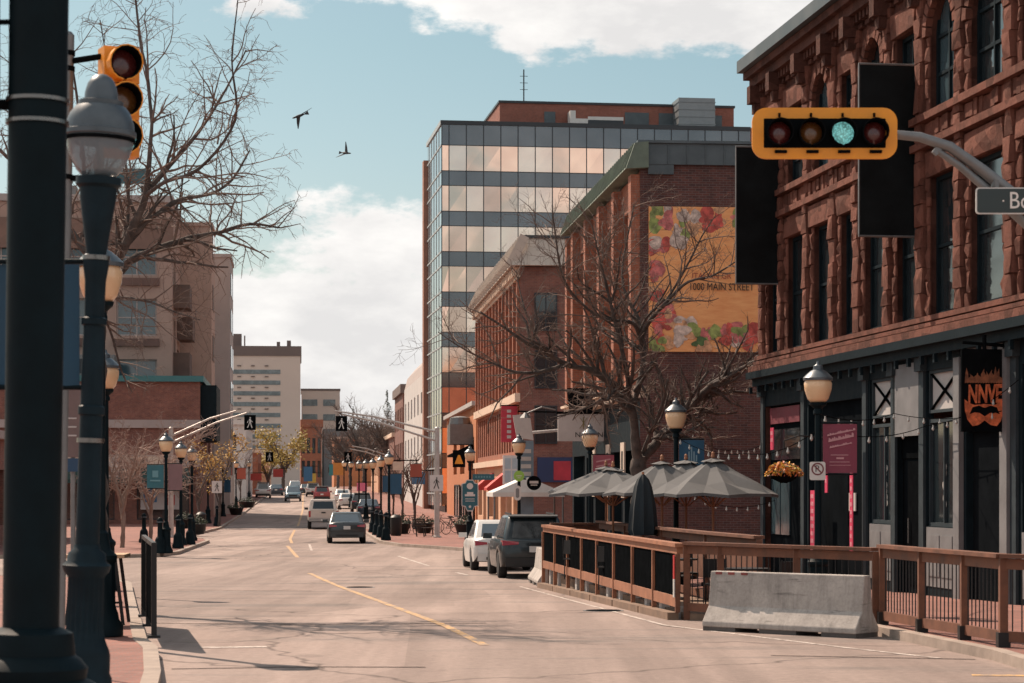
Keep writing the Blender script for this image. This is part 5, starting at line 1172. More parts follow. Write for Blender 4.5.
    for yc in (yr,yf):
        for s in (-1,1):
            xx=s*(W-.02-.11); mb=MB(); mb.lathe([(wr*.62,-.11),(wr*.9,-.115),(wr*.985,-.09),(wr,-.04),(wr,.04),(wr*.985,.09),(wr*.9,.115),(wr*.62,.11)],24,(xx,yc,wc),axis='x'); w=mb.build('wheel',M_tyre,t,True,50)
            mb=MB(); mb.lathe([(wr*.63,.0),(wr*.60,.085),(wr*.5,.07),(wr*.2,.09),(.02,.095)],20,(0,0,0),axis='x'); mb.v=[(xx+s*a,b+yc,c+wc) for a,b,c in mb.v]
            mb.build('rim',M_rim,w,True,40)
    st0=sp['st']; zb0,zs0=st0[1][1],st0[1][2]; wv=W*st0[1][3]
    if kind=='pickup':
        mb=MB(); mb.box(-W*.86,W*.86,-.02,.02,.72,1.2); tg=mb.build('tailgate',pm,t); mb=MB(); mb.box(-.13,.13,-.045,-.02,1.02,1.1); mb.build('handle',M_trim,tg)
        mb=MB(); mb.box(-W*.92,W*.92,-.16,.04,.5,.68); mb.build('bumper',mat('chrome_bumper',(.3,.3,.3),.35,.7,.1,3),t)
        for s in (-1,1): mb=MB(); mb.box(s*W*.87-.065,s*W*.87+.065,-.03,.05,.78,1.16); mb.build('tail_light',M_tl,t)
        mb=MB(); mb.box(-.16,.16,-.175,-.16,.53,.65); mb.build('plate',M_plate,t)
    else:
        zl=zs0-.10 if kind=='sedan' else zs0-.08
        for s in (-1,1):
            mb=MB(); x1=wv*.985; x0=wv*(.50 if kind=='suv' else .56)
            mb.hexa([V((s*x0,-.015,zl-.03)),V((s*x1,-.02,zl-.06)),V((s*(x1+.025),.32,zl-.02)),V((s*x0,.1,zl-.03)),V((s*x0,.0,zl+.035)),V((s*x1,.0,zl+.08)),V((s*(x1+.02),.35,zl+.06)),V((s*x0,.1,zl+.035))]); mb.build('tail_light',M_tl,t)
        mb=MB(); mb.box(-wv*.9,wv*.9,-.045,.1,zb0-.06,zb0+.17); mb.build('bumper',M_trim if kind=='suv' else pm,t)
        mb=MB(); mb.box(-wv*.6,wv*.6,-.06,-.046,zb0-.02,zb0+.06); mb.build('diffuser',M_trim,t)
        zp=.80 if kind=='suv' else .74
        mb=MB(); mb.box(-.16,.16,-.03,-.003,zp-.08,zp+.08); mb.build('plate',M_plate,t)
    fy=L; zf=sp['st'][-2][2]
    for s in (-1,1):
        mb=MB(); xa=W*.55;xb=W*.84; mb.box(min(s*xa,s*xb),max(s*xa,s*xb),fy-.22,fy-.015,zf-.18,zf-.04); mb.build('headlight',M_hl,t)
        mb=MB(); ym=y1-.55; mb.box(min(s*W*.95,s*(W+.2)),max(s*W*.95,s*(W+.2)),ym,ym+.1,zb+.02,zb+.17); mb.build('mirror',pm if kind!='pickup' else M_trim,t)
    mb=MB(); mb.box(-W*.5,W*.5,fy-.06,fy+.015,zf-.26,zf-.06); mb.build('grille',M_trim,t); mb=MB(); mb.box(-W*.78,W*.78,fy-.15,fy+.02,sp['st'][-1][1]-.08,sp['st'][-1][1]+.06); mb.build('front_bumper',M_trim,t)
    return t
HS=yaw(300)
suv=car('suv','dark teal SUV parked at the kerb just beyond the patio fence',.62,58.4,yaw(285),paint('dark_teal_car_paint',(.012,.022,.027)))
car('sedan','white hatchback parked in front of the dark teal SUV',-.25,65.0,yaw(285),paint('white_car_paint',(.66,.64,.61),0),tall=1.08)
car('sedan','dark grey saloon driving away in the right lane behind the white pickup',at(347,102.5),102.5,yaw(302),paint('dark_grey_car_paint',(.034,.044,.050)),name='moving_car')
car('pickup','white pickup truck driving away ahead of the dark grey saloon',at(323.5,139),139,yaw(300),paint('off_white_truck_paint',(.56,.51,.46),0),cat='pickup truck',name='pickup_truck')
G2='cars far down the street'
car('sedan','silver white saloon queued ahead of the dark grey saloon',at(348,205),205,HS,paint('silver_white_paint',(.60,.57,.54),.1),G2)
car('sedan','pale saloon ahead of the silver white one near the right kerb',at(343,232),232,HS,paint('pale_car_paint',(.58,.56,.54),.1),G2)
car('suv','slate blue SUV coming towards the camera in the left lane',at(293,246),246,HS+math.pi,paint('slate_blue_paint',(.10,.16,.19)),G2)
car('suv','red SUV with white roof ahead of the white pickup truck',at(322,240),240,HS,paint('red_car_paint',(.30,.045,.045)),G2)
car('suv','white SUV just ahead of the red SUV',at(313,275),275,HS,paint('white_car_paint',(.66,.64,.61),0),G2)
car('sedan','dark saloon far beside the white SUV',at(306.5,290),290,HS,paint('dark_grey_car_paint',(.034,.044,.050)),G2)
car('suv','pale grey van like SUV behind the oncoming slate blue SUV',at(295,300),300,HS+math.pi,paint('pale_car_paint',(.58,.56,.54),.1),G2,tall=1.2)
car('sedan','dark car parked on the far left kerb beyond the willow',at(276,285),285,HS,paint('dark_blue_paint',(.03,.05,.07)),G2)
car('suv','white van parked on the far left before the red fronted shop',at(263,262),262,HS,paint('pale_car_paint',(.58,.56,.54),.1),G2,tall=1.3)
car('sedan','dark saloon parked by the right kerb among the receding lamps',at(369,172),172,HS,paint('dark_blue_paint',(.03,.05,.07)),G2)
car('suv','grey SUV parked by the right kerb beyond the dark saloon',at(362,190),190,HS,paint('dark_grey_car_paint',(.034,.044,.050)),G2)

# ================================================================== BANNERS, SIGNS
def banner(label,x,y,z0,z1,x0,x1,m,group='banners on street lamps',marks=None,name='street_banner'):
    t=thing(name,label,'banner',(x,y,0),0,group)
    mb=MB(); n=6
    for k in range(n):
        a=lerp(x0,x1,k/n);c=lerp(x0,x1,(k+1)/n); d=lambda q: .012*math.sin(q*11)
        mb.hexa([(a,d(a)-.004,z0),(c,d(c)-.004,z0),(c,d(c)+.004,z0),(a,d(a)+.004,z0),(a,d(a)-.004,z1),(c,d(c)-.004,z1),(c,d(c)+.004,z1),(a,d(a)+.004,z1)])
    mb.build('cloth',m,t,True)
    for zq in (z1+.02,z0-.02): mb=MB(); mb.tube([(0,0,zq),(x1 if abs(x1)>abs(x0) else x0,0,zq)],.016); mb.build('rod',M_pole,t)
    return t
M_burg=mat('burgundy_banner_cloth',(.215,.045,.075),.75,0,.1,2); M_pinkl=mat('faint_pink_lettering',(.50,.26,.28),.7,0,0); M_blueb=mat('blue_banner_cloth',(.022,.085,.155),.75,0,.12,2); M_tealb=mat('teal_banner_cloth',(.035,.13,.16),.75,0,.12,2); M_brnb=mat('faded_mauve_banner',(.21,.12,.125),.75,0,.12,2)
lx,ly=at(818,35),35
bn=banner('burgundy banner with slanted script on the lamp before the grey shopfront',lx,ly,zz(473,ly),zz(424,ly),.08,.62,M_burg)
for k,(dz,ln,sz) in enumerate(((.56,'Downtown',.075),(.44,'Main Street',.1),(.33,'Moncton',.07))): pass
mb=MB()
o=V((.35,-.02,zz(424,ly)))
for k in range(3):
    zq=zz(424,ly)-.15-k*.10; x=.14+.02*k
    while x<.56-.02*k:
        wdt=rnd.uniform(.02,.05); hgt=(.05,.08,.045)[k]*rnd.uniform(.5,1)
        zc=zq+(x-.35)*.22
        mb.hexa([(x,-.019,zc),(x+wdt,-.019,zc+wdt*.2),(x+wdt,-.0155,zc+wdt*.2),(x,-.0155,zc),(x+.012,-.019,zc+hgt),(x+wdt*.6+.012,-.019,zc+hgt*.8),(x+wdt*.6+.012,-.0155,zc+hgt*.8),(x+.012,-.0155,zc+hgt)]); x+=wdt*.85
mb.build('script_lettering',M_pinkl,bn)
mb=MB()
for zq,a,c,hh in ((.28,.20,.48,.012),(.22,.29,.41,.03),(.17,.18,.50,.01),(.12,.18,.52,.008)): mb.box(a,c,-.019,-.0155,zz(473,ly)+zq,zz(473,ly)+zq+hh)
mb.build('printed_lines',M_pinkl,bn)
np_=thing('no_parking_sign','small white no parking sign with R on the banner lamp post','sign',(lx,ly,0),0)
mb=MB(); mb.prism([(-.02+x,-.10,zz(471,ly)+z) for x,z in rrect(.25,.29,.03)],(0,.01,0)); mb.build('plate',M_white,np_)
mb=MB(); o=V((-.02,-.105,zz(470,ly)+.015)); N=24
for i in range(N):
    t0=2*math.pi*i/N;t1=2*math.pi*(i+1)/N
    P=lambda r,t,d: (o.x+r*math.cos(t),o.y+d,o.z+r*math.sin(t)); mb.hexa([P(.078,t0,0),P(.1,t0,0),P(.1,t1,0),P(.078,t1,0),P(.078,t0,.004),P(.1,t0,.004),P(.1,t1,.004),P(.078,t1,.004)])
mb.bar((o.x-.06,o.y+.001,o.z+.06),(o.x+.06,o.y+.001,o.z-.06),.02,.004,up=(0,1,0)); mb.build('ring',mat('dull_red_ring',(.16,.035,.04),.5,0,0),np_)
text(np_,'R',.15,(o.x,o.y+.003,o.z),(1,0,0),(0,0,1),M_letb,ext=.001)
lx2,ly2=at(676,49),49
bn=banner('royal blue banner with pale building emblem on the lamp by the bare tree',lx2,ly2,zz(471,ly2),zz(440,ly2),.07,.63,M_blueb)
mb=MB(); zc=zz(456,ly2)
for q in range(5): mb.box(.22+q*.055,.25+q*.055,-.019,-.0155,zc-.12,zc+(.02,.1,.2,.1,.02)[q])
mb.box(.18,.52,-.019,-.0155,zc-.17,zc-.15); mb.build('emblem',mat('pale_blue_print',(.20,.30,.36),.7,0,0),bn)
bn=banner('dusty pink banner with faint slanted script on the lamp by the signboard',at(590,64),64,zz(477,64),zz(455,64),.09,.70,mat('dusty_pink_banner',(.33,.09,.12),.75,0,.1,2))
mb=MB(); zc=zz(466,64)
for k in range(3):
    mb.bar((.18,-.02,zc+.12-k*.14),(.60,-.02,zc+.2-k*.14),.004,.045)
mb.build('script_lettering',M_pinkl,bn)
bn=banner('teal banner with pale emblem on the first lamp of the far left corner',at(166,81),81,zz(488,81),zz(465,81),-.70,-.08,M_tealb)
mb=MB(); zc=zz(476,81); mb.box(-.5,-.28,-.019,-.0155,zc-.05,zc+.2); mb.box(-.58,-.2,-.019,-.0155,zc-.2,zc-.14); mb.build('emblem',mat('pale_teal_print',(.12,.26,.30),.7,0,0),bn)
banner('faded mauve banner right of the teal banner on the far left corner',at(166,81),81,zz(490,81),zz(464,81),.08,.60,M_brnb)
banner('navy banner on the first receding lamp left of the crosswalk pole',at(389,118),118,zz(494,118),zz(474,118),.07,.68,M_blueb)
banner('smaller navy banner left of that on the receding right lamps',at(381,131),131,zz(492,131),zz(476,131),.08,.6,M_blueb)
banner('small dark blue banner far along left pavement near white crosswalk sign',at(223,172),172,zz(492,172),zz(478,172),.08,.6,M_blueb)
banner('small faded red banner on the far left lamp by the white row building',at(236,200),200,zz(479,200),zz(468,200),.08,.9,mat('faded_red_banner',(.34,.09,.06),.75,0,.1,2))
banner('small orange red banner hanging from right lamp row before the pale building',at(412,122),122,zz(477,122),zz(464,122),-.1,.55,mat('faded_red_banner',(.34,.09,.06),.75,0,.1,2))
def disc(mb,c,r,th,mi=0,n=24): 
    mb.prism([(c[0]+r*math.cos(2*math.pi*i/n),c[1],c[2]+r*math.sin(2*math.pi*i/n)) for i in range(n)],(0,th,0),mi)
t=thing('parking_disc','lime green round disc sign on the lamp by the orange block','sign',(at(519,82),82,0),0)
mb=MB(); disc(mb,(0,-.12,zz(476,82)),.2,.02); mb.build('plate',mat('lime_green_plate',(.28,.50,.08),.5,0,.06,3),t); mb=MB(); mb.box(-.1,.1,-.125,-.121,zz(476,82)-.01,zz(476,82)+.02); mb.box(-.06,.06,-.125,-.121,zz(476,82)-.08,zz(476,82)-.06); mb.build('mark',M_white,t)
t=thing('round_shop_sign','round dark shop sign with pale band projecting right of the lime disc','sign',(at(534,85),85,0),0)
mb=MB(); disc(mb,(0,0,zz(483,85)),.25,.05,0); disc(mb,(0,-.006,zz(483,85)),.28,.004,1) ; mb.build('plate',[M_black,M_black],t)
mb=MB(); mb.box(-.17,.17,-.02,-.011,zz(483,85)-.02,zz(483,85)+.08); mb.box(-.13,.13,-.02,-.011,zz(483,85)-.10,zz(483,85)-.06); mb.build('pale_band',M_ltgrey,t)
mb=MB(); mb.tube([(-.3,.02,zz(479,85)),(-.62,.02,zz(479,85))],.025); mb.build('bracket',M_black,t)
t=thing('white_hoop_sign','small white hoop shaped sign low on the lamp below the lime disc','sign',(at(517.5,82),82,0),0)
mb=MB(); mb.prism([(x,-.1,zz(493,82)+z) for x,z in rrect(.26,.55,.12)],(0,.02,0)); mb.build('plate',M_white,t); mb=MB(); mb.prism([(x,-.104,zz(493,82)+z) for x,z in rrect(.13,.36,.06)],(0,.003,0)); mb.build('mark',mat('grey_mark',(.2,.2,.2),.6,0,0),t)
# teal parking sign with crest, street name sign
t=thing('parking_sign','tall teal parking sign with white car emblem on the crosswalk corner lamp','sign',(at(470,104),104,0),0); zc=zz(495,104)
mb=MB(); sh=[(-.36,.5),(-.2,.55),(-.14,.68),(.14,.68),(.2,.55),(.36,.5),(.36,-.48),(.2,-.52),(.12,-.72),(-.12,-.72),(-.2,-.52),(-.36,-.48)]
mb.prism([(x*1.1,-.14,zc+z*1.07) for x,z in sh],(0,.03,0),0); mb.prism([(x,-.146,zc+z) for x,z in sh],(0,.005,0),1); mb.build('plate',[M_white,M_tealb],t)
mb=MB(); disc(mb,(0,-.152,zc+.42),.15,.005); mb.box(-.24,.24,-.152,-.147,zc-.06,zc+.04); mb.box(-.14,.16,-.152,-.147,zc+.04,zc+.14); mb.box(-.22,.22,-.152,-.147,zc-.2,zc-.17); mb.box(-.22,.22,-.152,-.147,zc-.3,zc-.27); disc(mb,(0,-.152,zc-.55),.06,.005); mb.build('emblem',M_white,t)
t=thing('street_sign','dark teal street name sign on the crosswalk corner lamp','sign',(at(470,104),104,0),0); zc=zz(477,104)
mb=MB(); mb.box(.12,1.15,-.03,0,zc-.14,zc+.14); mb.build('plate',M_tealb,t); mb=MB(); 
for q in range(6): mb.box(.25+q*.13,.33+q*.13,-.034,-.0305,zc-.04,zc+.05)
mb.build('lettering',mat('pale_teal_print',(.12,.26,.30),.7,0,0),t)
t=thing('warning_sign','dark square sign with amber triangle hung at the small orange shop','sign',(at(459,112),112,0),0); zc=zz(459,112)
mb=MB(); mb.box(-.32,.32,-.03,.03,zc-.42,zc+.45); mb.build('board',M_black,t); mb=MB(); mb.prism([(-.22,-.036,zc-.25),(.22,-.036,zc-.25),(.05,-.036,zc+.2),(-.05,-.036,zc+.2)],(0,.005,0)); mb.build('triangle',M_amb,t); mb=MB(); mb.tube([(.3,0,zc+.4),(.6,.1,zc+.45)],.03); mb.build('bracket',M_black,t)

# ------------------------------------------------ pedestrian crossing gear
def walker(mb,c,s,y,mi=0):     # walking figure pictogram
    P=lambda pts: mb.prism([(c[0]+x*s,y,c[1]+z*s) for x,z in pts],(0,.004,0),mi)
    disc(mb,(c[0]+.05*s,y,c[1]+.80*s),.11*s,.004,mi,12)
    P([(-.12,.62),(.12,.66),(.16,.2),(-.08,.15)]); P([(-.08,.18),(.04,.2),(-.12,-.35),(-.32,-.8),(-.46,-.74),(-.24,-.3)]); P([(.02,.2),(.17,.2),(.24,-.25),(.42,-.76),(.28,-.82),(.1,-.28)])
    P([(-.1,.62),(-.14,.48),(-.36,.28),(-.44,.02),(-.34,-.02),(-.26,.2)]); P([(.1,.62),(.16,.5),(.3,.3),(.46,.16),(.4,.08),(.22,.22)])
M_wlk=mat('white_walking_figure',(.66,.66,.63),.5,0,0)
def cross_sign(label,px,Y,py0,py1,kind):
    w=(py1-py0)*Y/F; zc=(zz(py0,Y)+zz(py1,Y))/2; t=thing('crosswalk_sign',label,'sign',(at(px,Y),Y,0),0)
    mb=MB(); hw=w*(.38 if kind=='black' else .42); mb.box(-hw,hw,-.05,.05 if kind=='black' else -.03,zc-w/2,zc+w/2); mb.build('face',M_black if kind=='black' else M_white,t)
    mb=MB(); walker(mb,(0,zc-.02),w*.42,-.056); mb.build('walking_figure',M_wlk if kind=='black' else M_letb,t); 
    if kind=='black': mb=MB(); mb.tube([(0,0,zc+w/2),(0,0,zc+w/2+.18)],.02); mb.build('hanger',M_steel,t)
    return t
cross_sign('black crosswalk sign with white walking figure hung over the left lane',250,109,415,430,'black')
cross_sign('black crosswalk sign with white walking figure hung over the right lane before far trees',341.5,109,416,431,'black')
cross_sign('smaller far black crosswalk sign left of the far striped brick block',269.5,190,452,462,'black')
cross_sign('smaller far black crosswalk sign before the brown far trees',348,190,452,462,'black')
cross_sign('white square crosswalk sign with black figure on the galvanised right pole',436.5,109.5,475,491,'white')
cross_sign('white square crosswalk sign with black figure on the left pavement',217,140,481,493,'white')
def cpole(label,px,Y,ends,pytop,arm=1):
    x=at(px,Y); t=thing('crosswalk_pole',label,'pole',(x,Y,gz(Y)+KH),0); zt=zz(pytop,Y)-gz(Y)-KH
    mb=MB(); mb.lathe([(.22,0),(.22,.06),(.14,.08),(.115,zt),(.05,zt+.06)],16); mb.build('shaft',mat('sunlit_tone_galvanised',(.46,.42,.39),.5,.3,.15,3),t,True)  # brighter, warmer galvanised steel: sunlight is put into the colour
    for (py0,px1,py1) in ends:
        mb=MB(); a=V((0,0,zz(py0,Y)-gz(Y)-KH)); b=V((at(px1,Y)-x,-.1,zz(py1,Y)-gz(Y)-KH)); m=a.lerp(b,.6)+V((0,0,.12)); mb.tube([a,m,b],[.06,.05,.04],10); mb.build('arm',mat('sunlit_tone_galvanised',(.46,.42,.39),.5,.3,.15,3),t,True)
    return t
cpole('galvanised crosswalk pole with twin arms on the brick corner beside the bench',437,110,[(432,335,411),(441,341,414)],428)
cpole('galvanised crosswalk pole with twin arms on the far left corner',171,110,[(436,236,411),(443,247,413)],428)
cpole('far galvanised crosswalk pole on the left pavement by the willow',233,190,[(452,266,449)],450)
cpole('far galvanised crosswalk pole on the right side before the far trees',389,190,[(456,352,446),(460,350,449)],450)

# ------------------------------------------------ bollards, bench, bins, planters, people-sized clutter
def bollard(label,px,Y,grp,sc=1):
    t=thing('bollard',label,'bollard',(at(px,Y),Y,gz(Y)+KH),0,grp); mb=MB(); mb.lathe([(.24,0),(.24,.12),(.20,.2),(.18,.5),(.14,.58),(.10,.62),(.085,1.1),(.11,1.13),(.12,1.2),(.07,1.3),(.02,1.33)],20); mb.build('post',M_pole,t,True,45); mb=MB(); mb.lathe([(.125,1.13),(.125,1.17)],20); mb.build('collar',M_capg,t); t.scale=(sc,)*3; return t
b0=bollard('dark domed bollard at the curb edge right behind the grey saloon',386,103.8,'bollards on the right corner')
for px,Y,lb in ((381,110,'second dark domed bollard from the corner on the right'),(376.5,116,'third dark domed bollard from the corner on the right'),(372.5,123,'farthest dark domed bollard on the right corner')): dup(b0,(at(px,Y),Y,gz(Y)+KH),0,lb)
for px,Y,lb in ((160,80.8,'dark domed bollard nearest the camera on the far left corner'),(178,88.5,'middle dark domed bollard on the far left corner'),(190,95,'right dark domed bollard on the far left corner tip'),(144,99,'dark bollard set back behind the teal banner lamp'),(217,143,'small dark bollard below the white crosswalk sign on the left')): dup(b0,(at(px,Y),Y,gz(Y)+KH),0,lb,'bollards on the far left corner')
t=thing('bench','dark metal bench on the brick corner beside the galvanised pole','bench',(at(425,112),112,gz(112)+KH),R(70))
mb=MB()
for q in range(4): mb.box(-.75,.75,-.2+q*.11,-.12+q*.11,.43,.46)
mb.build('seat',M_iron,t); mb=MB()
for q in range(4): mb.box(-.75,.75,.24+q*.02,.27+q*.02,.52+q*.1,.59+q*.1)
mb.build('backrest',M_iron,t)
for s in (-.6,.6): mb=MB(); mb.bar((s,-.2,0),(s,-.15,.44),.05,.05); mb.bar((s,.2,0),(s,.3,.9),.05,.05); mb.bar((s,-.2,.62),(s,.28,.64),.05,.04); mb.build('leg',M_iron,t)
def bin_(label,px,Y):
    t=thing('litter_bin',label,'bin',(at(px,Y),Y,gz(Y)+KH),0,'dark litter bins'); mb=MB(); mb.lathe([(.25,0),(.28,.05),(.30,.85),(.30,.9)],18); mb.build('body',M_iron,t,True,40); mb=MB(); mb.lathe([(.31,.9),(.31,.95),(.2,1.05),(.08,1.1)],18); mb.build('lid',M_iron,t,True,40); return t
bin_('dark litter bin behind the bollards on the right corner',396,114); bin_('dark litter bin on the far left pavement below the yellow leaves',201,128)
def bike(label,px,Y,rz,grp='bicycles on the right corner'):
    t=thing('bicycle',label,'bicycle',(at(px,Y),Y,gz(Y)+KH),rz,grp)
    for yy_ in (0,1.05):
        mb=MB(); N=22
        mb.tube([(0,yy_+.33*math.cos(2*math.pi*i/N),.34+.33*math.sin(2*math.pi*i/N)) for i in range(N+1)],.018,6); 
        for i in range(6): mb.tube([(0,yy_,.34),(0,yy_+.32*math.cos(math.pi*i/3),.34+.32*math.sin(math.pi*i/3))],.004,4)
        mb.build('wheel',M_tyre,t)
    mb=MB(); 
    for a,b in (((0,0,.34),(0,.36,.86)),((0,.36,.8),(0,.9,.82)),((0,.4,.35),(0,.88,.75)),((0,.36,.8),(0,.42,.34)),((0,0,.34),(0,.42,.34)),((0,1.05,.34),(0,.88,.95))): mb.tube([a,b],.02,6)
    mb.build('frame',M_iron,t); mb=MB(); mb.box(-.07,.07,.22,.48,.88,.93); mb.build('saddle',M_tyre,t); mb=MB(); mb.tube([(-.27,.84,1.0),(0,.88,.97),(.27,.84,1.0)],.016,6); mb.build('handlebar',M_iron,t); return t
for px,Y,rz,lb in ((415,118,.4,'dark bicycle left of the bench on the right corner'),(446,117,-.9,'dark bicycle right of the galvanised pole'),(456,121,1.2,'dark bicycle below the warning sign with amber triangle'),(405,124,1.0,'dark bicycle farthest left on the right corner')): bike(lb,px,Y,rz)
def planter(label,px,Y,r,col,grp='planters'):
    t=thing('planter',label,'planter',(at(px,Y),Y,gz(Y)+KH),0,grp); mb=MB(); mb.lathe([(r*.7,0),(r,.5),(r*1.05,.55),(r*.9,.56)],16); mb.build('pot',M_iron,t,True,40)
    mb=MB(); 
    for i in range(220):
        a=rnd.uniform(0,6.28);q=rnd.random()**.5*r*1.2; z=.55+rnd.uniform(0,.65)*(1-q/(r*1.5)); leaf(mb,V((q*math.cos(a),q*math.sin(a),z)),.07)
    mb.build('shrub',col,t,fix=False); return t
def leaf(mb,p,s):
    a=V((rnd.gauss(0,1),rnd.gauss(0,1),rnd.gauss(0,1))).normalized(); b=a.orthogonal().normalized(); 
    mb.face([p-a*s,p+b*s*.5,p+a*s,p-b*s*.5])
M_leafd=mat('dark_shrub_leaves',(.035,.05,.025),.7,0,.5,2); M_leafy=mat('yellow_spring_leaves',(.52,.30,.06),.7,0,.35,.8); M_leafo=mat('olive_yellow_leaves',(.36,.25,.05),.7,0,.35,.5)
for px,Y,r,lb in ((402,119,.45,'dark planter with shrub behind the litter bin on the right'),(424,121,.5,'dark planter with shrub behind the bench'),(464,117,.5,'dark planter with shrub under the teal parking sign'),(198,118,.45,'dark planter with shrub on the far left corner'),(236,178,.6,'round dark planter far along the left pavement'),(247,205,.8,'farthest round dark planter on the left pavement'),(184,136,.5,'dark planter before the brick shop window')):
    planter(lb,px,Y,r,M_leafd)
# flower basket hung on the shop side of the banner lamp
fx,fy_=at(784,42),42
t=thing('hanging_basket','hanging basket of orange and yellow flowers left of the banner lamp','flower basket',(fx,fy_,zz(480,fy_)),0)
mb=MB(); mb.lathe([(.06,-.06),(.22,.02),(.30,.14),(.29,.16)],18); mb.build('basket',M_black,t,True)
mb=MB()
for i in range(900):
    a=rnd.uniform(0,6.28);q=rnd.random()**.5*.36; z=.14+rnd.uniform(0,.22)*(1-(q/.4)**2)-max(0,q-.28)*.8
    leaf(mb,V((q*math.cos(a),q*math.sin(a),z)),rnd.uniform(.025,.05)); mb.m[-1]=rnd.choice((0,0,1,1,2,3))
mb.build('flowers',[mat('orange_petals',(.62,.20,.03),.6,0,.2,8),mat('yellow_petals',(.68,.42,.05),.6,0,.2,8),mat('dark_foliage',(.03,.05,.02),.7,0,.3,8),mat('pink_petals',(.6,.22,.16),.6,0,.2,8)],t,fix=False)
mb=MB()
for q in range(3): mb.tube([(.28*math.cos(q*2.09),.28*math.sin(q*2.09),.15),(0,0,.62)],.006,4)
mb.tube([(0,0,.6),(0,0,.75),(.3,.1,.85),(.9,.35,.8)],.014,6); mb.build('hanger',M_iron,t)
# near-left pavement furniture: slatted wood-top bar table and dark railing panel
t=thing('bar_table','pale wood topped bar table with dark splayed legs on the near left pavement','table',(at(112,31.5),31.5,KH),R(4))
mb=MB(); 
for q in range(4): mb.box(-.62,.22,-.42+q*.21,-.225+q*.21,.95-.0,1.0)
mb.build('tabletop',mat('pale_timber_top',(.52,.34,.20),.6,0,.15,3),t)
for sx,dx in ((-.5,-.1),(.08,.12)):
    for sy in (-.35,.35): mb=MB(); mb.bar((sx,sy,.95),(sx+dx,sy*1.1,0),.045,.045); mb.build('leg',M_iron,t)
mb=MB(); mb.bar((-.55,0,.3),(.15,0,.3),.03,.03); mb.build('stretcher',M_iron,t)
P0=V((at(154,28.6),28.6,KH)); P1=V((at(143.5,33.2),33.2,KH)); d=P1-P0
t=thing('railing_panel','black steel railing panel seen edge on at the near left kerb','railing',P0,math.atan2(-d.x,d.y)); LP=d.length
for y in (0,LP/2,LP):
    mb=MB(); mb.box(-.035,.035,y-.035,y+.035,0,1.22); mb.build('post',M_iron,t)
    mb=MB(); mb.box(-.08,.08,y-.08,y+.08,0,.03); mb.build('foot',M_iron,t)
mb=MB(); mb.box(-.03,.03,0,LP,1.18,1.235); mb.build('top_rail',M_iron,t); mb=MB(); mb.box(-.02,.02,.04,LP/2-.04,.15,1.15); mb.box(-.02,.02,LP/2+.04,LP-.04,.15,1.15); mb.build('panel',M_black,t)
t=thing('sign_board','grey white shop board hanging at the low brick corner shop','sign',(at(109,104),104,0),0); mb=MB(); mb.box(-.5,.45,-.06,.06,zz(477,104),zz(457,104)); mb.build('board',M_ltgrey,t); mb=MB(); mb.tube([(-1.3,.05,zz(458,104)),(.4,.05,zz(458,104))],.03); mb.build('bracket',M_black,t)
t=thing('shop_nameboard','black shop nameboard with faint white script on the brown apartment block','sign',(0,0,0),0); t.matrix_basis=AM; mb=MB(); mb.box(-4.1,-1.2,-.5,-.28,8.3,9.4); mb.build('board',M_black,t); text(t,'Augustus',.62,(-2.65,-.52,8.8),(1,0,0),(0,0,1),M_ltgrey,sx=.9,ext=.01,shear=.3) if False else None
mb=MB(); x=-3.8
while x<-1.5: mb.prism([(x,-.515,8.65),(x+.16,-.515,8.65),(x+.24,-.515,9.0+rnd.uniform(0,.15)),(x+.12,-.515,9.0)],(0,.01,0)); x+=.26
mb.build('script_lettering',M_ltgrey,t)
# birds
def bird(label,px,py,Y,w1,w2,scale,hx):
    t=thing('flying_bird',label,'bird',(at(px,Y),Y,zz(py,Y)),0,'birds flying above the street'); mb=MB()
    s=scale; N=10
    # one body: spindle with head and fanned tail, wings grow from the shoulders
    ax=V(hx).normalized(); up=V((0,-1,0)); sd=ax.cross(up).normalized(); prof=[(-.5,.015),(-.36,.05),(-.2,.085),(0,.105),(.2,.085),(.3,.06),(.4,.065),(.47,.04),(.55,.006)]
    pts=[ax*(q*s) for q,_ in prof]; mb.tube(pts,[r*s for _,r in prof],N)
    mb.hexa([ax*(-.42*s)-sd*.03*s+up*.01*s,ax*(-.42*s)+sd*.03*s+up*.01*s,ax*(-.75*s)+sd*.14*s,ax*(-.75*s)-sd*.14*s,ax*(-.42*s)-sd*.03*s-up*.02*s,ax*(-.42*s)+sd*.03*s-up*.02*s,ax*(-.75*s)+sd*.14*s-up*.015*s,ax*(-.75*s)-sd*.14*s-up*.015*s])
    for w in (w1,w2):
        e=V(w)*s; m=e*.5; root_f=ax*.2*s; root_b=ax*-.12*s; ch=ax
        k=[root_f,root_b,m+ch*-.10*s,m+ch*.13*s]; th=V((0,.02*s,0))
        mb.hexa([k[0]-th,k[1]-th,k[2]-th,k[3]-th,k[0]+th,k[1]+th,k[2]+th,k[3]+th])
        k2=[m+ch*.13*s,m-ch*.10*s,e-ch*.06*s,e+ch*.0*s]; th=V((0,.012*s,0))
        mb.hexa([p-th for p in k2]+[p+th for p in k2])
    mb.build('body',mat('dark_bird_plumage',(.035,.035,.038),.7,0,.3,6),t,True,40)
bird('dark bird with wings raised and lowered, higher of the two in the sky',299,116,45,(.85,.0,.55),(-.1,.2,-.85),.30,(-.55,-.3,-.25))
bird('dark bird with one thin wing up, lower of the two in the sky',346,153,55,(0.0,.0,.95),(-.85,.2,-.35),.30,(.6,-.4,-.1))
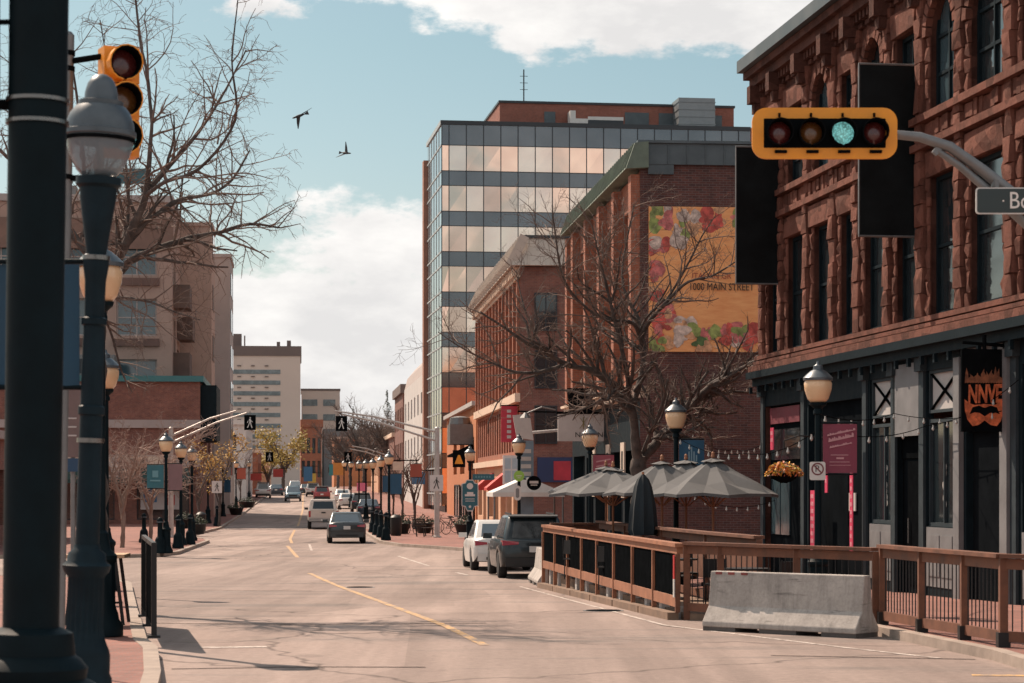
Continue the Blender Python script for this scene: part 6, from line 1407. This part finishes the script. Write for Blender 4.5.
# ================================================================== TREES
M_bark=mat('grey_brown_bark',(.090,.072,.064),.95,0,.5,5,1.0); M_twig=mat('grey_brown_twigs',(.17,.122,.10),.9,0,.25,2); M_barkl=mat('pale_bark',(.26,.19,.155),.9,0,.25,3,.3)
class Tree:
    def __init__(s,seed,spread,droop=0,up=.25,minr=.004):
        s.r=random.Random(seed); s.tr=MB(); s.cr=MB(); s.sp=spread; s.droop=droop; s.up=up; s.minr=minr; s.leafp=[]; s.thick=1.0
    def limb(s,pts,r0,r1,n=8):
        r0*=s.thick; r1*=s.thick; P=[]; k=len(pts)
        for i in range(k-1):
            a,b,c,d=pts[max(i-1,0)],pts[i],pts[i+1],pts[min(i+2,k-1)]
            m=max(3,int((c-b).length/.18))
            for j in range(m):
                t=j/m; q=.5*((2*b)+(c-a)*t+(2*a-5*b+4*c-d)*t*t+(3*b-a-3*c+d)*t**3); P.append((q,(i+t)/(k-1)))
        P.append((pts[-1],1.0)); g=s.r.gauss; rr=[lerp(r0,r1,f)*(1+.10*max(-1.5,min(1.5,g(0,1)))) for _,f in P]
        s.tr.tube([q+V((g(0,1),g(0,1),g(0,.5)))*r*.12 for (q,f),r in zip(P,rr)],rr,max(n,9))
    def grow(s,p,d,L,r,lev,maxlev,mb=None):
        R_=s.r; n=max(3,int(4+L*2)); pts=[p]; dd=d.normalized(); q=p.copy()
        for i in range(n):
            w=V((R_.gauss(0,1),R_.gauss(0,1),R_.gauss(0,1)))*.16
            dd=(dd+w+V((0,0,s.up*.12-s.droop*.16*(lev>=2))))
            dd.normalize(); q=q+dd*(L/n); pts.append(q.copy())
        rad=[max(s.minr*.6,lerp(r,r*.35,i/n)) for i in range(n+1)]
        tgt=s.tr if r>.03 else s.cr
        tgt.tube(pts,rad,6 if r>.03 else (4 if r>.012 else 3),cap=False)
        s.kids(pts,rad,L,lev,maxlev); s.leafp+=pts[-2:]
    def kids(s,pts,rad,L,lev,maxlev,dens=1.0):
        if lev>=maxlev: return
        R_=s.r; n=len(pts)-1; cnt=max(2,int((s.sp[lev])*L*dens+.5))
        for c in range(cnt):
            f=R_.uniform(.15,1.0); i=min(n-1,int(f*n)); pp=pts[i].lerp(pts[i+1],f*n-i); t=(pts[i+1]-pts[i]).normalized()
            ax=t.orthogonal(); ax.rotate(Quaternion(t,R_.uniform(0,2*math.pi)))
            a=R_.uniform(.5,1.15); nd=(t*math.cos(a)+ax*math.sin(a)+V((0,0,s.up))).normalized()
            l2=L*R_.uniform(.32,.62)*(1.1-.5*f); l2=max(.18,l2)
            s.grow(pp,nd,l2,max(s.minr,rad[i]*R_.uniform(.4,.62)),lev+1,maxlev)
    def done(s,name,label,loc,bark=None,twig=None,leaves=None,nl=0,ls=.05,cat='tree',group=None):
        t=thing(name,label,cat,loc,0,group); s.tr.build('trunk',bark or M_bark,t,True,60,fix=False)
        lm=MB()
        mats=[twig or M_twig]
        if leaves:
            mats.append(leaves)
            for p in s.leafp:
                for i in range(nl):
                    s.cr.face([(0,0,0)]*0 or s._leaf(p,ls)); s.cr.m[-1]=1
        s.cr.build('crown',mats,t,False,fix=False); return t
    def _leaf(s,p,sz):
        R_=s.r; a=V((R_.gauss(0,1),R_.gauss(0,1),R_.gauss(0,1))).normalized(); b=a.orthogonal().normalized(); q=p+V((R_.gauss(0,1),R_.gauss(0,1),R_.gauss(0,1)))*sz*2.2; k=sz*R_.uniform(.6,1.3)
        return [q-a*k,q+b*k*.6,q+a*k,q-b*k*.6]
def pxtree(Y,base):     # limbs are noted as photo columns/rows plus a depth offset in metres, relative to the trunk foot
    ox=at(base[0],Y); oz=gz(Y)
    return (ox,Y,oz),lambda px,py,dy=0: V((at(px,Y)-ox+ (px-512)/F*dy,dy,zz(py,Y)-oz+(486-py)/F*dy))
# bare tree on the right
Yt=57; loc,Pm=pxtree(Yt,(640,560))
T1=Tree(11,[3.4,5.0,6.6,4.2],0,.2,.0045); T1.thick=.86
trunk=[V((0,0,-.1)),Pm(640,520),Pm(639,490),Pm(638,468),Pm(639,456)]
T1.limb(trunk,.29,.22,10)
limbs=[
 ([Pm(639,464),Pm(650,450,.2),Pm(668,429,.5),Pm(691,406,.8),Pm(712,385,1.0),Pm(735,372,.8),Pm(757,361,.5)],.165,.07),
 ([Pm(638,466),Pm(635,430,-.2),Pm(631,405,-.4),Pm(625,392,-.5),Pm(610,382,-.8),Pm(590,370,-1.2),Pm(566,364,-1.6),Pm(545,352,-2),Pm(525,342,-2.4),Pm(505,328,-2.8),Pm(480,312,-3.2)],.155,.028),
 ([Pm(634,404,-.4),Pm(640,380,-.2),Pm(644,350,.2),Pm(638,318,.5),Pm(628,300,.8),Pm(622,275,1.0),Pm(626,245,1.2),Pm(634,205,1.3)],.09,.02),
 ([Pm(634,392,-.4),Pm(648,372,-.6),Pm(656,362,-.8),Pm(640,366,-.9)],.06,.03),
 ([Pm(642,345,.2),Pm(634,324,-.4),Pm(612,320,-1),Pm(598,316,-1.4),Pm(578,300,-1.8),Pm(562,275,-2.2),Pm(556,240,-2.4),Pm(552,205,-2.6)],.065,.016),
 ([Pm(641,335,.3),Pm(652,318,.1),Pm(668,300,-.3),Pm(688,282,-.6),Pm(712,276,-.8),Pm(735,262,-.8)],.075,.018),
 ([Pm(660,310,0),Pm(676,285,-.2),Pm(692,256,-.4),Pm(702,236,-.5),Pm(716,215,-.6)],.05,.014),
 ([Pm(690,403,1),Pm(712,396,1.4),Pm(735,392,1.8),Pm(762,394,2)],.07,.03),
 ([Pm(642,455,.1),Pm(652,430,-.2),Pm(662,405,-.6),Pm(668,380,-1)],.08,.03),
 ([Pm(672,417,.8),Pm(690,420,.5),Pm(705,430,.2),Pm(712,440,0)],.05,.025),
 ([Pm(566,364,-1.6),Pm(540,372,-2),Pm(515,372,-2.3),Pm(490,362,-2.6),Pm(462,348,-2.8),Pm(438,332,-3)],.06,.012),
 ([Pm(545,352,-2),Pm(532,328,-1.6),Pm(522,300,-1.2),Pm(516,270,-.8)],.05,.012),
 ([Pm(596,371,-1.2),Pm(580,345,-1.6),Pm(566,330,-2)],.05,.015),
 ([Pm(612,379,-.8),Pm(600,400,-1.4),Pm(575,412,-1.8),Pm(550,418,-2.2)],.045,.014),
 ([Pm(630,388,-.5),Pm(622,350,-1),Pm(610,300,-1.4),Pm(600,260,-1.6),Pm(592,225,-1.7)],.08,.016),
 ([Pm(720,383,.9),Pm(735,355,.6),Pm(748,330,.4)],.05,.015),
]
for pts,r0,r1 in limbs:
    T1.limb(pts,r0,r1,8); L=sum((b-a).length for a,b in zip(pts,pts[1:])); n=len(pts)-1
    T1.kids(pts,[lerp(r0,r1,i/n) for i in range(n+1)],min(L,3.6),0,3,1.35 if L<4 else 2.2)
T1.done('bare_tree','large bare tree with dense grey twigs in front of the food mural',loc)
# bare tree on the left, drooping twigs
Yl=38; loc,Pl=pxtree(Yl,(97,640))
T2=Tree(23,[3.8,5.0,6.0,3.6],1.0,.1,.0042)
T2.limb([V((0,0,-.1)),Pl(97,560),Pl(96,450),Pl(97,370),Pl(99,310),Pl(104,284)],.20,.13,10)
limbs=[
 ([Pl(101,300),Pl(118,262,-.2),Pl(134,225,-.4),Pl(146,195,-.5),Pl(149,160,-.6),Pl(152,120,-.5)],.085,.03),
 ([Pl(147,192,-.5),Pl(170,165,-.3),Pl(196,135,0),Pl(220,100,.3),Pl(246,50,.6)],.05,.012),
 ([Pl(152,122,-.5),Pl(148,80,-.3),Pl(141,45,0),Pl(136,5,.2),Pl(132,-30,.3)],.035,.012),
 ([Pl(106,286),Pl(130,262,.3),Pl(160,248,.6),Pl(190,238,.9),Pl(220,232,1.2),Pl(250,224,1.4),Pl(280,228,1.5)],.085,.014),
 ([Pl(130,236,-.3),Pl(155,215,-.1),Pl(180,200,.2),Pl(210,194,.6),Pl(232,180,.8),Pl(250,150,1)],.055,.012),
 ([Pl(104,288),Pl(112,296,-.5),Pl(128,298,-.8),Pl(150,302,-1),Pl(175,312,-1.3),Pl(200,320,-1.6)],.035,.009),
 ([Pl(100,310),Pl(110,330,.4),Pl(122,372,.6),Pl(132,392,.8)],.03,.01),
 ([Pl(100,300),Pl(92,250,-.4),Pl(86,190,-.8),Pl(80,120,-1),Pl(70,50,-1.2)],.06,.014),
 ([Pl(104,286),Pl(78,240,.6),Pl(40,190,1.2),Pl(0,150,1.6),Pl(-40,110,2)],.07,.012),
 ([Pl(118,262,-.2),Pl(128,215,.5),Pl(125,160,1.0),Pl(112,90,1.3),Pl(100,20,1.6)],.045,.01),
 ([Pl(60,215,.9),Pl(30,130,.8),Pl(10,60,.8)],.035,.01),
 ([Pl(145,196,-.5),Pl(165,182,-1),Pl(200,168,-1.3),Pl(235,120,-1.6),Pl(232,60,-1.7),Pl(238,0,-1.7)],.04,.009),
]
for pts,r0,r1 in limbs:
    T2.limb(pts,r0,r1,8); L=sum((b-a).length for a,b in zip(pts,pts[1:])); n=len(pts)-1
    T2.kids(pts,[lerp(r0,r1,i/n) for i in range(n+1)],min(L,2.6),0,3,1.3 if L<2.5 else 2.0)
T2.done('bare_tree','bare tree with drooping dark twigs rising behind the left foreground poles',loc)
def small_tree(seed,name,label,px,Y,H,rad,leaves=None,nl=0,ls=.06,bark=None,twig=None,lev=3,up=.3,dens=(2.2,3,3.2,3),droop=0,r0=.10,grp=None):
    T=Tree(seed,dens,droop,up,.006 if Y<100 else .012); tr=[V((0,0,-.1)),V((.05,0,H*.2)),V((0,.05,H*.38))]
    T.limb(tr,r0,r0*.7,8)
    for k in range(6):
        a=k*1.05+T.r.uniform(-.3,.3); b=tr[-1]-V((0,0,H*.08*(k%3))); e=b+V((math.cos(a)*rad*.8,math.sin(a)*rad*.8,H*.5*T.r.uniform(.7,1.15))); m=b.lerp(e,.5)+V((0,0,H*.06))
        T.limb([b,m,e],r0*.55,r0*.15,6); T.kids([b,m,e],[r0*.55,r0*.3,r0*.15],max(rad*1.3,1),0,lev)
    return T.done(name,label,(at(px,Y),Y,gz(Y)+.1),bark,twig,leaves,nl,ls,group=grp)
small_tree(31,'small_tree','small bare street tree with pale reddish twigs before the brick shop',150,100,5.4,2.8,bark=M_barkl,twig=mat('pale_twigs',(.33,.23,.19),.9,0,.2,2),dens=(3.6,4.6,5,3),up=.15)
small_tree(32,'small_tree','second small bare tree with pale twigs by the low brick corner shop',122,90,5.4,2.4,bark=M_barkl,twig=mat('pale_twigs',(.33,.23,.19),.9,0,.2,2),dens=(3.6,4.6,5,3),up=.1)
small_tree(33,'small_tree','slim street tree with yellow spring leaves on the left pavement',219,142,6.4,2.2,M_leafy,2,.07,dens=(2.0,2.4,2.2,2))
small_tree(34,'willow_tree','round yellow leaved willow at the end of the street',283,330,8.8,3.6,M_leafo,5,.2,lev=2,dens=(1.6,1.8,2,2),r0=.3)
small_tree(38,'willow_tree','smaller dark yellow willow left of the round willow',268,318,6.0,2.4,M_leafo,4,.18,lev=2,dens=(1.4,1.6,2,2),r0=.25)
for k,(px,Y,H,rad,lb) in enumerate(((414,133,5.5,1.8,'young bare street tree behind the dark bicycles on the right corner'),(402,152,6.0,2.0,'young bare street tree among the receding right lamps'),(393,178,6.0,2.2,'farther young bare street tree among the receding right lamps'),(198,134,5.5,2.0,'young bare street tree before the brick shop window on the left'),(240,215,6.5,2.4,'bare street tree far along the left pavement before white row building'))):
    small_tree(60+k,'small_tree',lb,px,Y,H,rad,dens=(2.6,2.8,2.6,2),r0=.09,lev=2)
g3='bare trees beyond the far right buildings'
for k,(px,Y,H,rad,lb) in enumerate(((364,300,12.5,5.0,'brown bare tree in the far mass, just left of the pale building'),(378,325,13.5,5.5,'tall brown bare tree in the far mass behind the right crosswalk arms'),(350,345,12.0,5.0,'brown bare tree in the far mass right of the black crosswalk sign'),(392,290,12.0,5,'brown bare tree in the far mass nearest the brown building'),(338,390,12.0,5,'farthest brown bare tree beside the dark grey block'))):
    small_tree(40+k,'bare_tree',lb,px,Y,H,rad,lev=2,dens=(3.0,2.6,2.2,2),r0=.28,grp=g3,twig=mat('reddish_far_twigs',(.17,.115,.095),.9,0,.2,.5))
def conifer(label,px,Y,H,rad):
    t=thing('conifer_tree',label,'tree',(at(px,Y),Y,gz(Y)),0,'conifers on the skyline'); mb=MB(); mb.lathe([(.25,0),(.03,H)],8); mb.build('trunk',M_bark,t); mb=MB(); r_=random.Random(int(px))
    for i in range(900):
        f=r_.random(); z=H*(.12+.88*f); q=rad*(1-f)**.85*(r_.random()**.4)*(.75+.35*math.sin(z*2.1)); a=r_.uniform(0,6.28); p=V((q*math.cos(a),q*math.sin(a),z-q*.3)); s=.35*(1.1-f*.6); d=V((math.cos(a),math.sin(a),-.4)).normalized(); b=d.orthogonal().normalized(); mb.face([p-d*s,p+b*s*.4,p+d*s,p-b*s*.4])
    mb.build('crown',M_leafd,t,fix=False)
conifer('dark pointed conifer above the far brown trees, larger of the two',387,430,19,3.2); conifer('small dark pointed conifer on the skyline right of the beige wing',353,520,19,2.4)

# ================================================================== LIGHT, SKY, CAMERA
W=bpy.data.worlds.new('World'); S.world=W; W.use_nodes=True; nt=W.node_tree; nt.nodes.clear()
out=nt.nodes.new('ShaderNodeOutputWorld'); bg=nt.nodes.new('ShaderNodeBackground'); nt.links.new(bg.outputs[0],out.inputs[0])
sun_dir=V((-.62,.785,0)).normalized()*math.cos(R(47))+V((0,0,math.sin(R(47))))
sky=nt.nodes.new('ShaderNodeTexSky'); sky.sky_type='NISHITA'; sky.sun_disc=False; sky.sun_elevation=R(47); sky.sun_rotation=math.atan2(sun_dir.x,sun_dir.y); sky.dust_density=1.5; sky.ozone_density=1.5
def mth(op,a,b=None,c=None):
    m=nt.nodes.new('ShaderNodeMath'); m.operation=op
    for i,x in enumerate((a,b,c)):
        if x is None: continue
        if isinstance(x,(int,float)): m.inputs[i].default_value=x
        else: nt.links.new(x,m.inputs[i])
    return m.outputs[0]
tc=nt.nodes.new('ShaderNodeTexCoord'); sp=nt.nodes.new('ShaderNodeSeparateXYZ'); nt.links.new(tc.outputs['Generated'],sp.inputs[0])
X,Yd,Zd=sp.outputs
hor=mth('SQRT',mth('ADD',mth('MULTIPLY',X,X),mth('MULTIPLY',Yd,Yd))); el=mth('DIVIDE',Zd,hor); az=mth('ARCTAN2',X,Yd)
mp=nt.nodes.new('ShaderNodeMapping'); mp.inputs['Scale'].default_value=(6,6,13); mp.inputs['Location'].default_value=(1.3,.4,.25); nt.links.new(tc.outputs['Generated'],mp.inputs[0])
n1=nt.nodes.new('ShaderNodeTexNoise'); n1.inputs['Scale'].default_value=1.6; n1.inputs['Detail'].default_value=12; n1.inputs['Roughness'].default_value=.6; nt.links.new(mp.outputs[0],n1.inputs['Vector'])
n2=nt.nodes.new('ShaderNodeTexNoise'); n2.inputs['Scale'].default_value=2.6; n2.inputs['Detail'].default_value=8; n2.inputs['Roughness'].default_value=.6; mp2=nt.nodes.new('ShaderNodeMapping'); mp2.inputs['Scale'].default_value=(5,5,12); mp2.inputs['Location'].default_value=(.2,.7,-.12); nt.links.new(tc.outputs['Generated'],mp2.inputs[0]); nt.links.new(mp2.outputs[0],n2.inputs['Vector'])
def blob(a0,e0,ra,re):
    u=mth('DIVIDE',mth('SUBTRACT',az,a0),ra); v=mth('DIVIDE',mth('SUBTRACT',el,e0),re)
    return mth('MAXIMUM',mth('SUBTRACT',1,mth('SQRT',mth('ADD',mth('MULTIPLY',u,u),mth('MULTIPLY',v,v)))),0)
b1=blob(.03,.245,.22,.066); b2=blob(-.07,.042,.12,.098); b3=blob(.13,.20,.03,.012); 
bias=mth('ADD',mth('ADD',mth('MULTIPLY',b1,.66),mth('MULTIPLY',b2,.66)),mth('MULTIPLY',b3,.3))
back=mth('MULTIPLY',mth('LESS_THAN',Yd,.2),.17)
dens=mth('ADD',mth('ADD',n1.outputs['Fac'],bias),back)
mr=nt.nodes.new('ShaderNodeMapRange'); mr.interpolation_type='SMOOTHSTEP'; mr.inputs[1].default_value=.61; mr.inputs[2].default_value=.69; nt.links.new(dens,mr.inputs[0])
mr2=nt.nodes.new('ShaderNodeMapRange'); mr2.inputs[1].default_value=.36; mr2.inputs[2].default_value=.66; nt.links.new(n2.outputs['Fac'],mr2.inputs[0])
cl=nt.nodes.new('ShaderNodeMix'); cl.data_type='RGBA'; nt.links.new(mr2.outputs[0],cl.inputs[0]); cl.inputs[6].default_value=(5.5,5.4,5.35,1); cl.inputs[7].default_value=(7.3,7.1,6.85,1)
tint=nt.nodes.new('ShaderNodeMix'); tint.data_type='RGBA'; tint.blend_type='MULTIPLY'; tint.inputs[0].default_value=1; nt.links.new(sky.outputs[0],tint.inputs[6]); lo=nt.nodes.new('ShaderNodeMapRange'); lo.inputs[1].default_value=0; lo.inputs[2].default_value=.2; nt.links.new(el,lo.inputs[0]); tm=nt.nodes.new('ShaderNodeMix'); tm.data_type='RGBA'; nt.links.new(lo.outputs[0],tm.inputs[0]); tm.inputs[6].default_value=(.74,.71,.70,1); tm.inputs[7].default_value=(.62,.69,.60,1); nt.links.new(tm.outputs[2],tint.inputs[7])
mx=nt.nodes.new('ShaderNodeMix'); mx.data_type='RGBA'; nt.links.new(mr.outputs[0],mx.inputs[0]); nt.links.new(tint.outputs[2],mx.inputs[6]); nt.links.new(cl.outputs[2],mx.inputs[7])
nt.links.new(mx.outputs[2],bg.inputs[0]); bg.inputs[1].default_value=.10
sl=bpy.data.lights.new('sun','SUN'); sl.energy=4.6; sl.angle=R(.5); sl.color=(1,.79,.63); so_=bpy.data.objects.new('sun',sl); COL.objects.link(so_); so_.rotation_euler=sun_dir.to_track_quat('Z','Y').to_euler(); so_.location=(-20,10,40)
cd=bpy.data.cameras.new('camera'); cd.sensor_width=36; cd.lens=F*36/1024; cd.shift_y=(HY-341.5)/1024; cd.clip_start=.5; cd.clip_end=8000
cd.dof.use_dof=True; cd.dof.focus_distance=62; cd.dof.aperture_fstop=5.0
co=bpy.data.objects.new('camera',cd); COL.objects.link(co); co.location=(0,0,CAMZ); co.rotation_euler=(R(90),0,0); S.camera=co
S.view_settings.view_transform='Standard'; S.view_settings.look='None'; S.view_settings.gamma=1; S.view_settings.exposure=.55
S.cycles.max_bounces=6; S.cycles.use_denoising=True
